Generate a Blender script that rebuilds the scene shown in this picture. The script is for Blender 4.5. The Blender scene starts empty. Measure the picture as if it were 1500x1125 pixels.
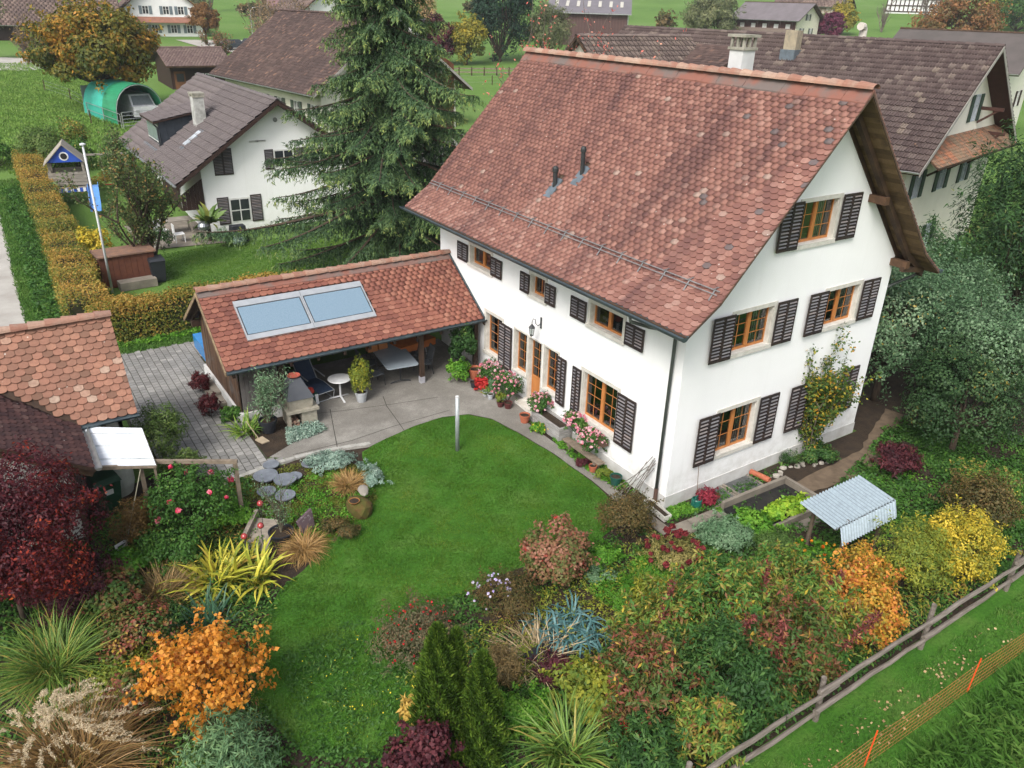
import bpy, math, random
import numpy as np
from mathutils import Vector, Matrix
from mathutils.geometry import tessellate_polygon, delaunay_2d_cdt

S = bpy.context.scene
COL = S.collection
# ------------------------------------------------------------------ camera
YAW, PITCH, ROLL = 0.59824, -0.45055, 0.03071
CAMPOS = Vector((-13.24252, -12.08249, 11.96047))
F_ = Vector((math.sin(YAW) * math.cos(PITCH), math.cos(YAW) * math.cos(PITCH), math.sin(PITCH)))
R_ = Vector((math.cos(YAW), -math.sin(YAW), 0))
U_ = R_.cross(F_)
c_, s_ = math.cos(ROLL), math.sin(ROLL)
RX = c_ * R_ + s_ * U_
UX = -s_ * R_ + c_ * U_
cam = bpy.data.objects.new('camera', bpy.data.cameras.new('camera'))
COL.objects.link(cam)
cam.matrix_world = Matrix(((RX.x, UX.x, -F_.x, CAMPOS.x), (RX.y, UX.y, -F_.y, CAMPOS.y), (RX.z, UX.z, -F_.z, CAMPOS.z), (0, 0, 0, 1)))
cam.data.sensor_width = 36
cam.data.lens = 1153.4005 / 1500 * 36
cam.data.clip_start = .1
cam.data.clip_end = 3000
S.camera = cam
# ------------------------------------------------------------------ light: overcast day
W = bpy.data.worlds.new('World'); S.world = W; W.use_nodes = True
wn = W.node_tree
for n in list(wn.nodes): wn.nodes.remove(n)
sky = wn.nodes.new('ShaderNodeTexSky'); sky.sky_type = 'NISHITA'; sky.sun_disc = False
SUN_EL, SUN_AZ = math.radians(46), math.radians(238)      # azimuth clockwise from +Y
sky.sun_elevation = SUN_EL; sky.sun_rotation = SUN_AZ
sky.air_density = 1.0; sky.dust_density = 4.0; sky.ozone_density = .6
hs = wn.nodes.new('ShaderNodeHueSaturation'); hs.inputs['Saturation'].default_value = .45
bg = wn.nodes.new('ShaderNodeBackground'); bg.inputs['Strength'].default_value = .12
wo = wn.nodes.new('ShaderNodeOutputWorld')
wn.links.new(sky.outputs[0], hs.inputs['Color']); wn.links.new(hs.outputs[0], bg.inputs[0]); wn.links.new(bg.outputs[0], wo.inputs[0])
sl = bpy.data.lights.new('sun', 'SUN'); sl.energy = 1.4; sl.angle = math.radians(22); sl.color = (1, .965, .91)
so = bpy.data.objects.new('sun', sl); COL.objects.link(so)
sd = Vector((math.sin(SUN_AZ) * math.cos(SUN_EL), math.cos(SUN_AZ) * math.cos(SUN_EL), math.sin(SUN_EL)))
so.rotation_euler = sd.to_track_quat('Z', 'Y').to_euler()
so.location = (-20, -20, 40)
S.view_settings.view_transform = 'Standard'; S.view_settings.look = 'None'
S.view_settings.exposure = 1.0; S.view_settings.gamma = 1
S.view_settings.use_curve_mapping = False
S.render.engine = 'CYCLES'
S.cycles.max_bounces = 5; S.cycles.transparent_max_bounces = 6

# ------------------------------------------------------------------ materials
MATS = {}
def new_mat(name):
    m = bpy.data.materials.new(name); m.use_nodes = True
    nt = m.node_tree; b = nt.nodes['Principled BSDF']
    return m, nt, b
def N(nt, t, **kw):
    n = nt.nodes.new(t)
    for k, v in kw.items(): setattr(n, k, v)
    return n
def mixc(nt, a, b, fac, blend='MIX'):
    m = nt.nodes.new('ShaderNodeMix'); m.data_type = 'RGBA'; m.blend_type = blend
    for s, v in ((6, a), (7, b), (0, fac)):
        if hasattr(v, 'default_value') or isinstance(v, bpy.types.NodeSocket): nt.links.new(v, m.inputs[s])
        elif s == 0: m.inputs[0].default_value = v
        else: m.inputs[s].default_value = (*v, 1)
    return m.outputs[2]
def noise(nt, scale, detail=4, rough=.6, stretch=None, obj=True, dist=0):
    tc = N(nt, 'ShaderNodeTexCoord')
    n = N(nt, 'ShaderNodeTexNoise'); n.inputs['Scale'].default_value = scale
    n.inputs['Detail'].default_value = detail; n.inputs['Roughness'].default_value = rough
    n.inputs['Distortion'].default_value = dist
    out = tc.outputs['Object']
    if not obj:
        out = N(nt, 'ShaderNodeNewGeometry').outputs['Position']
    if stretch:
        mp = N(nt, 'ShaderNodeMapping'); mp.inputs['Scale'].default_value = stretch
        nt.links.new(out, mp.inputs[0]); out = mp.outputs[0]
    nt.links.new(out, n.inputs['Vector'])
    return n.outputs[0]
def ramp(nt, fac, stops):
    r = N(nt, 'ShaderNodeValToRGB'); e = r.color_ramp.elements
    while len(e) < len(stops): e.new(.5)
    for i, (p, c) in enumerate(stops):
        e[i].position = p; e[i].color = (*c, 1) if len(c) == 3 else c
    nt.links.new(fac, r.inputs[0]); return r.outputs[0]
def bump(nt, b, h, strength=.3, dist=.01):
    bp = N(nt, 'ShaderNodeBump'); bp.inputs['Strength'].default_value = strength; bp.inputs['Distance'].default_value = dist
    nt.links.new(h, bp.inputs['Height']); nt.links.new(bp.outputs[0], b.inputs['Normal'])
def mat(name, col, rough=.8, col2=None, scale=4, lo=.35, hi=.65, bumps=0, bscale=40, metal=0, spec=.3, stretch=None, obj=True, bdist=.01, detail=5):
    """plain procedural: col/col2 blended by noise, optional fine bump"""
    if name in MATS: return MATS[name]
    m, nt, b = new_mat(name)
    b.inputs['Roughness'].default_value = rough; b.inputs['Metallic'].default_value = metal
    b.inputs['Specular IOR Level'].default_value = spec
    if col2 is None: col2 = tuple(c * .8 for c in col)
    f = ramp(nt, noise(nt, scale, detail, stretch=stretch, obj=obj), [(lo, (0, 0, 0)), (hi, (1, 1, 1))])
    nt.links.new(mixc(nt, col, col2, f), b.inputs['Base Color'])
    if bumps: bump(nt, b, noise(nt, bscale, 4, stretch=stretch, obj=obj), bumps, bdist)
    MATS[name] = m; return m
def leafmat(name, stops, rough=.55, transl=.3, spec=.25):
    """foliage: every leaf carries its own random value 'rnd' that picks its colour"""
    if name in MATS: return MATS[name]
    stops = [(p, tuple(min(.85, x * 1.22) for x in c)) for p, c in stops]
    m, nt, b = new_mat(name)
    a = N(nt, 'ShaderNodeAttribute', attribute_name='rnd')
    c = ramp(nt, a.outputs['Fac'], stops)
    nt.links.new(c, b.inputs['Base Color']); b.inputs['Roughness'].default_value = rough
    b.inputs['Specular IOR Level'].default_value = spec
    if transl:
        t = N(nt, 'ShaderNodeBsdfTranslucent'); nt.links.new(c, t.inputs[0])
        mx = N(nt, 'ShaderNodeMixShader'); mx.inputs[0].default_value = transl
        out = [n for n in nt.nodes if n.type == 'OUTPUT_MATERIAL'][0]
        nt.links.new(b.outputs[0], mx.inputs[1]); nt.links.new(t.outputs[0], mx.inputs[2]); nt.links.new(mx.outputs[0], out.inputs[0])
    MATS[name] = m; return m
def piecemat(name, stops, rough=.85, wear=None, wscale=.5, wstretch=None, wlo=.5, whi=.7, spots=None, bumps=.3, bscale=60, spec=.2, wamt=.7, obj=False):
    """tiles, stones: a random value per piece (object colour red channel or the attribute rnd) picks the colour;
    wear = colour of big weathering streaks; spots = colour of small lichen spots"""
    if name in MATS: return MATS[name]
    m, nt, b = new_mat(name)
    a = N(nt, 'ShaderNodeAttribute', attribute_name='rnd'); oi = N(nt, 'ShaderNodeObjectInfo')
    sep = N(nt, 'ShaderNodeSeparateColor'); nt.links.new(oi.outputs['Color'], sep.inputs[0])
    ad = N(nt, 'ShaderNodeMath', operation='ADD'); nt.links.new(a.outputs['Fac'], ad.inputs[0]); nt.links.new(sep.outputs[0], ad.inputs[1])
    c = ramp(nt, ad.outputs[0], stops)
    if wear:
        f = ramp(nt, noise(nt, wscale, 4, stretch=wstretch, obj=obj, dist=.6), [(wlo, (0, 0, 0)), (whi, (wamt,) * 3)])
        c = mixc(nt, c, wear, f)
    f2 = ramp(nt, noise(nt, 14, 6, .75, obj=obj), [(.4, (0, 0, 0)), (.72, (.55,) * 3)])
    c = mixc(nt, c, tuple(x * .55 for x in stops[len(stops) // 2][1]), f2)
    if spots:
        v = N(nt, 'ShaderNodeTexVoronoi'); v.inputs['Scale'].default_value = 5.5
        g = N(nt, 'ShaderNodeNewGeometry'); nt.links.new(g.outputs['Position'], v.inputs['Vector'])
        f3 = ramp(nt, v.outputs['Distance'], [(.07, (.8,) * 3), (.13, (0, 0, 0))])
        vn = N(nt, 'ShaderNodeSeparateColor'); nt.links.new(v.outputs['Color'], vn.inputs[0])
        g3 = ramp(nt, vn.outputs[0], [(.8, (0, 0, 0)), (.82, (1, 1, 1))])
        mu = N(nt, 'ShaderNodeMath', operation='MULTIPLY'); nt.links.new(f3, mu.inputs[0]); nt.links.new(g3, mu.inputs[1])
        c = mixc(nt, c, spots, mu.outputs[0])
    nt.links.new(c, b.inputs['Base Color']); b.inputs['Roughness'].default_value = rough
    b.inputs['Specular IOR Level'].default_value = spec
    if bumps: bump(nt, b, noise(nt, bscale, 3, obj=obj), bumps, .004)
    MATS[name] = m; return m

# ------------------------------------------------------------------ object helpers
def tag(o, label=None, cat=None, group=None, kind=None):
    if label: o['label'] = label
    if cat: o['category'] = cat
    if group: o['group'] = group
    if kind: o['kind'] = kind
    return o
def thing(name, label, cat, loc=(0, 0, 0), rz=0, group=None):
    o = bpy.data.objects.new(name, None); COL.objects.link(o)
    o.location = loc; o.rotation_euler = (0, 0, rz); o.empty_display_size = .2
    return tag(o, label, cat, group)
def link(name, me, parent=None, loc=(0, 0, 0), rot=None, color=0.):
    o = bpy.data.objects.new(name, me); COL.objects.link(o)
    o.location = loc
    if rot is not None:
        if isinstance(rot, Matrix): o.rotation_euler = rot.to_euler()
        else: o.rotation_euler = rot
    if parent: o.parent = parent
    o.color = (color, 0, 0, 1)
    return o
def copy_tree(o, parent=None):
    c = o.copy(); COL.objects.link(c); c.parent = parent
    for ch in o.children: copy_tree(ch, c)
    return c

class MB:
    """collects polygons (with one random value each) and links them as one mesh object"""
    def __init__(s): s.v = []; s.f = []; s.m = []; s.r = []
    def poly(s, pts, mi=0, r=0.):
        b = len(s.v); s.v += [tuple(p) for p in pts]; s.f.append(tuple(range(b, b + len(pts)))); s.m.append(mi); s.r.append(r)
    def raw(s, vs, fs, mi=0, r=0.):
        b = len(s.v); s.v += [tuple(p) for p in vs]
        for f in fs: s.f.append(tuple(b + i for i in f)); s.m.append(mi); s.r.append(r)
    def hexa(s, p, mi=0, r=0.):          # 8 points: bottom 4 then top 4
        s.raw(p, [(3, 2, 1, 0), (4, 5, 6, 7), (0, 1, 5, 4), (1, 2, 6, 5), (2, 3, 7, 6), (3, 0, 4, 7)], mi, r)
    def box(s, x0, y0, z0, x1, y1, z1, mi=0, r=0.):
        s.hexa([(x0, y0, z0), (x1, y0, z0), (x1, y1, z0), (x0, y1, z0), (x0, y0, z1), (x1, y0, z1), (x1, y1, z1), (x0, y1, z1)], mi, r)
    def obox(s, O, X, Y, Z, mi=0, r=0.):  # oriented box from a corner and three edge vectors
        O, X, Y, Z = Vector(O), Vector(X), Vector(Y), Vector(Z)
        s.hexa([O, O + X, O + X + Y, O + Y, O + Z, O + X + Z, O + X + Y + Z, O + Y + Z], mi, r)
    def beam(s, a, b, w, h, mi=0, r=0., up=(0, 0, 1)):
        a, b = Vector(a), Vector(b); d = (b - a).normalized(); u = Vector(up)
        sx = d.cross(u)
        if sx.length < 1e-3: sx = d.cross(Vector((1, 0, 0)))
        sx.normalize(); uz = sx.cross(d).normalized()
        o = a - sx * w / 2 - uz * h / 2
        s.obox(o, b - a, sx * w, uz * h, mi, r)
    def tube(s, pts, rad, n=8, mi=0, r=0., cap=True):
        pts = [Vector(p) for p in pts]
        if not hasattr(rad, '__len__'): rad = [rad] * len(pts)
        rings = []; pu = None
        for i, p in enumerate(pts):
            d = (pts[min(i + 1, len(pts) - 1)] - pts[max(i - 1, 0)])
            d = d.normalized() if d.length > 1e-9 else Vector((0, 0, 1))
            if pu is None:
                pu = d.cross(Vector((0, 0, 1)))
                if pu.length < .1: pu = d.cross(Vector((1, 0, 0)))
            a = (pu - d * pu.dot(d)).normalized(); pu = a; bb = d.cross(a)
            rings.append([p + (a * math.cos(2 * math.pi * k / n) + bb * math.sin(2 * math.pi * k / n)) * rad[i] for k in range(n)])
        vs = [q for rg in rings for q in rg]; fs = []
        for i in range(len(pts) - 1):
            for k in range(n):
                fs.append((i * n + k, i * n + (k + 1) % n, (i + 1) * n + (k + 1) % n, (i + 1) * n + k))
        if cap: fs += [tuple(range(n - 1, -1, -1)), tuple((len(pts) - 1) * n + k for k in range(n))]
        s.raw(vs, fs, mi, r)
    def lathe(s, prof, n=16, c=(0, 0, 0), mi=0, r=0., capb=True, capt=False):
        vs = [(c[0] + q * math.cos(2 * math.pi * k / n), c[1] + q * math.sin(2 * math.pi * k / n), c[2] + z) for q, z in prof for k in range(n)]
        fs = [(i * n + k, i * n + (k + 1) % n, (i + 1) * n + (k + 1) % n, (i + 1) * n + k) for i in range(len(prof) - 1) for k in range(n)]
        if capb: fs.append(tuple(range(n - 1, -1, -1)))
        if capt: fs.append(tuple((len(prof) - 1) * n + k for k in range(n)))
        s.raw(vs, fs, mi, r)
    def holed(s, outer, holes, mi=0, r=0.):
        loops = [[Vector(p) for p in outer]] + [[Vector(p) for p in h] for h in holes]
        flat = [p for l in loops for p in l]
        s.raw(flat, [tuple(t) for t in tessellate_polygon(loops)], mi, r)
    def mesh(s, name, mats, smooth=False, off=None):
        me = bpy.data.meshes.new(name)
        v = s.v if off is None else [(a - off[0], b - off[1], c - off[2]) for a, b, c in s.v]
        me.from_pydata(v, [], s.f)
        for m in (mats if isinstance(mats, (list, tuple)) else [mats]): me.materials.append(m)
        if any(s.m): me.polygons.foreach_set('material_index', s.m)
        if any(s.r):
            at = me.attributes.new('rnd', 'FLOAT', 'FACE'); at.data.foreach_set('value', s.r)
        if smooth: me.polygons.foreach_set('use_smooth', [True] * len(s.f))
        me.update(); return me
    def build(s, name, mats, parent=None, loc=(0, 0, 0), rot=None, smooth=False, world=False, kind=None):
        off = None
        if world:
            q = parent
            while q.parent: q = q.parent
            off = q.location
        o = link(name, s.mesh(name, mats, smooth, off), parent, loc, rot)
        if kind: o['kind'] = kind
        return o

def np_mesh(name, V, Fq, mats, rnd=None, mi=None, smooth=False):
    """V (n,3); Fq (m,k) faces of equal size, or a list of such arrays"""
    me = bpy.data.meshes.new(name)
    if not isinstance(Fq, list): Fq = [Fq]
    nf = sum(len(f) for f in Fq); nl = sum(f.size for f in Fq)
    me.vertices.add(len(V)); me.vertices.foreach_set('co', np.ascontiguousarray(V, dtype=np.float32).ravel())
    me.loops.add(nl); me.loops.foreach_set('vertex_index', np.concatenate([f.ravel() for f in Fq]).astype(np.int32))
    me.polygons.add(nf)
    tot = np.concatenate([np.full(len(f), f.shape[1]) for f in Fq]); st = np.concatenate([[0], np.cumsum(tot)[:-1]])
    me.polygons.foreach_set('loop_start', st.astype(np.int32))
    try: me.polygons.foreach_set('loop_total', tot.astype(np.int32))
    except Exception: pass
    for m in (mats if isinstance(mats, (list, tuple)) else [mats]): me.materials.append(m)
    if mi is not None: me.polygons.foreach_set('material_index', mi.astype(np.int32))
    if smooth: me.polygons.foreach_set('use_smooth', np.ones(nf, bool))
    me.update(calc_edges=True)
    if rnd is not None:
        at = me.attributes.new('rnd', 'FLOAT', 'FACE'); at.data.foreach_set('value', rnd.astype(np.float32))
    return me

# ------------------------------------------------------------------ terrain height
def sm(a, b, t):
    t = np.clip((t - a) / (b - a), 0, 1); return t * t * (3 - 2 * t)
def H(x, y):
    d = np.hypot(np.asarray(x, float) + 13, np.asarray(y, float) + 12)
    far = np.interp(d, [0, 48, 72, 110, 150, 200, 400, 900], [0, 0, 2.1, 3.7, 5.2, 8.5, 30, 95])
    return .38 * sm(1, 8, np.asarray(y, float)) + far
def Hf(x, y): return float(H(x, y))

# ------------------------------------------------------------------ roof tiles
def tile_mesh(kind, w, L, t, mats):
    mb = MB(); top = []
    if kind == 'plain':                      # beaver-tail tile with a rounded lower end
        hw = w / 2 * .97
        cd = .27; pts = [(-hw, L), (-hw, w * cd)]
        for k in range(1, 6):
            a = math.pi * (1 - k / 6)
            pts.append((hw * math.cos(a), w * cd * (1 - math.sin(a))))
        pts += [(hw, w * cd), (hw, L)]
        z = lambda y: t + .012 - (y / L) * (t + .006)
        up = [(x, y, z(y)) for x, y in pts]; lo = [(x, y, z(y) - t) for x, y in pts]
        mb.raw(up + lo, [tuple(range(9))[::-1][::-1]] + [(i + 1, i, 9 + i, 10 + i) for i in range(8)])
    else:                                     # interlocking pan tile: flat pan with two ribs
        hw = w / 2 * .98
        xs = [-hw, -hw + w * .1, -hw + w * .16, -.03 * w, .03 * w, .09 * w, hw - w * .06, hw]
        zs = [t * .9, t * .9, 0, 0, t * .7, 0, 0, t * .5]
        up = []; n = len(xs)
        for y, dz in ((0, .01 + t), (L, -.004)):
            up += [(x, y, z + dz + .008) for x, z in zip(xs, zs)]
        lo = [(x, 0, 0) for x in xs]
        vs = up + lo
        fs = [(i, i + 1, n + i + 1, n + i) for i in range(n - 1)] + [(2 * n + i, 2 * n + i + 1, i + 1, i) for i in range(n - 1)]
        mb.raw(vs, fs)
    return mb
class Tiler:
    """lays real tiles on roof planes of one thing; the ones that show largest are single parts, the rest one 'stuff' part"""
    def __init__(s, parent, root, kind, w, ex, matl, cap=300, rng=0, thick=.018):
        s.parent = parent; s.root = root; s.kind = kind; s.w = w; s.ex = ex; s.mat = matl; s.cap = cap
        s.rng = random.Random(rng); s.T = []; s.t = thick
    def plane(s, O, A, U, length, height, skip=None, colour=None, visible=True, half=True):
        O, A, U = Vector(O), Vector(A).normalized(), Vector(U).normalized(); Nn = A.cross(U).normalized()
        nx = max(1, round(length / s.w)); ny = max(1, round(height / s.ex)); w = length / nx; ex = height / ny
        for j in range(ny):
            off = (w / 2 if (half and j % 2) else 0)
            for i in range(nx + (1 if off else 0)):
                u = i * w + w / 2 - off; ww = 1.
                if u < w * .3: u = w * .25; ww = .5
                elif u > length - w * .3: u = length - w * .25; ww = .5
                vv = j * ex
                if skip and skip(u, vv): continue
                r = s.rng.random()
                if colour: r = colour(u, vv, r)
                p = O + A * u + U * (vv + s.rng.uniform(-.006, .006)) + Nn * s.rng.uniform(0, .006)
                s.T.append((p, A, U, Nn, min(max(r, .003), .997), ww * w / s.w, visible, s.rng.uniform(-.02, .02)))
    def finish(s, name='roof_tile'):
        root = s.root; M = root.matrix_basis.copy() if False else Matrix.Translation(root.location) @ Matrix.Rotation(root.rotation_euler[2], 4, 'Z')
        L = s.ex * 1.25
        mb = tile_mesh(s.kind, s.w, L, s.t, s.mat)
        me = mb.mesh(name, s.mat)
        order = sorted(range(len(s.T)), key=lambda i: (not s.T[i][6], (M @ s.T[i][0] - CAMPOS).length))
        ind = [i for i in order[:s.cap] if s.T[i][6]]; rest = order[len(ind):] if len(ind) == s.cap else order[len(ind):]
        for i in ind:
            p, A, U, Nn, r, ws, vis, tw = s.T[i]
            R = Matrix((A, U, Nn)).transposed().to_4x4() @ Matrix.Rotation(tw, 4, 'Z')
            o = link(name, me, s.parent, p, R.to_euler(), r); o.scale = (ws, 1, 1)
        if rest:
            V0 = np.array(mb.v); nv = len(V0)
            P = np.array([s.T[i][0][:] for i in rest]); A = np.array([s.T[i][1][:] for i in rest]); U = np.array([s.T[i][2][:] for i in rest]); Nn = np.array([s.T[i][3][:] for i in rest])
            ws = np.array([s.T[i][5] for i in rest]); r = np.array([s.T[i][4] for i in rest])
            V = P[:, None] + V0[None, :, 0:1] * ws[:, None, None] * A[:, None] + V0[None, :, 1:2] * U[:, None] + V0[None, :, 2:3] * Nn[:, None]
            bysz = {}
            for f in mb.f: bysz.setdefault(len(f), []).append(f)
            FL = []; RR = []
            for k, fs in bysz.items():
                fa = np.array(fs)
                FL.append((fa[None] + (np.arange(len(rest)) * nv)[:, None, None]).reshape(-1, k)); RR.append(np.repeat(r, len(fs)))
            me2 = np_mesh(name + '_field', V.reshape(-1, 3), FL, s.mat, np.concatenate(RR))
            o = link(name + '_field', me2, s.parent); o['kind'] = 'stuff'
def ridge_tiles(parent, a, b, n, rad, m, rng, name='ridge_tile'):
    a, b = Vector(a), Vector(b); d = (b - a); L = d.length / n; d.normalize()
    up = Vector((0, 0, 1)); sx = d.cross(up).normalized(); up = sx.cross(d)
    mb = MB(); k = 8
    for j, (y, r) in enumerate(((0, rad * 1.2), (L * 1.06, rad * .88))):
        for i in range(k):
            t = math.pi * i / (k - 1); mb.v.append((math.cos(t) * r, y, math.sin(t) * r * .85 - rad * .3))
    for i in range(k - 1): mb.f.append((i, i + 1, k + i + 1, k + i)); mb.m.append(0); mb.r.append(0)
    for i in range(k):
        t = math.pi * i / (k - 1); mb.v.append((math.cos(t) * rad * .86, 0, math.sin(t) * rad * .86 * .85 - rad * .3))
    for i in range(k - 1): mb.f.append((i + 1, i, 2 * k + i, 2 * k + i + 1)); mb.m.append(0); mb.r.append(0)
    me = mb.mesh(name, m, smooth=False)
    R = Matrix((sx, d, up)).transposed().to_4x4()
    for i in range(n):
        link(name, me, parent, a + d * (i * L), (R @ Matrix.Rotation(rng.uniform(-.04, .04), 4, 'Z')).to_euler(), rng.uniform(.03, .97))

# ------------------------------------------------------------------ foliage
RG = np.random.default_rng(7)
def leaves_mesh(name, P, D, Nn, L, Wd, m, rnd, fold=.0, shape=0, mi=None):
    """P bases, D unit leaf axes, Nn unit normals"""
    n = len(P); S_ = np.cross(Nn, D); S_ /= np.linalg.norm(S_, axis=1, keepdims=True) + 1e-9
    L = np.broadcast_to(L, n)[:, None]; Wd = np.broadcast_to(Wd, n)[:, None]
    k = .42 if shape == 0 else .25
    V = np.stack([P, P + D * L * k + S_ * Wd / 2 + Nn * Wd * fold, P + D * L - Nn * Wd * fold, P + D * L * k - S_ * Wd / 2 + Nn * Wd * fold], 1)
    Fq = np.arange(n * 4).reshape(n, 4)
    return np_mesh(name, V.reshape(-1, 3), Fq, m, rnd, mi)
def unit(a): return a / (np.linalg.norm(a, axis=-1, keepdims=True) + 1e-9)
def rand_dirs(n, rg=None, up=0.):
    rg = rg or RG; d = rg.normal(size=(n, 3)); d[:, 2] += up; return unit(d)
def crown_leaves(n, c, rad, clumps, csize, rg, up=.4, low=-.5, surf=.75, jit=.5, shoots=.14):
    """points, axes, normals and random values for a lumpy crown made of leaf clumps"""
    c = np.array(c, float); rad = np.array(rad, float)
    cd = rand_dirs(clumps * 3, rg); cd = cd[cd[:, 2] > low][:clumps]; k = len(cd)
    cr = rg.uniform(surf - .25, surf + .12, k)[:, None]
    CC = cd * cr; cs = csize * rg.uniform(.6, 1.3, k); crnd = rg.random(k)
    w = cs ** 2; idx = rg.choice(k, n, p=w / w.sum())
    d = rand_dirs(n, rg)
    q = CC[idx] + d * (cs[idx] * (.45 + .55 * rg.random(n) ** .4))[:, None]
    ns = int(n * shoots); 
    if ns:                                    # leaves along shoots that break the outline
        K = max(6, clumps); sdir = rand_dirs(K, rg, .55); sl = rg.uniform(.95, 1.32, K); si = rg.integers(0, K, ns); sp = rg.uniform(.7, 1, ns) ** .8
        q[:ns] = sdir[si] * (sl[si] * sp)[:, None] + rg.normal(size=(ns, 3)) * .035; d[:ns] = rand_dirs(ns, rg)
    P = c + q * rad
    Nn = unit(d * .8 + unit(q) * .6 + np.array([0, 0, up]) + rg.normal(size=(n, 3)) * jit)
    T = rg.normal(size=(n, 3)); T[:, 2] -= .5; D = unit(T - Nn * (T * Nn).sum(1, keepdims=True))
    rnd = np.clip(crnd[idx] * .62 + rg.random(n) * .38 + rg.normal(size=n) * .05, 0.003, .997)
    return P, D, Nn, rnd, CC * rad + c
def stems(parent, base, targets, r0, m, rg, name='stem', trunk_h=0, n=5):
    mb = MB(); base = Vector(base); top = base + Vector((0, 0, trunk_h))
    if trunk_h: mb.tube([base, base + Vector((rg.uniform(-.03, .03), 0, trunk_h * .5)), top], [r0 * 1.25, r0, r0 * .85], 8)
    for t in targets:
        t = Vector(t); mid = top.lerp(t, .5) + Vector((rg.uniform(-.1, .1), rg.uniform(-.1, .1), -.08)) * (t - top).length
        mb.tube([top, mid, t], [r0 * .55, r0 * .33, r0 * .1], n, cap=False)
    return mb.build(name, m, parent, smooth=True)
def bark(): return mat('bark', (.09, .065, .045), .95, (.045, .033, .025), 9, bumps=.6, bscale=25, stretch=(1, 1, .25))
def shrub(name, label, cat, x, y, r, h, m, n=3000, L=.07, Wd=.045, clumps=22, cs=.38, seed=1, group=None, low=-.35, lift=0., trunk=0, up=.4, jit=.5, shape=0, ry=None, z=None, surf=.72, stemm=None, part='foliage', stemr=None, shoots=.14):
    rg = np.random.default_rng(seed); z = Hf(x, y) if z is None else z
    t = thing(name, label, cat, (x, y, z), 0, group)
    c = (0, 0, lift + (h - lift) / 2); ry = r if ry is None else ry
    P, D, Nn, rnd, CC = crown_leaves(n, c, (r, ry, (h - lift) / 2 * 1.02), clumps, cs, rg, up, low, surf, jit, shoots)
    P[:, 2] = np.maximum(P[:, 2], .03)
    s = rg.uniform(.7, 1.25, n)
    me = leaves_mesh(part, P, D, Nn, L * s, Wd * s, m, rnd, .12, shape)
    link(part, me, t)
    tg = [CC[i] for i in range(0, len(CC), 2)]
    stems(t, (0, 0, -.05), tg, stemr or max(.012, r * .03), stemm or bark(), rg, 'trunk' if trunk else 'stem', trunk)
    return t
def blade_mesh(L, w, droop, m, segs=5, rise=1., name='blade', fold=.15, curl=0):
    """one arching blade in the local X-Z plane"""
    mb = MB(); pts = []
    for i in range(segs + 1):
        s = i / segs; a = math.radians(85) * rise - droop * s
        pts.append(s)
    x = z = 0; prev = (0, 0); C_ = [(0, 0)]
    for i in range(segs):
        s = (i + .5) / segs; a = rise - droop * s; x += math.cos(a) * L / segs; z += math.sin(a) * L / segs; C_.append((x, z))
    vs = []
    for i, (cx, cz) in enumerate(C_):
        s = i / segs; ww = w / 2 * min(1, .35 + s * 4) * (1 - s ** 3) + .001
        vs += [(cx, -ww, cz + ww * fold), (cx, 0, cz), (cx, ww, cz + ww * fold)]
    fs = []
    for i in range(segs):
        b = i * 3; fs += [(b, b + 3, b + 4, b + 1), (b + 1, b + 4, b + 5, b + 2)]
    mb.raw(vs, fs); return mb
def tuft(name, label, cat, x, y, n, L, w, m, seed=0, spread=.08, rise=(1.1, 1.5), droop=(.8, 1.8), group=None, parts=False, segs=4, part='blade', z=None, lean=None, hem=1., heads=None):
    """a clump of arching blades; parts=True makes every blade an object"""
    rg = np.random.default_rng(seed); z = Hf(x, y) if z is None else z
    t = thing(name, label, cat, (x, y, z), 0, group)
    prot = [blade_mesh(1., w / L, dr, m, segs, ri) for ri, dr in [(rg.uniform(*rise), rg.uniform(*droop)) for _ in range(8)]]
    if parts:
        meshes = [p.mesh(part, m) for p in prot]
    AV = []; AF = []; AR = []; nb = 0
    for i in range(n):
        k = rg.integers(8); a = rg.random() * 2 * math.pi; Ls = L * rg.uniform(.45, 1.12); rr = spread * math.sqrt(rg.random()); ex = rg.normal() * .3
        loc = Vector((math.cos(a + ex * 3) * rr, math.sin(a + ex * 3) * rr, 0))
        R = Matrix.Rotation(a, 4, 'Z') @ Matrix.Rotation(ex * .8, 4, 'Y') @ Matrix.Rotation(rg.normal() * .38, 4, 'X')
        if parts:
            o = link(part, meshes[k], t, loc, R.to_euler(), float(rg.uniform(.01, .99))); o.scale = (Ls, Ls, Ls)
        else:
            V = (np.array(prot[k].v) * Ls) @ np.array(R.to_3x3()).T + np.array(loc)
            AV.append(V); AF.append(np.array(prot[k].f) + nb); AR.append(np.full(len(prot[k].f), rg.uniform(.01, .99))); nb += len(V)
    if not parts:
        V = np.concatenate(AV); V[:, 2] = np.maximum(V[:, 2], .01)
        link('blades', np_mesh('blades', V, np.concatenate(AF), m, np.concatenate(AR)), t)
    return t
def bladepiece(name, stops):
    return piecemat(name, stops, .5, bumps=0, spec=.3)

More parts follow.
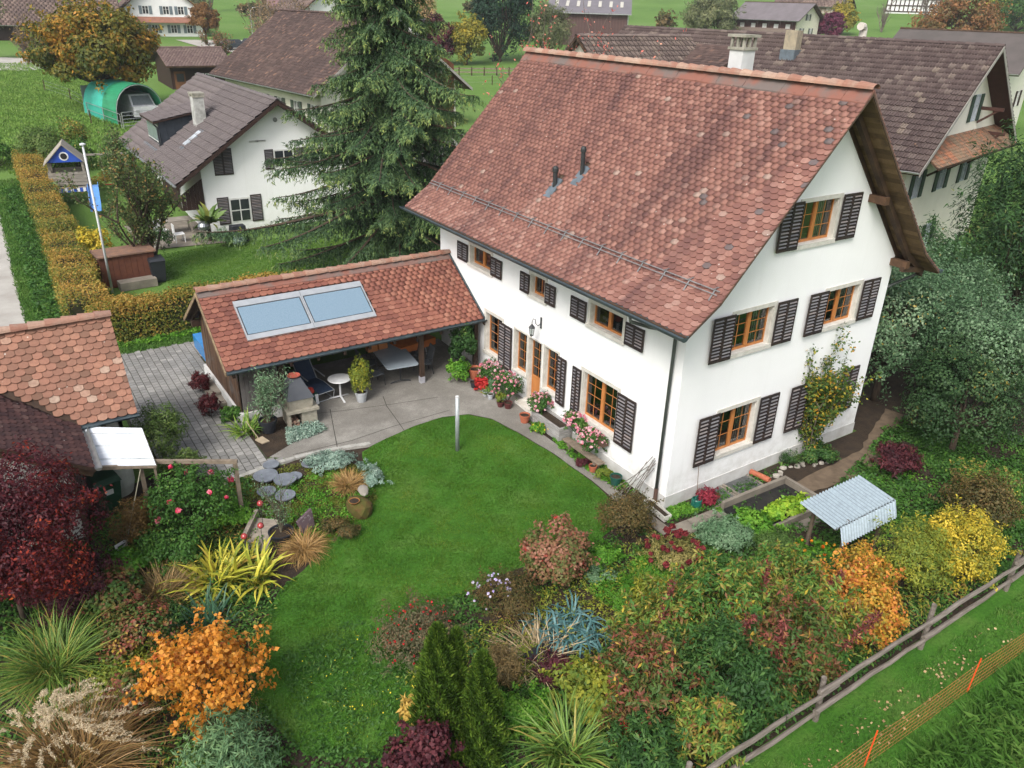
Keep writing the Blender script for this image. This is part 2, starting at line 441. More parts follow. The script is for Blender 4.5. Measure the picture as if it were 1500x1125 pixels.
# ================================================================== GROUND
def grass_ground(name, a, b, c, scale=.35):
    if name in MATS: return MATS[name]
    m, nt, p = new_mat(name)
    f = ramp(nt, noise(nt, scale, 5, obj=False), [(.3, a), (.5, b), (.72, c)])
    f2 = ramp(nt, noise(nt, 14, 4, obj=False), [(.35, (0, 0, 0)), (.7, (.6,) * 3)])
    cc = mixc(nt, f, tuple(x * .6 for x in a), f2)
    nt.links.new(cc, p.inputs['Base Color']); p.inputs['Roughness'].default_value = .9; p.inputs['Specular IOR Level'].default_value = .1
    bump(nt, p, noise(nt, 30, 4, obj=False), .8, .04)
    MATS[name] = m; return m
MEADOW = grass_ground('meadow_grass', (.09, .17, .035), (.125, .225, .05), (.17, .25, .08), .06)
def axis_lines(lo, hi, fine0, fine1, fs):
    v = list(np.arange(fine0, fine1 + 1e-6, fs)); s = fs; x = fine1
    while x < hi: s *= 1.22; x += s; v.append(min(x, hi))
    s = fs; x = fine0
    while x > lo: s *= 1.22; x -= s; v.insert(0, max(x, lo))
    return np.array(v)
gx_ = axis_lines(-900, 1100, -17, 14, .6); gy_ = axis_lines(-120, 1200, -10, 30, .6)
GX, GY = np.meshgrid(gx_, gy_)
GZ = H(GX, GY) - .02
V = np.stack([GX, GY, GZ], -1).reshape(-1, 3)
nx_, ny_ = len(gx_), len(gy_)
ii, jj = np.meshgrid(np.arange(nx_ - 1), np.arange(ny_ - 1))
q = (jj * nx_ + ii).ravel(); Fq = np.stack([q, q + 1, q + 1 + nx_, q + nx_], 1)
terr = link('ground', np_mesh('ground', V, Fq, MEADOW, smooth=True)); terr['kind'] = 'structure'

def inside(poly, x, y):
    x = np.asarray(x); y = np.asarray(y); r = np.zeros(x.shape, bool); n = len(poly)
    for i in range(n):
        x0, y0 = poly[i]; x1, y1 = poly[(i + 1) % n]
        c = ((y0 > y) != (y1 > y)) & (x < (x1 - x0) * (y - y0) / (y1 - y0 + 1e-12) + x0)
        r ^= c
    return r
def sheet(name, poly, off, m, sp=.3, kind='structure', edge_jit=0, parent=None, edge=0.0):
    """a surface that follows the terrain inside a polygon"""
    rg = random.Random(len(poly) * 7)
    pts = []
    n = len(poly)
    for i in range(n):
        a, b = Vector(poly[i]), Vector(poly[(i + 1) % n]); k = max(1, int((b - a).length / sp))
        nr = Vector((-(b - a).y, (b - a).x)).normalized()
        for j in range(k):
            p = a.lerp(b, j / k)
            if edge_jit and j: p = p + nr * rg.uniform(-edge_jit, edge_jit)
            pts.append(p)
    nb = len(pts); pl = [tuple(p) for p in pts]
    xs = [p[0] for p in pl]; ys = [p[1] for p in pl]
    g = [(x, y) for x in np.arange(min(xs), max(xs), sp) for y in np.arange(min(ys), max(ys), sp)]
    if g:
        ga = np.array(g); ins = inside(pl, ga[:, 0], ga[:, 1]); pts += [Vector(p) for p in ga[ins]]
    v, e, f, *_ = delaunay_2d_cdt(pts, [], [list(range(nb))], 1, 1e-5)
    mb = MB(); mb.v = [(p.x, p.y, Hf(p.x, p.y) + off) for p in v]
    mb.f = [tuple(t) for t in f]; mb.m = [0] * len(f); mb.r = [0] * len(f)
    me = mb.mesh(name, m)
    if len(me.polygons) and sum(p.normal.z for p in me.polygons) < 0: me.flip_normals()
    o = link(name, me, parent); o['kind'] = kind; return o
# lawn polygon, patio, paving (metres)
LAWN = [(-5.75, 6.15), (-5.0, 6.42), (-4.0, 6.65), (-3.0, 6.72), (-2.2, 6.5), (-1.75, 6.0), (-1.45, 5.0), (-1.15, 3.6), (-1.0, 2.0), (-1.1, .9), (-1.5, .2), (-2.6, -.1), (-3.4, .2), (-4.3, .1), (-5.4, .1), (-6.4, -.1), (-7.3, -.2),
        (-7.9, -1.0), (-8.3, -2.3), (-9.2, -3.2), (-10.6, -2.2), (-11.0, -.6), (-10.6, .8), (-9.6, 2.0), (-8.7, 2.5), (-8.4, 3.0), (-7.6, 3.4), (-6.9, 3.6), (-6.35, 4.1), (-6.2, 5.0)]
BED = [(-30, -6.45), (12, -6.45), (16, -2), (14, 9), (8.3, 9), (8.3, -.05), (-.05, -.05), (-.05, 5.2), (-.9, 5.4), (-2.0, 6.6), (-5.5, 6.4), (-7.5, 6.75), (-9.3, 6.5), (-11, 8), (-13, 7), (-30, 7)]
SOIL = mat('garden_soil', (.05, .034, .022), .95, (.028, .02, .014), 3, bumps=.8, bscale=22, obj=False, bdist=.04)
sheet('garden_soil', BED, .0, SOIL, .5)
LAWNM = grass_ground('lawn_grass', (.04, .125, .016), (.065, .18, .022), (.12, .21, .045), .8)
sheet('mown_strip', [(-6.5, -6.45), (18, -6.45), (18, -15), (-6.5, -15)], .004, LAWNM, .6)
def grow(pl, d):
    a = sum(p[0] * q[1] - q[0] * p[1] for p, q in zip(pl, pl[1:] + pl[:1])); s = 1 if a > 0 else -1; o = []
    for i, p in enumerate(pl):
        t = (Vector(pl[(i + 1) % len(pl)]) - Vector(pl[i - 1])).normalized(); o.append((p[0] + s * t.y * d, p[1] - s * t.x * d))
    return o
sheet('lawn', grow(LAWN, .13), .012, LAWNM, .25, edge_jit=.02)
CONC, nt, b_ = new_mat('patio_concrete')
cA = ramp(nt, noise(nt, .9, 8, .7, obj=False), [(.3, (.15, .138, .12)), (.52, (.21, .197, .175)), (.7, (.31, .295, .265))])
cB = ramp(nt, noise(nt, 75, 3, .8, obj=False), [(.35, (.35,) * 3), (.5, (.9,) * 3), (.68, (1.5,) * 3)])
nt.links.new(mixc(nt, cA, cB, .75, 'MULTIPLY'), b_.inputs['Base Color']); b_.inputs['Roughness'].default_value = .92
bump(nt, b_, noise(nt, 60, 4, obj=False), .7, .008)
PATIO = [(-8.2, 7.2), (-7.6, 6.75), (-6.6, 6.6), (-5.6, 6.35), (-4.9, 6.55), (-3.9, 6.78), (-2.9, 6.84), (-2.1, 6.62), (-1.62, 6.05), (-1.3, 5.0), (-1.0, 3.6), (-.85, 2.0), (-.9, 1.0), (-.55, 1.0), (-.5, 2.2), (-.62, 3.7), (-.75, 5.4), (-.02, 5.4), (-.02, 12.4), (-8.2, 12.4), (-8.2, 10.2), (-7.1, 9.9), (-7.1, 8.6), (-6.3, 8.3), (-6.2, 7.9), (-7.4, 7.6)]
sheet('patio', PATIO, .024, CONC, .3, edge_jit=.012)
crk = MB()
for pl in ([(-6.9, 9.2), (-5.5, 8.75), (-3.9, 8.35), (-2.4, 8.05)], [(-7.6, 7.0), (-5.9, 6.9), (-4.5, 7.05), (-2.5, 7.1)], [(-4.3, 6.7), (-4.1, 8.3), (-3.9, 9.0)], [(-6.4, 6.7), (-6.1, 7.7), (-5.7, 9)]):
    for a, b in zip(pl, pl[1:]):
        k = 6
        for i in range(k):
            p = Vector(a).lerp(Vector(b), i / k); q_ = Vector(a).lerp(Vector(b), (i + 1) / k); d = (q_ - p).normalized(); n_ = Vector((-d.y, d.x)) * .012
            crk.poly([(*(p - n_), Hf(*p) + .029), (*(q_ - n_), Hf(*q_) + .029), (*(q_ + n_), Hf(*q_) + .029), (*(p + n_), Hf(*p) + .029)])
o = crk.build('patio_joint', mat('joint', (.07, .065, .055), .95)); o['kind'] = 'structure'
# light wash-out edge of the concrete beside the lawn and worn patches
edge = MB(); rr = random.Random(3)
for i in range(46):
    s = i / 45; x = -9.75 + s * 4.2; y = 6.5 + .32 * math.sin(s * 3.1)
    w = rr.uniform(.05, .085); a = rr.uniform(-.3, .3)
    z = Hf(x, y)
    edge.box(x - w, y - w, z - .05, x + w, y + w, z + .045 + rr.uniform(0, .008), 0, rr.random())
eo = edge.build('edging_stones', piecemat('edge_stone', [(0, (.34, .33, .3)), (.5, (.42, .41, .38)), (1, (.3, .29, .26))], .9)); eo['kind'] = 'stuff'
# paving stones
PAV = [(-10.55, 16.6), (-7.9, 16.6), (-8.15, 12.9), (-8.6, 12.9), (-8.45, 10.2), (-8.3, 8.3), (-8.25, 7.2), (-7.7, 6.8), (-8.3, 6.75), (-9.4, 6.65), (-10.5, 7.6), (-11.1, 9.5), (-11.2, 13)]
sheet('planting_soil', [(-8.35, 10.3), (-7.1, 9.9), (-7.1, 8.6), (-6.3, 8.3), (-6.2, 7.9), (-7.4, 7.5), (-8.3, 7.2)], .0, SOIL, .3)
sheet('paving_bed', PAV, .006, mat('joint_sand', (.05, .048, .035), .95, (.035, .05, .015), 3, obj=False), .3)
PAVM = piecemat('paver', [(0, (.19, .185, .175)), (.5, (.235, .23, .22)), (.9, (.275, .265, .25)), (1, (.36, .35, .33))], .85, wear=(.38, .37, .35), wscale=.35, wlo=.5, whi=.75, wamt=.85, bumps=.4)
pv = MB(); pv.hexa([(-.1, -.1, -.05), (.1, -.1, -.05), (.1, .1, -.05), (-.1, .1, -.05), (-.094, -.094, .03), (.094, -.094, .03), (.094, .094, .03), (-.094, .094, .03)])
pme = pv.mesh('paving_stone', PAVM)
cells = []
for i in range(60):
    for j in range(60):
        x = -11.6 + i * .212; y = 6.5 + j * .212 + (.0 if i % 2 else .106)
        if x > -7.5: continue
        cells.append((x, y))
ca = np.array(cells); ok = inside(PAV, ca[:, 0], ca[:, 1]); ca = ca[ok]
ds = np.hypot(ca[:, 0] - CAMPOS.x, ca[:, 1] - CAMPOS.y); ca = ca[np.argsort(ds)]
pavp = thing('paving', None, None, (0, 0, 0)); pavp['kind'] = 'structure'
rr = random.Random(5); stf = MB()
for k, (x, y) in enumerate(ca):
    z = Hf(x, y) + rr.uniform(-.003, .003); r = rr.random()
    if k < 300: link('paving_stone', pme, pavp, (x, y, z), (rr.uniform(-.01, .01), rr.uniform(-.01, .01), rr.uniform(-.02, .02)), r)
    else: stf.hexa([(x + a, y + b, z + c) for a, b, c in pv.v], 0, r)
if stf.v: stf.build('paving_field', PAVM, pavp, kind='stuff')
# track on the far left, farmyard, verge
GRAVEL = mat('track_gravel', (.42, .4, .37), .95, (.32, .3, .27), .8, bumps=.6, bscale=30, obj=False)
sheet('track', [(-15.8, 10), (-13.15, 10), (-12.95, 22), (-12.75, 34), (-12.7, 43), (-13.5, 60), (-17.5, 60), (-16, 40), (-15.9, 25)], .015, GRAVEL, 1.0, edge_jit=.06)
sheet('dirt_path', [(2.2, -1.05), (3.9, -1.0), (5.6, -.95), (7.2, -.9), (9.0, -.2), (10.5, .4), (10.6, -.2), (9, -.9), (7.2, -1.7), (5.2, -1.75), (4.0, -1.6)], .02, mat('dirt', (.17, .125, .085), .95, (.11, .08, .055), 3, bumps=.5, obj=False), .3, edge_jit=.05)
SLABM = mat('path_concrete', (.25, .22, .18), .9, (.16, .14, .115), 2.2, bumps=.5, bscale=50, obj=False)
def slab(x0, y0, x1, y1, w, nm='path_slab', par=None, t=.06, n=1):
    a, b = Vector((x0, y0, 0)), Vector((x1, y1, 0))
    for i in range(n):
        p = a.lerp(b, i / n); q_ = a.lerp(b, (i + .97) / n)
        mb = MB(); z = Hf(*((p + q_) / 2).xy)
        mb.beam((p.x, p.y, z), (q_.x, q_.y, z), w, t); mb.build(nm, SLABM, par)
pth = thing('garden_path', None, None, (0, 0, 0)); pth['kind'] = 'structure'
slab(-.72, 1.0, -.68, -.9, .34, par=pth, n=3)
slab(-.5, -.95, 1.9, -1.02, .5, par=pth, n=4)
slab(2.35, -2.3, 3.3, -2.2, .75, par=pth, n=1)
slab(-.9, -1.25, -1.9, -1.75, .28, par=pth, n=2); slab(-2.0, -1.8, -3.6, -2.1, .16, par=pth, n=4)

# ================================================================== SHARED HOUSE MATERIALS
PLASTER, nt, b_ = new_mat('white_plaster'); b_.inputs['Roughness'].default_value = .9; b_.inputs['Specular IOR Level'].default_value = .2
c1 = mixc(nt, (.86, .865, .87), (.81, .815, .815), ramp(nt, noise(nt, .7, 6, obj=False), [(.35, (0, 0, 0)), (.75, (1, 1, 1))]))
c1 = mixc(nt, c1, (.6, .595, .57), ramp(nt, noise(nt, 2.2, 5, .7, stretch=(1.6, 1.6, .13), obj=False), [(.56, (0, 0, 0)), (.78, (.2,) * 3)]))
sp_ = N(nt, 'ShaderNodeSeparateXYZ'); nt.links.new(N(nt, 'ShaderNodeNewGeometry').outputs['Position'], sp_.inputs[0])
zz_ = N(nt, 'ShaderNodeMapRange'); zz_.inputs[1].default_value = 1.3; zz_.inputs[2].default_value = .3; nt.links.new(sp_.outputs[2], zz_.inputs[0])
mm_ = N(nt, 'ShaderNodeMath', operation='MULTIPLY'); nt.links.new(zz_.outputs[0], mm_.inputs[0]); nt.links.new(ramp(nt, noise(nt, 3, 6, .7, obj=False), [(.4, (0, 0, 0)), (.7, (.7,) * 3)]), mm_.inputs[1])
nt.links.new(mixc(nt, c1, (.5, .49, .45), mm_.outputs[0]), b_.inputs['Base Color']); bump(nt, b_, noise(nt, 70, 3, obj=False), .15, .006); MATS['white_plaster'] = PLASTER
PLINTH = mat('plinth_plaster', (.6, .6, .59), .9, (.48, .47, .45), 2.5, bumps=.2, bscale=60)
STONE = mat('window_stone', (.62, .6, .55), .85, (.5, .48, .43), 5, bumps=.2)
ORANGE = mat('orange_wood', (.5, .2, .06), .5, (.4, .15, .04), 6, stretch=(1, 1, .2), spec=.4)
DARKSH = mat('shutter_black_brown', (.022, .018, .02), .6, (.04, .025, .02), 5, spec=.4)
SLATM = piecemat('shutter_slat', [(0, (.12, .115, .125)), (.6, (.21, .2, .21)), (1, (.27, .22, .2))], .35, bumps=0, spec=.4)  # slats paler than their frames: bright glints on the louvres put into the colour
GLASS = None
def glass():
    global GLASS
    if GLASS: return GLASS
    m = bpy.data.materials.new('window_glass'); m.use_nodes = True; nt = m.node_tree
    for n in list(nt.nodes): nt.nodes.remove(n)
    o = N(nt, 'ShaderNodeOutputMaterial'); g = N(nt, 'ShaderNodeBsdfGlossy'); g.inputs['Roughness'].default_value = .03
    t = N(nt, 'ShaderNodeBsdfTransparent'); t.inputs[0].default_value = (.75, .78, .76, 1)
    fr = N(nt, 'ShaderNodeFresnel'); fr.inputs[0].default_value = 1.5
    mm = N(nt, 'ShaderNodeMath', operation='MULTIPLY_ADD'); mm.inputs[1].default_value = 1.6; mm.inputs[2].default_value = .05
    mx = N(nt, 'ShaderNodeMixShader')
    nt.links.new(fr.outputs[0], mm.inputs[0]); nt.links.new(mm.outputs[0], mx.inputs[0]); nt.links.new(t.outputs[0], mx.inputs[1]); nt.links.new(g.outputs[0], mx.inputs[2]); nt.links.new(mx.outputs[0], o.inputs[0])
    GLASS = m; return m
glass()
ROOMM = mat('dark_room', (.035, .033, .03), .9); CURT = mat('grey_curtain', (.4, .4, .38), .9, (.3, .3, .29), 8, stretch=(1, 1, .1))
METAL = mat('weathered_copper_gutter', (.05, .07, .085), .45, (.09, .12, .13), 3, metal=.5, spec=.5)
PIPEM = mat('dark_green_pipe', (.045, .055, .05), .5, (.06, .07, .06), 4, spec=.5)
OLDW = mat('old_dark_wood', (.085, .05, .028), .85, (.04, .024, .016), 3, stretch=(1, 1, 1), bumps=.5, bscale=30)
CLAY_STOPS = [(0, (.13, .064, .057)), (.2, (.185, .087, .073)), (.5, (.235, .112, .09)), (.8, (.285, .145, .115)), (.92, (.34, .19, .155)), (.96, (.34, .25, .21)), (1, (.11, .1, .105))]
CLAY = piecemat('clay_tile', CLAY_STOPS, .8, wear=(.068, .036, .04), wscale=.8, wstretch=(.2, 1.6, .2), wlo=.5, whi=.68, wamt=.65, spots=(.55, .5, .46), bumps=.3)
RIDGEM = piecemat('clay_ridge_tile', [(0, (.24, .11, .08)), (.5, (.34, .18, .13)), (1, (.42, .29, .22))], .85, wear=(.33, .27, .22), wscale=2, wlo=.45, whi=.7, spots=(.5, .46, .4))
MORTAR = mat('ridge_mortar', (.15, .12, .11), .95, (.23, .1, .075), 1.2, .4, .6, bumps=.5, bscale=20, obj=False)

class Wall:
    """a wall plane: O origin, X along, Nn outward; holes are cut, windows put in"""
    def __init__(s, root, O, X, Nn):
        s.root = root; s.O = Vector(O); s.X = Vector(X).normalized(); s.N = Vector(Nn).normalized(); s.Z = Vector((0, 0, 1)); s.holes = []
    def P(s, u, z, d=0): return s.O + s.X * u + s.Z * z + s.N * d
    def bx(s, mb, u0, z0, u1, z1, d0, d1, mi=0, r=0.):
        X, Nn = s.X, s.N
        mb.obox(s.P(u0, z0, d0), X * (u1 - u0), Nn * (d1 - d0), s.Z * (z1 - z0), mi, r)
    def window(s, u, z, w, h, cas=2, grid=(2, 3), frame=None, stone=None, depth=.16, surround=.11, sill=True, curtain=True, door=None, name='window', part='glass_pane'):
        frame = frame or ORANGE; stone = stone or STONE
        s.holes.append([(u, z), (u + w, z), (u + w, z + h), (u, z + h)])
        mb = MB(); e = surround; pr = .022
        s.bx(mb, u - e, z - e * (1 if sill else 0), u, z + h + e, -.02, pr); s.bx(mb, u + w, z - e * (1 if sill else 0), u + w + e, z + h + e, -.02, pr)
        s.bx(mb, u, z + h, u + w, z + h + e, -.02, pr)
        s.bx(mb, u + .0, z, u + .012, z + h, -depth - .05, -.021); s.bx(mb, u + w - .012, z, u + w, z + h, -depth - .05, -.021)
        s.bx(mb, u + .013, z + h - .012, u + w - .013, z + h, -depth - .05, -.021)
        if not sill: s.bx(mb, u - e, z - .12, u + w + e, z, -depth - .05, .12)
        surr = mb.build(name, stone, s.root)
        if sill:
            m2 = MB(); s.bx(m2, u - e - .02, z - e - .004, u + w + e + .02, z - .003, -depth - .05, .06); m2.build('window_sill', stone, surr)
        fw = .05; fb = MB()
        d0, d1 = -depth - .04, -depth + .02
        zf = z + .0
        s.bx(fb, u + .013, zf, u + fw, z + h - .013, d0, d1); s.bx(fb, u + w - fw, zf, u + w - .013, z + h - .013, d0, d1)
        s.bx(fb, u + fw, z + h - fw, u + w - fw, z + h - .013, d0, d1); s.bx(fb, u + fw, zf, u + w - fw, zf + fw * 1.3, d0, d1)
        gz0 = zf + fw * 1.3
        if door: s.bx(fb, u + fw, gz0, u + w - fw, z + door, d0, d1 - .01); gz0 = z + door; s.bx(fb, u + fw, gz0, u + w - fw, gz0 + .06, d0, d1 + .012); gz0 += .06
        iw = (w - 2 * fw) / cas
        for c in range(1, cas): s.bx(fb, u + fw + iw * c - .055, zf + fw * 1.3, u + fw + iw * c + .055, z + h - fw, d0, d1 + .02)
        fb.build('window_frame', frame, surr)
        gr = MB(); gx, gz = grid
        for c in range(cas):
            a = u + fw + iw * c + (.066 if c else 0); b = u + fw + iw * (c + 1) - (.066 if c < cas - 1 else 0); t = z + h - fw
            pw = (b - a) / gx; ph = (t - gz0) / gz
            for i in range(gx):
                for j in range(gz):
                    g = MB(); g.poly([s.P(a + pw * i + .004, gz0 + ph * j + .004, -depth), s.P(a + pw * (i + 1) - .004, gz0 + ph * j + .004, -depth), s.P(a + pw * (i + 1) - .004, gz0 + ph * (j + 1) - .004, -depth), s.P(a + pw * i + .004, gz0 + ph * (j + 1) - .004, -depth)])
                    g.build(part, GLASS, surr)
            for i in range(1, gx): s.bx(gr, a + pw * i - .0065, gz0, a + pw * i + .0065, t, -depth - .01, -depth + .012)
            for j in range(1, gz): s.bx(gr, a, gz0 + ph * j - .0065, b, gz0 + ph * j + .0065, -depth - .009, -depth + .011)
        if gr.v: gr.build('glazing_bar', frame, surr)
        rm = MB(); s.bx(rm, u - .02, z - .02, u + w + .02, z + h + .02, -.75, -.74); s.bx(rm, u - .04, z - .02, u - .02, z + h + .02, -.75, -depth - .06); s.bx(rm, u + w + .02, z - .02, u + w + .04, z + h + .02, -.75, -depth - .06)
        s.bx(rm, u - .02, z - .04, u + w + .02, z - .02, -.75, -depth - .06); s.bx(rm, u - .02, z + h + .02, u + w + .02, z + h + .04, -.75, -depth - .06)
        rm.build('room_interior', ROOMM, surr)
        if curtain:
            cb = MB()
            k = 7; cw = w * .2; uo = u + w - cw - .06
            for i in range(k):
                s.bx(cb, uo + cw * i / k, z + .02, uo + cw * (i + .75) / k, z + h, -.34 - .03 * (i % 2), -.32 - .03 * (i % 2))
            cb.build('curtain', CURT, surr)
        return surr
    def shutter(s, u, z, w, h, leaves=2, d=.03, slats=14, m=None, sm_=None, name='shutter', hooks=True):
        """louvred shutter folded open against the wall; every slat is a piece"""
        m = m or DARKSH; sm_ = sm_ or SLATM
        mb = MB(); lw = w / leaves; t = .032; fr = .042
        for l in range(leaves):
            a = u + l * lw; b = a + lw - .004; dd = d + (.006 if l % 2 else 0)
            s.bx(mb, a, z, a + fr, z + h, dd, dd + t); s.bx(mb, b - fr, z, b, z + h, dd, dd + t)
            s.bx(mb, a + fr, z, b - fr, z + fr * 1.5, dd, dd + t); s.bx(mb, a + fr, z + h - fr * 1.3, b - fr, z + h, dd, dd + t)
            s.bx(mb, a + fr, z + fr, b - fr, z + h - fr, dd, dd + .004)
        so_ = mb.build(name, m, s.root)
        key = (round(lw, 3), round(h, 3), slats, tuple(round(x, 2) for x in s.X), sm_.name)
        if key not in Wall.cache:
            q_ = MB(); sw = lw - 2 * fr - .004; sh = (h - fr * 2.8) / slats
            A = s.X * sw; B = s.N * .016 - s.Z * sh * .34; T = s.N * .007 + s.Z * .009
            q_.obox(-A / 2 - B / 2, A, B, T); Wall.cache[key] = q_.mesh('shutter_slat', sm_)
        me = Wall.cache[key]; sh = (h - fr * 2.8) / slats
        for l in range(leaves):
            uc = u + l * lw + lw / 2 - .002
            for k in range(slats):
                link('shutter_slat', me, so_, s.P(uc, z + fr * 1.5 + sh * (k + .5), d + .02 + (.006 if l % 2 else 0)), None, random.uniform(.01, .9))
        return so_
    def build(s, outline, m, name='wall', thick=None):
        mb = MB()
        mb.holed([s.P(u, z) for u, z in outline], [[s.P(u, z) for u, z in h] for h in s.holes])
        o = mb.build(name, m, s.root)
        return o
Wall.cache = {}

# ================================================================== MAIN HOUSE
HW, HL = 8.1, 12.16
house = thing('farmhouse', 'large white house with red clay tile roof and black shutters in the middle', 'house', (0, 0, 0))
EZ, RZ, OV = 5.40, 10.36, .95
prof = [(-OV, EZ), (0, 6.05), (HW / 2, RZ), (HW, 6.05), (HW + OV, EZ)]
Y0, Y1 = -.88, HL + .85
TH = .17
def under(x):  # underside height of the roof above x
    pts = prof
    for (a, b), (c, d) in zip(pts, pts[1:]):
        if a <= x <= c: return b + (d - b) * (x - a) / (c - a) - TH
# walls
front = Wall(house, (0, HL, 0), (0, -1, 0), (-1, 0, 0))      # u = HL - y
gable = Wall(house, (0, 0, 0), (1, 0, 0), (0, -1, 0))
def yu(y): return HL - y
# long wall windows: (near y, far y, z0, z1)
g0, g1, h0, h1, k0, k1 = 1.07, 2.51, 4.04, 5.23, 4.06, 4.6
front.window(yu(3.7), 1.12, 1.5, 1.42, 2, (2, 4)); front.window(yu(5.62), 1.2, .7, 1.4, 1, (2, 4), surround=.06, curtain=False); front.window(yu(6.45), .5, .68, 2.1, 1, (2, 4), sill=False, door=.75, name='garden_door', surround=.038, curtain=False)
front.window(yu(7.26), 1.2, .7, 1.4, 1, (2, 4), surround=.06); front.window(yu(9.0), 1.2, 1.0, 1.4, 1, (2, 4))
front.window(yu(3.6), 4.02, 1.35, .62, 2, (1, 1)); front.window(yu(6.48), 4.02, .72, .62, 1, (2, 1)); front.window(yu(10.05), 4.02, 1.3, .62, 2, (1, 1))
front.shutter(yu(2.13), 1.0, .74, 1.54, 2, .05, 14); front.shutter(yu(4.14), 1.0, .4, 1.54, 2, .05, 14)
front.shutter(yu(4.88), 1.03, .42, 1.54, 2, .05, 14); front.shutter(yu(8.12), 1.03, .76, 1.54, 2, .05, 14)
for y_, w_ in ((4.44, .7), (2.1, .72), (7.0, .5), (5.68, .5), (10.85, .68), (8.7, .64)): front.shutter(yu(y_), 3.98, w_, .62, 2, .04, 6)
front.build([(0, -.3), (HL, -.3), (HL, under(.001)), (0, under(.001))], PLASTER)
for a in (.77, 4.4):
    for zz, hh in ((1.12, 1.3), (4.1, 1.06)):
        gable.window(a + .84, zz, 1.46, hh, 2, (2, 3)); gable.shutter(a, zz - .06, .76, hh + .14, 2, .09, 12); gable.shutter(a + 2.37, zz - .06, .76, hh + .14, 2, .06, 12)
gable.window(2.62 + .84, 6.68, 1.46, 1.06, 2, (2, 3)); gable.shutter(2.62, 6.62, .76, 1.2, 2, .09, 12); gable.shutter(4.99, 6.62, .76, 1.2, 2, .06, 12)
gable.build([(0, -.3), (HW, -.3), (HW, under(HW - .001)), (HW / 2, under(HW / 2)), (0, under(.001))], PLASTER)
bk = Wall(house, (HW, HL, 0), (-1, 0, 0), (0, 1, 0)); bk.build([(0, -.3), (HW, -.3), (HW, under(.001)), (HW / 2, under(HW / 2)), (0, under(HW - .001))], PLASTER)
rt = Wall(house, (HW, 0, 0), (0, 1, 0), (1, 0, 0))
for u_ in (1.8, 5.2, 8.8): rt.window(u_, 1.1, 1.2, 1.35, 2, (2, 3)); rt.window(u_, 3.9, 1.2, 1.1, 2, (2, 3))
rt.build([(0, -.3), (HL, -.3), (HL, under(HW - .001)), (0, under(HW - .001))], PLASTER)
mb = MB(); mb.box(-.018, -.02, -.3, HW + .018, -.003, .36); mb.box(-.02, -.001, -.3, -.003, 5.0, .36); mb.build('plinth', PLINTH, house)
# roof body
mb = MB(); off = .012
up = [(x, z - .0) for x, z in prof]; lo = [(x, z - .05) for x, z in prof]
for (a, b), (c, d), (e, f) in ((prof[i], prof[i + 1], None or (0, 0)) for i in range(4)):
    mb.hexa([(a, Y0, b - .07), (c, Y0, d - .07), (c, Y1, d - .07), (a, Y1, b - .07), (a, Y0, b - .005), (c, Y0, d - .005), (c, Y1, d - .005), (a, Y1, b - .005)])
roof = mb.build('roof', mat('roof_batten_wood', (.11, .07, .045), .9, (.06, .04, .03), 4), house)
# soffit boards along the overhang, each a board
rnd_ = random.Random(11)
bm_ = piecemat('soffit_board', [(0, (.1, .065, .035)), (.5, (.17, .11, .055)), (1, (.23, .15, .08))], .85, wear=(.05, .035, .025), wscale=3, bumps=.4)
for sgn in (0, 1):
    segs = [(prof[2], prof[3]), (prof[3], prof[4])] if sgn else [(prof[2], prof[1]), (prof[1], prof[0])]
    for (a, b), (c, d) in segs:
        L_ = math.hypot(c - a, d - b); n = int(L_ / .17); ux, uz = (c - a) / L_, (d - b) / L_
        for i in range(n):
            x0, z0 = a + ux * L_ * i / n, b + uz * L_ * i / n; x1, z1 = a + ux * L_ * (i + .93) / n, b + uz * L_ * (i + .93) / n
            m3 = MB(); zo = .072
            m3.hexa([(x0, Y0 + .03, z0 - zo - .02), (x1, Y0 + .03, z1 - zo - .02), (x1, .01, z1 - zo - .02), (x0, .01, z0 - zo - .02), (x0, Y0 + .03, z0 - zo), (x1, Y0 + .03, z1 - zo), (x1, .01, z1 - zo), (x0, .01, z0 - zo)])
            o = m3.build('soffit_board', bm_, roof); o.color = (rnd_.random(), 0, 0, 1)
    # verge board and flying rafter
    for y_, w_, dz, nm in ((Y0 + .02, .03, .02, 'verge_board'), (-.42, .14, .2, 'flying_rafter'), (-.02, .05, .19, 'wall_rafter')):
        for (a, b), (c, d) in (segs if sgn or nm == 'verge_board' else segs[:1]):
            m3 = MB(); zt = .05 if nm == 'verge_board' else .094
            m3.hexa([(a, y_, b - zt - dz), (c, y_, d - zt - dz), (c, y_ + w_, d - zt - dz), (a, y_ + w_, b - zt - dz), (a, y_, b - zt), (c, y_, d - zt), (c, y_ + w_, d - zt), (a, y_ + w_, b - zt)])
            m3.build(nm, mat('verge_wood', (.3, .22, .13), .85, (.16, .11, .07), 5) if nm == 'verge_board' else OLDW, roof)
PUR = mat('purlin_wood', (.12, .065, .036), .8, (.06, .034, .02), 4, bumps=.3)
for x_, z_, in ((6.25, 7.6), (8.0, 5.62), (.3, 6.0)):
    m3 = MB(); m3.box(x_ - .085, -.5 if x_ > 1 else -.3, z_ - .1, x_ + .085, .0, z_ + .1); m3.build('purlin_end', PUR, roof)
m3 = MB(); m3.beam((7.9, -.4, 5.5), (9.0, -.4, 5.33), .12, .14); m3.build('eave_beam', OLDW, roof)
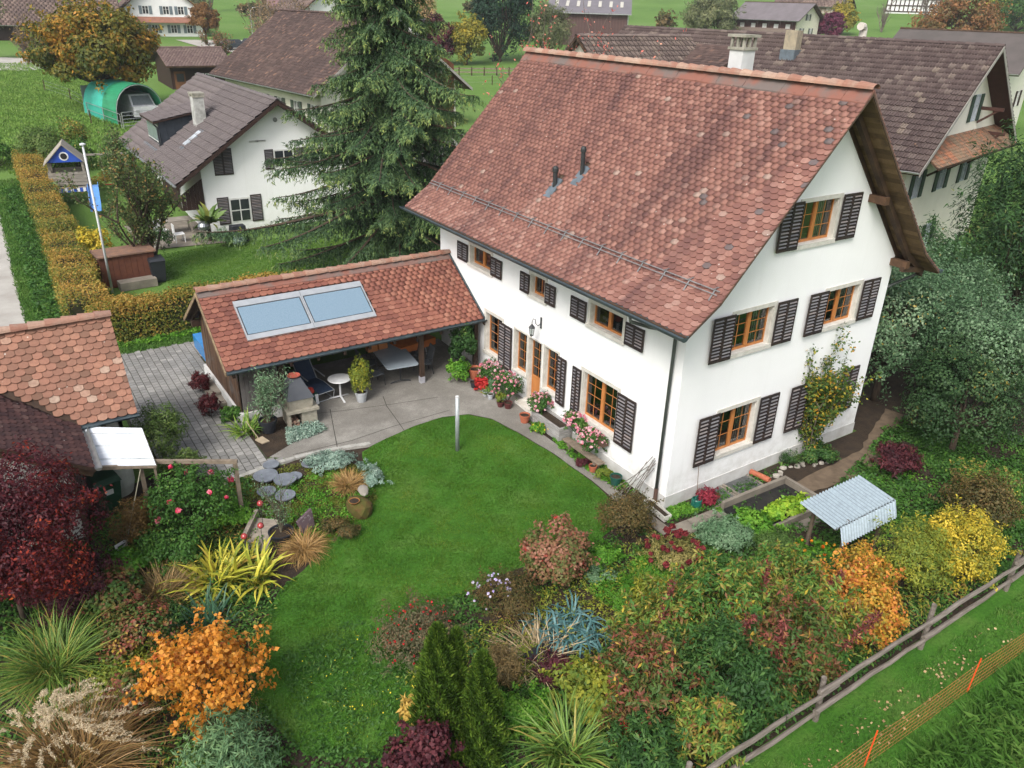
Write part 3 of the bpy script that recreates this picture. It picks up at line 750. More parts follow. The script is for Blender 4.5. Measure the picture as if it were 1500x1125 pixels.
# flashing strip under the ridge, ridge tiles
R2 = random.Random(21)
for s_2 in (-1, 1):
    m3 = MB(); k = (RZ - 6.05) / (HW / 2); dx = .24
    yy = Y0
    while yy < Y1:
        l_ = min(R2.uniform(.5, 1.4), Y1 - yy); xx = HW / 2 + s_2 * dx * R2.uniform(.95, 1.1)
        m3.hexa([(HW / 2, yy, RZ + .02), (xx, yy, RZ - abs(xx - HW / 2) * k + .0), (xx, yy + l_ * .985, RZ - abs(xx - HW / 2) * k + .0), (HW / 2, yy + l_ * .985, RZ + .02),
                 (HW / 2, yy, RZ + .075), (xx, yy, RZ - abs(xx - HW / 2) * k + .065), (xx, yy + l_ * .985, RZ - abs(xx - HW / 2) * k + .065), (HW / 2, yy + l_ * .985, RZ + .075)])
        yy += l_
    m3.build('ridge_flashing', MORTAR, roof)
ridge_tiles(roof, (HW / 2, Y1, RZ + .12), (HW / 2, Y0 - .02, RZ + .12), 36, .15, RIDGEM, R2)
def clay_colour(u, v, r):
    return r
T = Tiler(roof, house, 'plain', .222, .152, CLAY, 300, 1, .03)
def slope_planes(T, side, y0, y1, skip=None, vis=True):
    pass
kx = HW / 2; kz = RZ - 6.05; SL = math.hypot(kx, kz); s1 = math.hypot(OV, .65)
RL = Y1 - Y0
VENTS = [(.98, 6.85, .34), (1.4, 6.12, .34)]
def main_skip(u, v):
    y = Y1 - u; x = v * kx / SL
    return any(abs(y - vy) < .16 and vx - .28 < x < vx + .18 for vx, vy, _ in VENTS)
def zone(u, v, r):
    y = Y1 - u
    # tiles replaced below the vent pipes are lighter; blue-grey replacement tiles near the gable
    if v < 1.6 and (5.2 < y < 7.4): r = .55 + r * .4
    elif y > 6.5: r = r * .6 + .05
    else: r = r * .85 + .1 * min(1, (6.5 - y) / 5)
    if y < 2 and R2.random() < .03: r = 1
    elif R2.random() < .012: r = .955
    elif r > .94: r = .8
    return r
T.plane((0, Y1, 6.05), (0, -1, 0), (kx, 0, kz), RL, SL, main_skip, zone)
T.plane((-OV, Y1, EZ), (0, -1, 0), (OV, 0, .65), RL, s1 + .05, None, lambda u, v, r: min(.93, .25 + r * .7))
T.plane((HW, Y0, 6.05), (0, 1, 0), (-kx, 0, kz), RL, SL, None, None, False)
T.plane((HW + OV, Y0, EZ), (0, 1, 0), (-OV, 0, .65), RL, s1 + .05, None, None, False)
T.finish('roof_tile')
# snow guard: two rails on brackets
m3 = MB(); ZN = mat('zinc', (.42, .43, .43), .4, (.3, .31, .31), 6, metal=.7)
for dx_, dz_ in ((.08, .2), (.0, .13)): m3.tube([(-.02 + dx_, Y0 + .15, 6.05 + dz_), (-.02 + dx_, Y1 - .15, 6.05 + dz_)], .014, 6)
m3.build('snow_guard_rail', ZN, roof)
for i in range(17):
    y_ = Y0 + .3 + i * .8
    m3 = MB(); m3.beam((-.1, y_, 6.03), (.09, y_, 6.28), .03, .012); m3.beam((.02, y_, 6.28), (.2, y_, 6.3), .03, .012); m3.build('snow_guard_bracket', ZN, roof)
# vents
for (vx, vy, w_), hh, r_ in ((VENTS[0], .42, .07), (VENTS[1], .62, .065)):
    z_ = 6.05 + vx * kz / kx
    m3 = MB(); sx_ = .3
    m3.hexa([(vx - sx_, vy - .17, z_ - sx_ * kz / kx - .01), (vx + .16, vy - .17, z_ + .16 * kz / kx - .01), (vx + .16, vy + .17, z_ + .16 * kz / kx - .01), (vx - sx_, vy + .17, z_ - sx_ * kz / kx - .01),
             (vx - sx_, vy - .17, z_ - sx_ * kz / kx + .045), (vx + .16, vy - .17, z_ + .16 * kz / kx + .045), (vx + .16, vy + .17, z_ + .16 * kz / kx + .045), (vx - sx_, vy + .17, z_ - sx_ * kz / kx + .045)])
    fl = m3.build('vent_flashing', mat('lead_sheet', (.2, .24, .28), .45, (.15, .18, .2), 5, metal=.5), roof)
    m3 = MB(); m3.lathe([(r_, -.1), (r_, hh), (r_ * 1.35, hh + .005), (r_ * 1.35, hh + .1), (r_ * .9, hh + .16)], 14, (vx, vy, z_), capt=True); m3.build('vent_pipe', mat('black_pipe', (.03, .033, .035), .5), roof)
# chimney on the rear slope with open cap
ch = MB(); cx_, cy_ = 5.0, 3.95
ch.box(cx_ - .24, cy_ - .24, 8.6, cx_ + .24, cy_ + .24, 10.98); chim = ch.build('chimney', mat('chimney_plaster', (.6, .6, .6), .9, (.5, .5, .5), 2), roof)
CCAP = mat('chimney_concrete', (.35, .33, .28), .95, (.22, .21, .17), 5, bumps=.4)
ch = MB(); ch.box(cx_ - .28, cy_ - .28, 10.98, cx_ + .29, cy_ + .29, 11.05)
for a in (-.21, 0, .21):
    for b in (-.21, .21): ch.box(cx_ + a - .035, cy_ + b - .035, 11.05, cx_ + a + .035, cy_ + b + .035, 11.3)
for b in (0,):
    for a in (-.21, .21): ch.box(cx_ + a - .035, cy_ + b - .035, 11.05, cx_ + a + .035, cy_ + b + .035, 11.3)
ch.box(cx_ - .31, cy_ - .31, 11.3, cx_ + .32, cy_ + .32, 11.37); ch.build('chimney_cap', CCAP, chim)
# gutters
def gutter(parent, a, b, r, m, down=None, n=8):
    a, b = Vector(a), Vector(b); d = (b - a).normalized(); sx = d.cross(Vector((0, 0, 1))).normalized(); mb = MB(); pr_ = []
    for k in range(n + 1):
        t = math.pi * k / n; pr_.append((math.cos(t) * r, -math.sin(t) * r))
    outer = pr_; inner = [(x * .9, z * .9 + .002) for x, z in pr_]
    pts = outer + inner[::-1]; m_ = len(pts)
    vs = [p + sx * x + Vector((0, 0, z)) for p in (a, b) for x, z in pts]
    mb.raw(vs, [(i, (i + 1) % m_, m_ + (i + 1) % m_, m_ + i) for i in range(m_)])
    for p in (a, b): mb.poly([p + sx * x + Vector((0, 0, z)) for x, z in outer])
    mb.tube([a + sx * r, b + sx * r], r * .12, 6); mb.tube([a - sx * r, b - sx * r], r * .12, 6)
    return mb.build('gutter', m, parent)
gutter(roof, (-OV - .09, Y0 - .02, EZ + .02), (-OV - .09, Y1, EZ + .02), .115, METAL)
gutter(roof, (HW + OV + .07, Y0 - .02, EZ + .02), (HW + OV + .07, Y1, EZ + .02), .085, METAL)
mb = MB(); mb.box(-OV - .01, Y0 + .05, EZ - .1, -OV + .03, Y1 - .05, EZ - .02); mb.build('fascia_board', OLDW, roof)
mb = MB(); mb.tube([(-OV - .07, 0.95, EZ - .05), (-OV - .05, .93, EZ - .22), (-.6, .7, EZ - .36), (-.12, .32, EZ - .45), (-.09, .28, EZ - .62), (-.09, .28, .5)], .045, 10)
dp = mb.build('downpipe', PIPEM, house, smooth=True)
mb = MB(); mb.tube([(-.09, .28, .5), (-.09, .28, .0)], .055, 10); mb.build('downpipe_foot', mat('rusty_pipe', (.12, .07, .055), .7), dp)
mb = MB(); mb.tube([(HW + OV + .07, -.3, EZ - .05), (HW + OV, -.2, EZ - .3), (HW + .4, .1, EZ - .6), (HW + .1, .2, EZ - .75), (HW + .08, .2, .0)], .045, 10); mb.build('downpipe', PIPEM, house, smooth=True)
# door step and wall lantern, window wells
mb = MB(); mb.box(-.42, 5.55, .1, -.0, 6.55, .43); mb.build('door_step', STONE, house)
lt = thing('wall_lantern', 'dark metal lantern on a curled bracket beside the orange garden door', 'lantern', (-.02, 5.85, 3.0))
BLK = mat('black_iron', (.03, .033, .038), .5, spec=.5)
mb = MB(); mb.box(-.02, -.03, .1, .0, .03, .45); mb.tube([(-.01, 0, .25), (-.12, 0, .2), (-.2, 0, .28), (-.22, 0, .42), (-.3, 0, .46), (-.34, 0, .38), (-.34, 0, .3)], .012, 6); mb.build('bracket', BLK, lt)
mb = MB(); mb.lathe([(.015, .3), (.1, .2), (.11, .18), (.03, .29)], 6, (-.34, 0, 0)); mb.lathe([(.06, -.06), (.02, -.1)], 6, (-.34, 0, 0), capt=True)
for k in range(6):
    a = math.pi * k / 3; mb.beam((-.34 + .09 * math.cos(a), .09 * math.sin(a), .19), (-.34 + .06 * math.cos(a), .06 * math.sin(a), -.06), .01, .01)
mb.build('lantern_cage', BLK, lt)
mb = MB(); mb.lathe([(.052, -.05), (.08, .18)], 6, (-.34, 0, 0)); mb.build('lantern_glass', GLASS, lt)
for i, (xa, xb, lb) in enumerate(((1.2, 2.0, 'steel grid over the basement window well beside the watering can'), (2.2, 3.1, 'steel grid over the basement window well beside the terracotta pipe'))):
    t = thing('window_well_grate', lb, 'grate', ((xa + xb) / 2, -.4, .02), 0, 'grates over the basement window wells')
    w_ = (xb - xa) / 2
    mb = MB(); mb.box(-w_ - .06, -.36, -.2, -w_, .34, .045); mb.box(w_, -.36, -.2, w_ + .06, .34, .045); mb.box(-w_, -.36, -.2, w_, -.3, .045); mb.build('concrete_rim', SLABM, t)
    mb = MB(); mb.box(-w_, -.3, -.2, w_, .34, -.19); mb.build('well_floor', mat('dark_soil', (.02, .02, .02)), t)
    bar = MB(); bar.box(-w_, -.004, 0, w_, .004, .035); bme = bar.mesh('grate_bar', ZN)
    for k in range(18): link('grate_bar', bme, t, (0, -.28 + k * .035, .005))
    cr = MB()
    for k in range(5): cr.box(-w_ + .05 + k * (w_ * 2 - .1) / 4 - .004, -.3, .004, -w_ + .05 + k * (w_ * 2 - .1) / 4 + .004, .33, .03)
    cr.build('cross_bars', ZN, t)

# ================================================================== CARPORT
cp = thing('carport', 'open timber carport with clay tile roof and two solar panels, joined to the farmhouse', 'carport', (-4.3, 11.5, .38))
ox, oy, oz = cp.location
WOODD = mat('dark_stained_wood', (.06, .035, .022), .8, (.035, .022, .016), 4, stretch=(3, 3, .5), bumps=.3)
cy0, cy1, cyr, cze, czr = 9.05, 13.9, 11.5, 2.33, 3.95
cx0, cx1 = -8.62, -.02
def cw(mb, name, m, par=None, **k): return mb.build(name, m, par or cp, world=True, **k)
kk = (czr - cze) / (cyr - cy0)
mb = MB()
mb.hexa([(cx0, cy0, cze - .09), (cx1, cy0, cze - .09), (cx1, cyr, czr - .09), (cx0, cyr, czr - .09), (cx0, cy0, cze - .006), (cx1, cy0, cze - .006), (cx1, cyr, czr - .006), (cx0, cyr, czr - .006)])
mb.hexa([(cx0, cyr, czr - .09), (cx1, cyr, czr - .09), (cx1, cy1, czr - .09 - (cy1 - cyr) * kk), (cx0, cy1, czr - .09 - (cy1 - cyr) * kk), (cx0, cyr, czr - .006), (cx1, cyr, czr - .006), (cx1, cy1, czr - .006 - (cy1 - cyr) * kk), (cx0, cy1, czr - .006 - (cy1 - cyr) * kk)])
croof = cw(mb, 'roof', WOODD)
for a, b, c, d in ((cy0, cze, cyr, czr), (cy1, czr - (cy1 - cyr) * kk, cyr, czr)):
    mb = MB(); mb.hexa([(cx0 - .04, a, b - .13), (cx0 - .005, a, b - .13), (cx0 - .005, c, d - .13), (cx0 - .04, c, d - .13), (cx0 - .04, a, b + .0), (cx0 - .005, a, b + .0), (cx0 - .005, c, d + .0), (cx0 - .04, c, d + .0)])
    cw(mb, 'verge_board', mat('verge_wood', (.3, .22, .13)), croof)
mb = MB(); mb.hexa([(cx1 - .05, cy0, cze + .005), (cx1, cy0, cze + .005), (cx1, cyr, czr + .005), (cx1 - .05, cyr, czr + .005), (cx1 - .05, cy0, cze + .07), (cx1, cy0, cze + .07), (cx1, cyr, czr + .07), (cx1 - .05, cyr, czr + .07)])
cw(mb, 'wall_flashing', METAL, croof)
CL2 = piecemat('clay_tile_carport', [(0, (.15, .058, .046)), (.4, (.23, .09, .066)), (.8, (.29, .122, .085)), (.95, (.33, .155, .11)), (1, (.27, .2, .16))], .8, wear=(.12, .05, .042), wscale=.7, wlo=.5, whi=.8, wamt=.8, bumps=.3)
T = Tiler(croof, cp, 'plain', .222, .17, CL2, 300, 3, .032)
off_ = Vector((ox, oy, oz))
def sk(u, v):
    x = cx0 + u; y = cy0 + v / math.hypot(1, kk)
    return -7.74 < x < -3.66 and 9.78 < y < 11.0
T.plane(Vector((cx0, cy0, cze)) - off_, (1, 0, 0), (0, 1, kk), cx1 - cx0 - .04, math.hypot(cyr - cy0, czr - cze), sk, lambda u, v, r: r * .85 + (.12 if u > 4 else 0))
T.plane(Vector((cx1, cy1, czr - (cy1 - cyr) * kk)) - off_, (-1, 0, 0), (0, -1, kk), cx1 - cx0, math.hypot(cy1 - cyr, (cy1 - cyr) * kk), None, None, False)
T.finish()
mb = MB()
for s_2 in (-1, 1):
    yy = cyr + s_2 * .22; zz = czr - .22 * kk
    mb.hexa([(cx0, cyr, czr + .02), (cx1, cyr, czr + .02), (cx1, yy, zz + .02), (cx0, yy, zz + .02), (cx0, cyr, czr + .07), (cx1, cyr, czr + .07), (cx1, yy, zz + .055), (cx0, yy, zz + .055)])
cw(mb, 'ridge_flashing', MORTAR, croof)
ridge_tiles(croof, Vector((cx0 - .03, cyr, czr + .1)) - off_, Vector((cx1, cyr, czr + .1)) - off_, 23, .13, RIDGEM, R2)
g = gutter(croof, Vector((cx0, cy0 - .07, cze)) - off_, Vector((cx1, cy0 - .07, cze)) - off_, .075, METAL)
# solar panels
GLB = bpy.data.materials.new('solar_glass'); GLB.use_nodes = True
nt = GLB.node_tree; b_ = nt.nodes['Principled BSDF']; b_.inputs['Base Color'].default_value = (.1, .25, .42, 1); b_.inputs['Roughness'].default_value = .12; b_.inputs['Specular IOR Level'].default_value = 1.
wv = noise(nt, 60, 2, stretch=(1, .3, 1)); nt.links.new(ramp(nt, wv, [(.3, (.14, .22, .29)), (.7, (.2, .285, .36))]), b_.inputs['Base Color'])
b_.inputs['Coat Weight'].default_value = .6; b_.inputs['Coat Roughness'].default_value = .08
ALU = mat('aluminium', (.5, .52, .54), .4, (.42, .44, .46), 3, metal=.5)
def onr(x, y, d=0): z = cze + (y - cy0) * kk; n_ = Vector((0, -kk, 1)).normalized(); return Vector((x, y, z)) + n_ * d
def rquad(mb, xa, ya, xb, yb, d0, d1):
    mb.hexa([onr(xa, ya, d0), onr(xb, ya, d0), onr(xb, yb, d0), onr(xa, yb, d0), onr(xa, ya, d1), onr(xb, ya, d1), onr(xb, yb, d1), onr(xa, yb, d1)])
for i, (xa, xb, lb) in enumerate(((-7.74, -5.705, 'blue solar panel on the carport roof, the one nearer the open gable end'), (-5.695, -3.66, 'blue solar panel on the carport roof, the one nearer the farmhouse'))):
    t = thing('solar_panel', lb, 'solar panel', onr((xa + xb) / 2, 10.4), 0, 'solar panels on the carport roof')
    mb = MB(); rquad(mb, xa, 9.78, xb, 9.93, .0, .1); rquad(mb, xa, 10.82, xb, 11.0, .0, .1); rquad(mb, xa, 9.93, xa + .04, 10.82, 0, .1); rquad(mb, xb - .04, 9.93, xb, 10.82, 0, .1); mb.build('panel_frame', ALU, t, world=True)
    mb = MB(); rquad(mb, xa + .04, 9.93, xb - .04, 10.82, .02, .075); mb.build('panel_seal', BLK, t, world=True)
    mb = MB(); rquad(mb, xa + .075, 9.955, xb - .075, 10.795, .076, .09); mb.build('panel_glass', GLB, t, world=True)
# posts, beams, rafters, rear and end walls of upright boards
def post(x, y, z0=.37, z1=2.25, w=.14, foot=True):
    mb = MB(); mb.box(x - w / 2, y - w / 2, z0 + .25, x + w / 2, y + w / 2, z1); p = cw(mb, 'post', WOODD)
    if foot: mb = MB(); mb.box(x - w / 2 - .01, y - w / 2 - .01, z0, x + w / 2 + .01, y + w / 2 + .01, z0 + .26); cw(mb, 'post_foot', mat('pale_metal_foot', (.42, .42, .45), .5, (.3, .3, .33)), p)
post(-2.33, 9.3); post(-.25, 9.3, foot=False); post(-5.3, 13.4, foot=False); post(-2.3, 13.4, foot=False); post(-7.0, 9.35, foot=False)
mb = MB(); mb.box(cx0 + .1, 9.22, 2.17, cx1, 9.36, 2.36); mb.box(cx0 + .1, 13.35, 2.2, cx1, 13.5, 2.4); cw(mb, 'eave_beam', WOODD)
for k in range(11):
    x = cx0 + .15 + k * .84; mb = MB()
    for a, b, c, d in ((cy0, cze, cyr, czr), (cy1, czr - (cy1 - cyr) * kk, cyr, czr)):
        mb.hexa([(x, a, b - .23), (x + .09, a, b - .23), (x + .09, c, d - .23), (x, c, d - .23), (x, a, b - .095), (x + .09, a, b - .095), (x + .09, c, d - .095), (x, c, d - .095)])
    cw(mb, 'rafter', WOODD)
BRD = piecemat('wall_board', [(0, (.05, .03, .02)), (.5, (.1, .055, .035)), (1, (.14, .085, .05))], .85, wear=(.12, .12, .12), wscale=1.2, bumps=.4)
GREYB = piecemat('grey_wall_board', [(0, (.08, .075, .07)), (.5, (.14, .13, .125)), (1, (.2, .19, .18))], .9, wear=(.06, .045, .035), wscale=1.5, bumps=.4)
def boards(parent, a, b, z0, z1f, m, w=.15, name='wall_board', t=.025, world=True):
    a, b = Vector(a), Vector(b); L = (b - a).length; n = max(1, int(L / w)); d = (b - a).normalized(); nn = Vector((-d.y, d.x))
    for i in range(n):
        p = a + d * (L * i / n + .004); q_ = a + d * (L * (i + 1) / n - .004); o = nn * t
        za, zb = z1f((i) / n), z1f((i + 1) / n); mb = MB()
        mb.hexa([(*p, z0), (*q_, z0), (*(q_ + o), z0), (*(p + o), z0), (*p, za), (*q_, zb), (*(q_ + o), zb), (*(p + o), za)])
        ob = mb.build(name, m, parent, world=world); ob.color = (random.random(), 0, 0, 1)
boards(cp, (-8.2, 9.45), (-6.95, 9.45), .75, lambda s: 2.2, GREYB, .12)
boards(cp, (-8.25, 13.5), (-8.25, 9.5), .75, lambda s: min(cze + (13.5 - 4 * s - cy0) * kk, czr - (13.5 - 4 * s - cyr) * kk) - .12, BRD, .16)
boards(cp, (-6.95, 9.45), (-6.95, 12.0), .5, lambda s: 2.5, BRD, .16)
boards(cp, (-8.2, 13.55), (-.1, 13.55), .4, lambda s: 2.3, BRD, .18)
mb = MB(); mb.box(-8.32, 9.36, .2, -6.9, 9.6, .74); mb.box(-8.32, 9.6, .2, -8.12, 13.6, .74); cw(mb, 'base_wall', PLINTH)
mb = MB(); mb.box(-1.45, 13.3, .4, -.6, 13.4, 2.3); cw(mb, 'rear_door', mat('red_brown_door', (.12, .03, .018), .6))

# ================================================================== LEFT SHED (barn corner with clay tiles and brown side roof)
ls = thing('garden_shed', 'small plastered outbuilding with clay tile roof, beside the paved yard at the left edge', 'shed', (-13.5, 9.3, .35))
def lw_(mb, name, m, par=None, **k): return mb.build(name, m, par or ls, world=True, **k)
ofl = Vector(ls.location)
lx0, lx1 = -17.5, -11.2; lye, lze, lyr, lzr = 7.7, 2.35, 9.55, 4.38
k2 = (lzr - lze) / (lyr - lye)
mb = MB()
mb.hexa([(lx0, lye, lze - .09), (lx1, lye, lze - .09), (lx1, lyr, lzr - .09), (lx0, lyr, lzr - .09), (lx0, lye, lze - .006), (lx1, lye, lze - .006), (lx1, lyr, lzr - .006), (lx0, lyr, lzr - .006)])
mb.hexa([(lx0, lyr, lzr - .09), (lx1, lyr, lzr - .09), (lx1, lyr + 1.9, lze - .09), (lx0, lyr + 1.9, lze - .09), (lx0, lyr, lzr - .006), (lx1, lyr, lzr - .006), (lx1, lyr + 1.9, lze - .006), (lx0, lyr + 1.9, lze - .006)])
lr = lw_(mb, 'roof', WOODD)
CL3 = piecemat('clay_tile_shed', [(0, (.17, .095, .066)), (.25, (.24, .125, .088)), (.6, (.3, .15, .105)), (.93, (.36, .185, .125)), (1, (.42, .32, .25))], .85, wear=(.17, .105, .075), wscale=1.1, wlo=.52, whi=.8, wamt=.6, spots=(.62, .58, .52), bumps=.35)
# side roof: annex ridge runs along Y, slope falls towards +X, eave at x = -12.5
ax1, aze = -12.5, 2.33; ak = .62
def azx(x): return aze + (ax1 - x) * ak
def mainz(y): return lze + (y - lye) * k2
def in_annex(x, y): return x < ax1 and azx(x) > mainz(y) - .02
T = Tiler(lr, ls, 'plain', .222, .175, CL3, 300, 5, .032)
T.plane(Vector((lx0, lye, lze)) - ofl, (1, 0, 0), (0, 1, k2), lx1 - lx0, math.hypot(lyr - lye, lzr - lze), lambda u, v: in_annex(lx0 + u, lye + v / math.hypot(1, k2)))
T.plane(Vector((lx1, lyr + 1.9, lze)) - ofl, (-1, 0, 0), (0, -1, k2), lx1 - lx0, math.hypot(lyr - lye, lzr - lze), None, None, False)
T.finish()
ridge_tiles(lr, Vector((lx0, lyr, lzr + .07)) - ofl, Vector((lx1 + .02, lyr, lzr + .07)) - ofl, 17, .14, RIDGEM, R2)
ay0 = 5.45
mb = MB()
ayr = lye + (azx(-15.5) - lze) / k2
mb.hexa([(ax1, ay0, aze - .09), (ax1, lye + .05, aze - .09), (-15.5, ayr, azx(-15.5) - .09), (-15.5, ay0, azx(-15.5) - .09), (ax1, ay0, aze), (ax1, lye + .05, aze), (-15.5, ayr, azx(-15.5)), (-15.5, ay0, azx(-15.5))])
ar = lw_(mb, 'side_roof', WOODD)
BRN = piecemat('brown_flat_tile', [(0, (.05, .028, .03)), (.5, (.085, .042, .04)), (.95, (.11, .055, .05)), (1, (.14, .085, .075))], .8, wear=(.045, .035, .035), wscale=1, wstretch=(.3, 1.5, 1), spots=(.4, .36, .33), bumps=.3)
T = Tiler(ar, ls, 'plain', .21, .15, BRN, 300, 6, .014)
T.plane(Vector((ax1, ay0, aze)) - ofl, (0, 1, 0), (-1, 0, ak), 5.2, 3.4, lambda u, v: not in_annex(ax1 - v / math.hypot(1, ak), ay0 + u) and ay0 + u > lye)
T.finish('brown_roof_tile')
gutter(lr, Vector((ax1, lye - .07, lze)) - ofl, Vector((lx1 + .03, lye - .07, lze)) - ofl, .075, METAL)
gutter(ar, Vector((ax1 + .07, ay0 - .02, aze)) - ofl, Vector((ax1 + .07, lye - .1, aze)) - ofl, .07, ZN)
mb = MB(); mb.box(-17.3, 8.1, 0, -11.55, 8.2, 2.6); mb.box(-11.65, 8.1, 0, -11.55, 11.1, 2.7); mb.box(-17, 6.0, 0, -12.95, 6.1, 2.5); mb.box(-13.05, 6.1, 0, -12.95, 8.1, 2.5)
mb.poly([(-11.55, 8.1, 2.7), (-11.55, 11.1, 2.7), (-11.55, 9.6, 4.1)]); lw_(mb, 'wall', mat('pale_plaster_wall', (.6, .6, .57), .9, (.5, .5, .47), 1.5))
mb = MB(); mb.beam((-12.55, 5.6, 2.15), (-15.4, 5.6, 2.15 + 2.85 * ak), .1, .14); mb.beam((-12.95, 6.02, .3), (-12.95, 6.02, 2.3), .1, .1); lw_(mb, 'verge_rafter', OLDW)
mb = MB(); mb.beam((-12.5, 5.9, 2.1), (-11.6, 5.75, 1.95), .07, .09); mb.beam((-12.0, 8.0, .3), (-12.0, 8.0, 2.2), .12, .12); mb.beam((-11.7, 8.3, .3), (-11.7, 8.3, 2.2), .1, .1); lw_(mb, 'timber', mat('grey_timber', (.25, .2, .15), .9, (.15, .12, .09), 6))
# translucent canopy
PCM, nt, b_ = new_mat('white_plastic_sheet'); b_.inputs['Base Color'].default_value = (.68, .72, .76, 1); b_.inputs['Roughness'].default_value = .25; b_.inputs['Transmission Weight'].default_value = .0
nt.links.new(ramp(nt, noise(nt, 2.5, 3, stretch=(.4, 3, 1)), [(.35, (.62, .67, .72)), (.65, (.8, .83, .86))]), b_.inputs['Base Color'])
can = thing('plastic_canopy', 'white plastic sheet canopy fixed below the gutters of the plastered outbuilding', 'canopy', (-11.9, 6.5, 2.1))
A_, B_, C_, D_ = [Vector(p) for p in ((-12.42, 7.72, 2.27), (-11.24, 7.05, 2.22), (-11.27, 5.42, 2.04), (-12.5, 6.05, 2.06))]
n = 6
for i in range(n):
    p0 = D_.lerp(A_, i / n + .002); p1 = D_.lerp(A_, (i + 1) / n - .002); q0 = C_.lerp(B_, i / n + .002); q1 = C_.lerp(B_, (i + 1) / n - .002); dz = Vector((0, 0, .012)); w_ = Vector((0, 0, .018 * (i % 2)))
    mb = MB(); mb.hexa([p0 + w_, q0 + w_, q1 + w_, p1 + w_, p0 + w_ + dz, q0 + w_ + dz, q1 + w_ + dz, p1 + w_ + dz]); mb.build('plastic_sheet', PCM, can, world=True)
mb = MB(); mb.beam(C_ - Vector((0, 0, .04)), B_ - Vector((0, 0, .04)), .04, .05); mb.beam(A_ - Vector((0, 0, .04)), B_ - Vector((0, 0, .04)), .04, .05); mb.beam(D_ - Vector((0, 0, .04)), C_ - Vector((0, 0, .04)), .04, .05); mb.beam((-11.3, 5.5, 0), (-11.3, 5.5, 2.0), .05, .05); mb.build('canopy_frame', mat('grey_timber', (.25, .2, .15)), can, world=True)

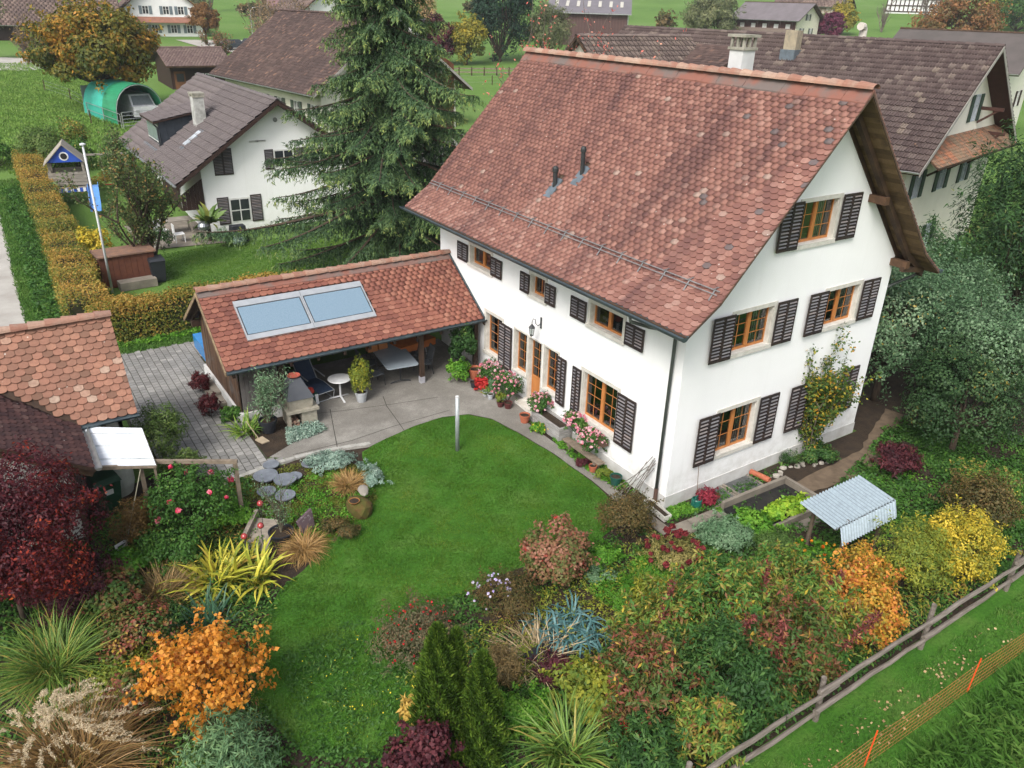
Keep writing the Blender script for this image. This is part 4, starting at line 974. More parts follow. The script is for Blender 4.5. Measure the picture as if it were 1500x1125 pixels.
# ================================================================== GENERIC HOUSES
def gable_house(name, label, cat, x, y, rz, W_, L_, ez, rzz, wallm, roofm, ov=.6, og=.7, tile='pan', tw=.3, ex=.34, cap=0, gwin=(), lwin=(), rwin=(), framem=None, shm=None, base=None, wallin=.0, stuffside=False, ridge=True, verge=None, bands=None, woodgable=None, soffm=None, stripes=None, group=None, skip=None, gh=None, rt_cap=None):
    """local frame: x across the gable, y away along the ridge; walls stand on the terrain"""
    base = Hf(x, y) if base is None else base
    t = thing(name, label, cat, (x, y, base), rz, group)
    hw = W_ / 2; e = ez - base; r = rzz - base; kz_ = (r - e) / (hw + ov)
    zw = e + ov * kz_ - .16
    sides = {'g': Wall(t, (-hw, 0, 0), (1, 0, 0), (0, -1, 0)), 'l': Wall(t, (-hw, L_, 0), (0, -1, 0), (-1, 0, 0)), 'r': Wall(t, (hw, 0, 0), (0, 1, 0), (1, 0, 0)), 'b': Wall(t, (hw, L_, 0), (-1, 0, 0), (0, 1, 0))}
    fm = framem or mat('white_window_frame', (.7, .7, .68), .5)
    def win(wl, u, z, w, h, sh=None):
        wl.holes.append([(u, z), (u + w, z), (u + w, z + h), (u, z + h)])
        mb = MB(); s = .06
        for a in ((u, z, u + s, z + h), (u + w - s, z, u + w, z + h), (u + s, z, u + w - s, z + s), (u + s, z + h - s, u + w - s, z + h), (u + w / 2 - .04, z + s, u + w / 2 + .04, z + h - s), (u + s, z + h * .6, u + w - s, z + h * .6 + .03)): wl.bx(mb, *a, -.12, .015)
        f = mb.build('window', fm, t)
        mb = MB(); mb.poly([wl.P(u, z, -.1), wl.P(u + w, z, -.1), wl.P(u + w, z + h, -.1), wl.P(u, z + h, -.1)]); mb.build('window_pane', mat('dark_glass', (.03, .035, .04), .08, spec=.8), f)
        if sh:
            for a in (u - w * .55, u + w * 1.05):
                mb = MB(); wl.bx(mb, a, z, a + w * .5, z + h, .02, .06)
                for k in range(6): wl.bx(mb, a + .05, z + h * (k + .3) / 6, a + w * .5 - .05, z + h * (k + .6) / 6, .06, .075)
                mb.build('shutter', sh, t)
    for wl, ws in (('g', gwin), ('l', lwin), ('r', rwin)):
        for q_ in ws: win(sides[wl], *q_)
    gtop = [(0, -1), (W_, -1), (W_, zw), (hw, zw + hw * kz_), (0, zw)]
    sides['g'].build(gtop, wallm); sides['b'].build(gtop, wallm)
    sides['l'].build([(0, -1), (L_, -1), (L_, zw), (0, zw)], wallm); sides['r'].build([(0, -1), (L_, -1), (L_, zw), (0, zw)], wallm)
    mb = MB(); th = .14
    for s_ in (-1, 1):
        mb.hexa([(s_ * (hw + ov), -og, e - th), (0, -og, r - th), (0, L_ + og, r - th), (s_ * (hw + ov), L_ + og, e - th), (s_ * (hw + ov), -og, e - .004), (0, -og, r - .004), (0, L_ + og, r - .004), (s_ * (hw + ov), L_ + og, e - .004)][::1])
    rf = mb.build('roof', soffm or OLDW, t)
    SL_ = math.hypot(hw + ov, r - e)
    if tile:
        T = Tiler(rf, t, tile, tw, ex, roofm, cap, len(name) + int(x), .065 if tile == 'pan' else .03)
        T.plane((-(hw + ov), L_ + og, e), (0, -1, 0), (hw + ov, 0, r - e), L_ + 2 * og, SL_, skip, None, True, tile == 'plain')
        T.plane((hw + ov, -og, e), (0, 1, 0), (-(hw + ov), 0, r - e), L_ + 2 * og, SL_, None, None, stuffside, tile == 'plain')
        T.finish()
    else:
        mb = MB()
        for s_ in (-1, 1):
            mb.hexa([(s_ * (hw + ov + .02), -og - .02, e), (0, -og - .02, r), (0, L_ + og + .02, r), (s_ * (hw + ov + .02), L_ + og + .02, e), (s_ * (hw + ov + .02), -og - .02, e + .05), (0, -og - .02, r + .05), (0, L_ + og + .02, r + .05), (s_ * (hw + ov + .02), L_ + og + .02, e + .05)])
        mb.build('roof_cover', roofm, rf)
    if ridge: ridge_tiles(rf, (0, L_ + og, r + .06), (0, -og, r + .06), max(4, int((L_ + 2 * og) / .42)), .13, roofm if tile else soffm or OLDW, R2)
    if verge:
        for s_ in (-1, 1):
            mb = MB(); mb.hexa([(s_ * (hw + ov), -og - .03, e - th - .05), (0, -og - .03, r - th - .05), (0, -og - .004, r - th - .05), (s_ * (hw + ov), -og - .004, e - th - .05), (s_ * (hw + ov), -og - .03, e + .03), (0, -og - .03, r + .03), (0, -og - .004, r + .03), (s_ * (hw + ov), -og - .004, e + .03)]); mb.build('verge_board', verge, rf)
    gutter(rf, (-(hw + ov) - .07, L_ + og, e), (-(hw + ov) - .07, -og, e), .08, ZN)
    return t, rf, sides, (hw, e, r, kz_, ov, og)
def box_part(parent, name, m, *boxes):
    mb = MB()
    for b in boxes: mb.box(*b)
    return mb.build(name, m, parent)

# ---- neighbour's white house with brown ribbed tiles
NB = piecemat('brown_concrete_tile', [(0, (.12, .1, .1)), (.5, (.135, .113, .112)), (1, (.15, .126, .124))], .6, wear=(.1, .082, .08), wscale=.4, wamt=.5, bumps=.1, spec=.35)
DKBR = mat('dark_brown_boards', (.04, .02, .015), .7, (.028, .015, .012), 3, stretch=(4, 4, .3))
nb, nrf, nsd, nd = gable_house('neighbour_house', 'white house with smooth brown tile roof and dormer, behind the apple tree', 'house', .55, 31.3, 0, 8.3, 14.6, 3.15, 7.05, PLASTER, NB, ov=1.42, og=.7, tile='pan', tw=.42, ex=.47, cap=300, soffm=DKBR,
    gwin=((2.6, 4.6, 1.0, .01),), lwin=((3, 1, 1.2, 1.2), (8, 1, 1.2, 1.2)), verge=DKBR, base=.38)
nw = Wall(nb, (-4.15, 0, 0), (1, 0, 0), (0, -1, 0))
nw.O = Vector((-4.15, -.003, 0))
for u_, z_, w_, h_ in ((.7, 3.0, .98, 1.35),):
    nw.shutter(u_, z_, w_, h_, 2, .0, 16)
for u_, z_ in ((3.9, 3.15), (5.9, 3.15)):
    mb = MB(); nw.bx(mb, u_, z_, u_ + 1.1, z_ + .95, -.02, .012); w_ = mb.build('window', mat('white_window_frame', (.7, .7, .68)), nb)
    for k in range(2):
        mb = MB(); nw.bx(mb, u_ + .07 + k * .51, z_ + .07, u_ + .52 + k * .51, z_ + .88, .0, .02); mb.build('window_pane', mat('dark_glass', (.03, .035, .04), .08, spec=.8), w_)
    nw.shutter(u_ - .5, z_ - .05, .48, 1.05, 1, .0, 12); nw.shutter(u_ + 1.12, z_ - .05, .48, 1.05, 1, .0, 12)
mb = MB(); nw.bx(mb, 1.25, .45, 2.35, 1.75, -.02, .012); w_ = mb.build('window', mat('white_window_frame', (.7, .7, .68)), nb)
for k in range(2):
    for j in range(2): mb = MB(); nw.bx(mb, 1.32 + k * .51, .52 + j * .6, 1.77 + k * .51, 1.06 + j * .6, .0, .02); mb.build('window_pane', mat('dark_glass', (.03, .035, .04), .08, spec=.8), w_)
nw.shutter(.62, .4, .6, 1.45, 1, .0, 16); nw.shutter(2.38, .4, .6, 1.45, 1, .0, 16)
mb = MB(); mb.lathe([(.12, 0), (.12, .03)], 12, (0, 0, 0), capt=True); o = mb.build('gable_vent', mat('grey_metal', (.25, .25, .25)), nb, (0, -.03, 5.65), (math.pi / 2, 0, 0))
nwl = []
boards(nb, (-4.15, -.02), (-5.3, -.02), 1.35, lambda s: 3.15 + (.4 - s * 1.1) * .7 - .5, DKBR, .2, world=False)
boards(nb, (-5.3, -.0), (-5.3, 4.2), 1.35, lambda s: 2.6, DKBR, .2, world=False)
hw, e, r, kz_, ov, og = nd
def nz(x): return e + (x + hw + ov) * kz_
# dormer clad in dark sheet
LEAD = mat('dark_sheet_cladding', (.035, .042, .055), .45, (.05, .06, .075), 3, metal=.3)
dx0, dx1, dy0, dy1 = -4.55, -2.0, 7.0, 10.4
dt = nz(dx0) + 1.35
mb = MB()
for y_ in (dy0, dy1):
    mb.poly([(dx0, y_, nz(dx0)), (dx0, y_, dt), (dx1, y_, nz(dx1)), (dx1, y_, nz(dx1) - .05)])
mb.poly([(dx0, dy0, nz(dx0)), (dx0, dy1, nz(dx0)), (dx0, dy1, dt), (dx0, dy0, dt)]); dm = mb.build('dormer', LEAD, nrf)
mb = MB()
for k in range(1, 6):
    xx = dx0 + (dx1 - dx0) * k / 6; mb.box(xx - .015, dy0 - .02, nz(xx), xx + .015, dy0 - .002, dt + (nz(dx1) - dt) * k / 6)
mb.build('cladding_seam', LEAD, dm)
mb = MB(); mb.box(dx0 - .03, dy0 + .15, nz(dx0) + .2, dx0 - .01, dy1 - .15, dt - .15); mb.build('dormer_window', mat('white_window_frame', (.7, .7, .68)), dm)
mb = MB(); mb.box(dx0 - .045, dy0 + .25, nz(dx0) + .28, dx0 - .031, dy1 - .25, dt - .22); mb.build('dormer_pane', mat('pale_glass', (.25, .3, .33), .1, spec=.8), dm)
mb = MB(); mb.hexa([(dx0 - .3, dy0 - .2, dt - .02), (dx1 + .2, dy0 - .2, nz(dx1 + .2) + .02), (dx1 + .2, dy1 + .2, nz(dx1 + .2) + .02), (dx0 - .3, dy1 + .2, dt - .02), (dx0 - .3, dy0 - .2, dt + .06), (dx1 + .2, dy0 - .2, nz(dx1 + .2) + .09), (dx1 + .2, dy1 + .2, nz(dx1 + .2) + .09), (dx0 - .3, dy1 + .2, dt + .06)])
dr_ = mb.build('dormer_roof', DKBR, dm)
T = Tiler(dr_, nb, 'pan', .42, .47, NB, 60, 9, .03)
T.plane((dx0 - .3, dy1 + .2, dt + .065), (0, -1, 0), (dx1 + .5 - dx0, 0, nz(dx1 + .2) + .03 - dt), dy1 - dy0 + .4, math.hypot(dx1 + .5 - dx0, nz(dx1 + .2) - dt), None, None, True, False); T.finish('dormer_tile')
mb = MB(); mb.hexa([(dx0 - .6, dy0 - .1, nz(dx0 - .6) + .05), (dx0, dy0 - .1, nz(dx0) + .05), (dx0, dy1 + .1, nz(dx0) + .05), (dx0 - .6, dy1 + .1, nz(dx0 - .6) + .05), (dx0 - .6, dy0 - .1, nz(dx0 - .6) + .08), (dx0, dy0 - .1, nz(dx0) + .08), (dx0, dy1 + .1, nz(dx0) + .08), (dx0 - .6, dy1 + .1, nz(dx0 - .6) + .08)]); mb.build('dormer_flashing', mat('lead_sheet', (.2, .24, .28)), dm)
mb = MB(); mb.tube([(dx0 - .3, dy0 - .12, dt), (dx0 - .1, dy0 - .08, dt - .25), (dx0 - .08, dy0 - .06, nz(dx0))], .05, 8); mb.build('dormer_downpipe', BLK, dm)
cxn, cyn = -2.55, 5.6
mb = MB(); mb.box(cxn - .28, cyn - .42, nz(cxn) - .5, cxn + .28, cyn + .42, nz(cxn) + 1.45); c_h = mb.build('chimney', mat('patchy_render', (.5, .5, .48), .9, (.28, .28, .26), 2.2, .4, .6), nrf)
mb = MB(); mb.box(cxn - .32, cyn - .46, nz(cxn) + 1.45, cxn + .32, cyn - .2, nz(cxn) + 1.6); mb.box(cxn - .32, cyn + .2, nz(cxn) + 1.45, cxn + .32, cyn + .46, nz(cxn) + 1.6); mb.box(cxn - .34, cyn - .48, nz(cxn) + 1.6, cxn + .34, cyn + .48, nz(cxn) + 1.68); mb.build('chimney_cap', CCAP, c_h)
sxn, syn = -3.6, 4.0
def nq(xa, ya, xb, yb, d0, d1):
    mb = MB(); mb.hexa([(xa, ya, nz(xa) + d0), (xb, ya, nz(xb) + d0), (xb, yb, nz(xb) + d0), (xa, yb, nz(xa) + d0), (xa, ya, nz(xa) + d1), (xb, ya, nz(xb) + d1), (xb, yb, nz(xb) + d1), (xa, yb, nz(xa) + d1)]); return mb
fl = nq(sxn - .7, syn - .35, sxn + .75, syn + .35, .03, .08).build('skylight_flashing', mat('lead_sheet', (.2, .24, .28)), nrf)
nq(sxn - .35, syn - .27, sxn + .6, syn + .27, .08, .14).build('skylight_glass', mat('bright_glass', (.55, .6, .65), .08, spec=1.), fl)

# ---- long barn house behind the neighbour
OLDT = piecemat('old_brown_tile', [(0, (.06, .04, .037)), (.5, (.095, .063, .056)), (.9, (.13, .088, .075)), (1, (.24, .14, .1))], .9, wear=(.055, .04, .038), wscale=.25, wlo=.45, whi=.7, wamt=.7, bumps=.3)
CREAM = mat('cream_plaster', (.68, .65, .56), .9, (.6, .57, .49), .8)
GRSH = mat('green_shutter', (.1, .13, .1), .7, (.07, .09, .07), 3)
b2, b2r, b2s, b2d = gable_house('barn_house', 'long cream house under a huge brown tile roof, behind the neighbour and the spruce', 'house', 15.45, 48.1, math.radians(6.4), 12.4, 18.2, 5.45, 10.75, CREAM, OLDT, ov=1.1, og=.9, tile='plain', tw=.3, ex=.3, cap=300, base=2.0,
    lwin=[(2 + i * 2.9, 1.3, .9, 1.3, GRSH) for i in range(6)], verge=mat('pale_verge', (.35, .33, .3), .8))
RBW = piecemat('red_brown_board', [(0, (.07, .025, .014)), (.5, (.12, .045, .022)), (1, (.17, .075, .035))], .8, wear=(.05, .03, .02), wscale=1.5, bumps=.3)
boards(b2, (-3.0, -.05), (6.0, -.05), 1.75, lambda s: min(b2d[1] + 1.0 + (10.3) * .0 + 4.2 * (1 - abs(s * 9 - 3) / 7.5), 8.2), RBW, .24, world=False, t=-.025)
for i, (xa, xb) in enumerate(((1.2, 3.5), (3.55, 5.9))):
    mb = MB(); mb.box(xa, -.14, -.2, xb, -.09, 1.72); mb.build('barn_door', mat('barn_door_wood', (.1, .045, .025), .8, (.06, .03, .02), 3, stretch=(5, 5, .3)), b2)
for xx in (3.4, 4.4):
    mb = MB(); mb.box(xx, -.12, 4.6, xx + .6, -.08, 5.1); mb.build('small_window', mat('pale_board', (.5, .46, .38), .8), b2)

# ---- long brown-tiled house on the right
PANT = piecemat('weathered_pan_tile', [(0, (.07, .05, .048)), (.4, (.088, .063, .06)), (.8, (.11, .082, .076)), (.95, (.15, .118, .105)), (1, (.2, .16, .13))], .85, wear=(.17, .135, .105), wscale=.3, wstretch=(.5, .5, .5), wlo=.55, whi=.8, wamt=.5, spots=(.35, .33, .3), bumps=.25)
RSH = mat('olive_green_shutter', (.045, .075, .055), .7, (.035, .055, .04), 3)
RW = mat('warm_cream_plaster', (.78, .74, .66), .9, (.72, .68, .6), .8)
GW = [(7.0, 6.3, .85, 1.3, RSH), (1.2, 3.2, .85, 1.3, RSH), (4.5, 3.2, .95, 1.3, RSH), (7.9, 3.2, .85, 1.3, RSH), (1.9, .2, .85, 1.3, RSH), (4.5, .2, .85, 1.3, RSH)]
rb, rbr, rbs, rbd = gable_house('large_farmhouse', 'cream farmhouse with weathered brown pan tile roof and green shutters, behind the red-roofed house', 'house', 28.02, 9.5, math.radians(11.5), 12.2, 20.5, 5.75, 10.75, RW, PANT, ov=1.1, og=.9, tile='pan', tw=.29, ex=.36, cap=300, base=.9, gwin=GW, soffm=mat('red_brown_soffit', (.07, .03, .022), .8), framem=mat('pale_blue_frame', (.5, .55, .6), .5), verge=mat('pale_verge', (.35, .33, .3)))
hw, e, r, kz_, ov, og = rbd
def rz_(x): return e + (x + hw + ov) * kz_
# pent roof across the gable with reddish flat tiles
mb = MB(); mb.hexa([(-hw + .1, -1.25, 4.85), (hw - .1, -1.25, 4.85), (hw - .1, -.0, 5.75), (-hw + .1, -.0, 5.75), (-hw + .1, -1.25, 4.93), (hw - .1, -1.25, 4.93), (hw - .1, -.0, 5.83), (-hw + .1, -.0, 5.83)]); pr_ = mb.build('pent_roof', OLDW, rb)
PENT = piecemat('mossy_flat_tile', [(0, (.16, .1, .07)), (.5, (.26, .14, .09)), (1, (.42, .17, .09))], .9, wear=(.22, .19, .13), wscale=.9, wlo=.42, whi=.62, bumps=.3)
T = Tiler(pr_, rb, 'plain', .21, .17, PENT, 240, 12)
T.plane((-hw + .1, -1.25, 4.94), (1, 0, 0), (0, 1.25, .9), 2 * hw - .2, 1.54); T.finish('pent_roof_tile')
for xx in (-3.4, -.6, 2.4):
    mb = MB(); mb.beam((xx, -.02, 4.15), (xx, -1.05, 4.86), .1, .1); mb.build('pent_brace', OLDW, rb)
for zz, xx in ((6.9, 2.2), (5.6, 3.6)):
    mb = MB(); mb.beam((xx, 0, zz), (xx, -1.1, zz), .16, .16); mb.beam((xx, -.02, zz - .7), (xx, -.85, zz - .06), .1, .1); mb.build('purlin_brace', mat('red_brown_soffit', (.07, .03, .022)), rb)
cxr, cyr_ = -1.35, 9.0
mb = MB(); mb.box(cxr - .3, cyr_ - .35, rz_(cxr) - .4, cxr + .3, cyr_ + .35, rz_(cxr) + 1.25); c_h = mb.build('chimney', mat('ochre_render', (.38, .32, .22), .95, (.24, .21, .16), 3), rbr)
mb = MB(); mb.box(cxr - .45, cyr_ - .42, rz_(cxr - .4) + .02, cxr + .34, cyr_ + .42, rz_(cxr) + .3); mb.build('chimney_flashing', mat('lead_sheet', (.2, .24, .28)), c_h)
mb = MB(); mb.tube([(0.3, 6.0, r + .1), (.3, 6.0, r + .45), (.15, 6.0, r + .6), (-.15, 6.0, r + .62)], .2, 10); mb.build('vent_hood', mat('pale_concrete', (.6, .56, .5), .9), rbr)
# dormer roof on the left slope, its ridge side shown
dx0, dy0, dy1 = -4.1, 11.6, 15.4; dt = rz_(dx0) + 1.05; dx1 = -1.2
mb = MB()
for y_ in (dy0 + .2, dy1 - .2): mb.poly([(dx0, y_, rz_(dx0)), (dx0, y_, dt), (dx1, y_, rz_(dx1) + .1), (dx1, y_, rz_(dx1) - .1)])
mb.poly([(dx0, dy0 + .2, rz_(dx0)), (dx0, dy1 - .2, rz_(dx0)), (dx0, dy1 - .2, dt), (dx0, dy0 + .2, dt)]); d2 = mb.build('dormer', DKBR, rbr)
mb = MB(); mb.hexa([(dx0 - .4, dy0 - .1, dt - .1), (dx1, dy0 - .1, rz_(dx1) + .05), (dx1, dy1 + .1, rz_(dx1) + .05), (dx0 - .4, dy1 + .1, dt - .1), (dx0 - .4, dy0 - .1, dt), (dx1, dy0 - .1, rz_(dx1) + .14), (dx1, dy1 + .1, rz_(dx1) + .14), (dx0 - .4, dy1 + .1, dt)]); d3 = mb.build('dormer_roof', OLDW, d2)
T = Tiler(d3, rb, 'pan', .24, .33, OLDT, 100, 13); T.plane((dx0 - .4, dy1 + .1, dt + .005), (0, -1, 0), (dx1 - dx0 + .4, 0, rz_(dx1) + .14 - dt), dy1 - dy0 + .2, math.hypot(dx1 - dx0 + .4, rz_(dx1) + .14 - dt), None, None, True, False); T.finish('dormer_tile')
for xx, yy in ((-2.6, 17.6),):
    mb = MB(); mb.hexa([(xx - .5, yy - .3, rz_(xx - .5) + .06), (xx + .5, yy - .3, rz_(xx + .5) + .06), (xx + .5, yy + .3, rz_(xx + .5) + .06), (xx - .5, yy + .3, rz_(xx - .5) + .06), (xx - .5, yy - .3, rz_(xx - .5) + .13), (xx + .5, yy - .3, rz_(xx + .5) + .13), (xx + .5, yy + .3, rz_(xx + .5) + .13), (xx - .5, yy + .3, rz_(xx - .5) + .13)]); mb.build('skylight', GLB, rbr)
# cross wing
cwg, cwr, cws, cwd = gable_house('cross_wing', 'grey-brown tiled wing joined square to the large farmhouse, beyond the clay ridge', 'house', 15.6, 24.4, -math.pi / 2, 8.0, 7.4, 6.5, 10.45, RW, piecemat('greybrown_pan_tile', [(0, (.13, .1, .09)), (.5, (.18, .14, .125)), (1, (.23, .18, .15))], .9, wear=(.12, .09, .08), wscale=.4, bumps=.2), ov=.8, og=.5, tile='pan', tw=.3, ex=.4, cap=0, stuffside=True, base=1.2, soffm=OLDW)

# ================================================================== FAR BUILDINGS
FT = piecemat('far_brown_tile', [(0, (.1, .07, .062)), (.5, (.15, .105, .09)), (1, (.21, .15, .125))], .9, wear=(.09, .065, .06), wscale=.15, bumps=0)
WHT = mat('far_white_plaster', (.74, .74, .74), .9, (.66, .66, .65), .4)
BLSH = mat('blue_grey_shutter', (.16, .2, .22), .7)
GNSH = mat('bright_green_shutter', (.05, .2, .1), .7)
f1, *_ = gable_house('white_farmhouse', 'white farmhouse with steep gable, blue-grey shutters and red pent roof, beyond the orange-brown tree', 'house', 16.6, 133.0, math.radians(-6), 12.4, 14, 8.4, 14.4, WHT, FT, ov=1.0, og=.8, tile='plain', tw=.6, ex=.5, base=4.6,
    gwin=[(3.4, 4.2, .9, 1.2, BLSH), (6.4, 4.2, .9, 1.2, BLSH), (8.6, 4.2, .9, 1.2, BLSH), (5.6, 6.9, .8, 1.0), (2.2, 1.5, .9, 1.2, BLSH), (4.4, 1.5, .9, 1.2, BLSH), (7.2, 1.5, .9, 1.2, BLSH), (9.6, 1.5, .9, 1.2, BLSH)], verge=DKBR)
mb = MB(); mb.hexa([(-6.3, -1.1, 3.0), (6.3, -1.1, 3.0), (6.3, 0, 3.75), (-6.3, 0, 3.75), (-6.3, -1.1, 3.1), (6.3, -1.1, 3.1), (6.3, 0, 3.85), (-6.3, 0, 3.85)]); mb.build('pent_roof', mat('red_pent_tiles', (.28, .13, .09), .9, (.2, .1, .07), 1.5), f1)
f2, f2r, *_ = gable_house('old_barn', 'long dark timber barn with a huge weathered brown roof, far left beyond the meadow', 'barn', 9.8, 134, math.radians(84), 15, 19, 7.2, 13.4, DKBR, FT, ov=1.2, og=.6, tile='plain', tw=.6, ex=.5, base=4.6, stuffside=False)
f3, *_ = gable_house('meadow_shed', 'small dark wooden shed with brown tile roof, right beside the big orange-brown tree', 'shed', 4.9, 79.6, -math.pi / 2, 6.6, 5.6, 5.45, 6.9, DKBR, piecemat('shed_brown_tile', [(0, (.12, .08, .075)), (.5, (.16, .11, .1)), (1, (.2, .145, .125))], .9), ov=.9, og=.5, tile='plain', tw=.3, ex=.3, base=2.9, stuffside=True, rwin=())
f3w = Wall(f3, (3.3, 0, 0), (0, 1, 0), (1, 0, 0))
mb = MB(); f3w.bx(mb, .3, 0, 1.35, 2.0, .0, .06); dd_ = mb.build('shed_door', mat('brown_door', (.2, .09, .04), .7, (.14, .06, .03), 4), f3)
mb = MB(); f3w.bx(mb, .5, 1.05, 1.2, 1.8, .06, .075); mb.build('door_window', mat('dark_glass', (.03, .035, .04)), dd_)
for k in range(2):
    mb = MB(); f3w.bx(mb, 2.3 + k * 1.0, .9, 3.2 + k * 1.0, 1.8, .0, .05); w_ = mb.build('window', mat('white_window_frame', (.7, .7, .68)), f3)
    mb = MB(); f3w.bx(mb, 2.38 + k * 1.0, .98, 3.12 + k * 1.0, 1.72, .05, .06); mb.build('window_pane', mat('dark_glass', (.03, .035, .04)), w_)
f4, *_ = gable_house('far_white_house', 'white house gable with small green-shuttered windows, behind the ridge of the long brown roof', 'house', 38.0, 117.5, math.radians(6), 7.6, 10, 10, 13.4, WHT, FT, ov=.9, og=.8, tile='plain', tw=.6, ex=.5, base=5, gwin=[(2.0, 3.4, .8, 1.0, GNSH), (4.6, 3.4, .8, 1.0, GNSH)], verge=DKBR)
PKR = mat('pinkish_roof', (.2, .12, .12), .9, (.16, .1, .1), .4)
f5, *_ = gable_house('pink_roofed_house', 'house with a plain pinkish roof side, just right of the far white gable', 'house', 50, 128, math.radians(78), 13, 17, 8.2, 14.2, WHT, PKR, tile=None, base=6)
f6, *_ = gable_house('green_shutter_house', 'white house with bright green shutters, half hidden behind the spruce top', 'house', 34.6, 89, math.radians(-35), 7.4, 9, 9.2, 12.0, WHT, mat('slate_roof', (.13, .12, .13), .7, (.1, .09, .1), 1), tile=None, base=4.2, gwin=[(1.5, 2.0, .9, 1.2, GNSH), (4.6, 2.0, .9, 1.2, GNSH), (3.2, 4.8, .7, .9)], verge=DKBR)
# industrial barn
MR = mat('red_brown_sheet', (.085, .045, .042), .6, (.07, .036, .034), 1.2)
ib = thing('farm_hall', 'large red-brown metal hall with rooflights, behind the clay ridge at the top', 'barn', (81, 105, 5.2), math.radians(-40.5))
# local: x along the eave to the right, y away
mb = MB(); mb.box(-7.5, 0, -1, 6, 16, 5.7); mb.poly([(6, 0, 5.7), (6, 16, 5.7), (6, 8, 8.0)]); mb.poly([(-7.5, 16, 5.7), (-7.5, 0, 5.7), (-7.5, 8, 8.0)]); iw = mb.build('wall', MR, ib)
for k in range(26):
    mb = MB(); mb.box(-7.3 + k * .52, -.03, 0, -7.2 + k * .52, -.002, 5.6); mb.build('wall_rib', mat('red_brown_rib', (.11, .06, .055), .6), iw)
mb = MB(); mb.hexa([(-8.1, -.6, 5.45), (6.6, -.6, 5.45), (6.6, 8, 7.95), (-8.1, 8, 7.95), (-8.1, -.6, 5.6), (6.6, -.6, 5.6), (6.6, 8, 8.1), (-8.1, 8, 8.1)]); mb.hexa([(-8.1, 8, 7.95), (6.6, 8, 7.95), (6.6, 16.6, 5.45), (-8.1, 16.6, 5.45), (-8.1, 8, 8.1), (6.6, 8, 8.1), (6.6, 16.6, 5.6), (-8.1, 16.6, 5.6)])
ir = mb.build('roof', mat('grey_violet_sheet', (.17, .155, .17), .6, (.14, .13, .14), .6), ib)
for k in range(7):
    x = -6.8 + k * 1.9; mb = MB(); mb.hexa([(x, 2.5, 6.56), (x + .55, 2.5, 6.56), (x + .55, 5.5, 7.43), (x, 5.5, 7.43), (x, 2.5, 6.6), (x + .55, 2.5, 6.6), (x + .55, 5.5, 7.47), (x, 5.5, 7.47)]); mb.build('rooflight', mat('pale_rooflight', (.5, .48, .42), .5), ir)
mb = MB(); mb.box(6.01, 9, 0, 6.08, 14, 5.0); mb.build('side_opening', mat('dark_opening', (.02, .018, .018)), ib)
mb = MB(); mb.box(-8.1, -.72, 5.42, 6.6, -.6, 5.56); mb.tube([(6.1, -.15, 5.4), (6.1, -.15, 0)], .08, 6); mb.build('gutter', ZN, ib)
# house with red-brown balcony side
f7, *_ = gable_house('balcony_house', 'cream-gabled house with grey roof and red-brown balcony front, upper right beyond the chimneys', 'house', 122.0, 92.0, math.radians(10), 8.2, 13, 10.4, 13.4, mat('pale_yellow_plaster', (.72, .7, .56), .9), mat('grey_brown_roof', (.16, .14, .15), .8, (.13, .115, .12), .8), tile=None, ov=1.2, og=.9, base=7.2,
    gwin=[(1.6, .9, .8, 1.1, GRSH), (5, .9, .8, 1.1, GRSH), (3.3, 3.3, .9, 1.1, GRSH)])
mb = MB(); mb.box(-4.3, .2, 0, -4.13, 12.8, 3.4); fb = mb.build('balcony_wall', mat('red_brown_timber', (.1, .045, .035), .8, (.07, .03, .025), 2), f7)
for k in range(5):
    mb = MB(); mb.box(-4.36, 1.2 + k * 2.4, 1.5, -4.31, 2.1 + k * 2.4, 2.6); mb.build('window', mat('white_window_frame', (.7, .7, .68)), f7)
for k in range(6):
    mb = MB(); mb.box(-5.3, .3 + k * 2.4, 0, -5.18, .42 + k * 2.4, 3.1); mb.build('balcony_post', DKBR, f7)
mb = MB(); mb.box(-5.35, .2, .9, -5.28, 12.8, 1.9); mb.build('balcony_rail', mat('grey_boards', (.2, .15, .13), .8), f7)
# half-timbered group at the very top right
f8, *_ = gable_house('timber_farmhouse', 'farmhouse with long brown roof and grey timber gable, top right behind the golden tree', 'house', 174, 122, math.radians(14), 10, 16, 13.2, 17.5, mat('aged_timber_wall', (.18, .13, .09), .9, (.4, .36, .3), .5, .5, .55), FT, tile='plain', tw=.9, ex=.7, base=10.6, gwin=[(2, 1, 1.2, 1.2), (5, 1, 1.2, 1.2)])
f9 = thing('half_timbered_house', 'half-timbered house with white panels between dark posts, top right on the green slope', 'house', (183.5, 110, 11.2), math.radians(-57))
mb = MB(); mb.box(-6, 0, -1.5, 6, 8, 5.6); w_ = mb.build('wall', WHT, f9)
for k in range(13): mb = MB(); mb.box(-6 + k * .97, -.12, 1.4, -5.75 + k * .97, -.01, 5.6); mb.build('timber_post', DKBR, w_)
for z_ in (1.4, 2.7, 4.1, 5.4): mb = MB(); mb.box(-6, -.15, z_, 6, -.13, z_ + .22); mb.build('timber_rail', DKBR, w_)
mb = MB(); mb.hexa([(-7, -1.2, 5.2), (7, -1.2, 5.2), (7, 4, 8.8), (-7, 4, 8.8), (-7, -1.2, 5.5), (7, -1.2, 5.5), (7, 4, 9.1), (-7, 4, 9.1)]); mb.hexa([(-7, 4, 8.8), (7, 4, 8.8), (7, 9.2, 5.2), (-7, 9.2, 5.2), (-7, 4, 9.1), (7, 4, 9.1), (7, 9.2, 5.5), (-7, 9.2, 5.5)]); mb.build('roof', FT, f9)
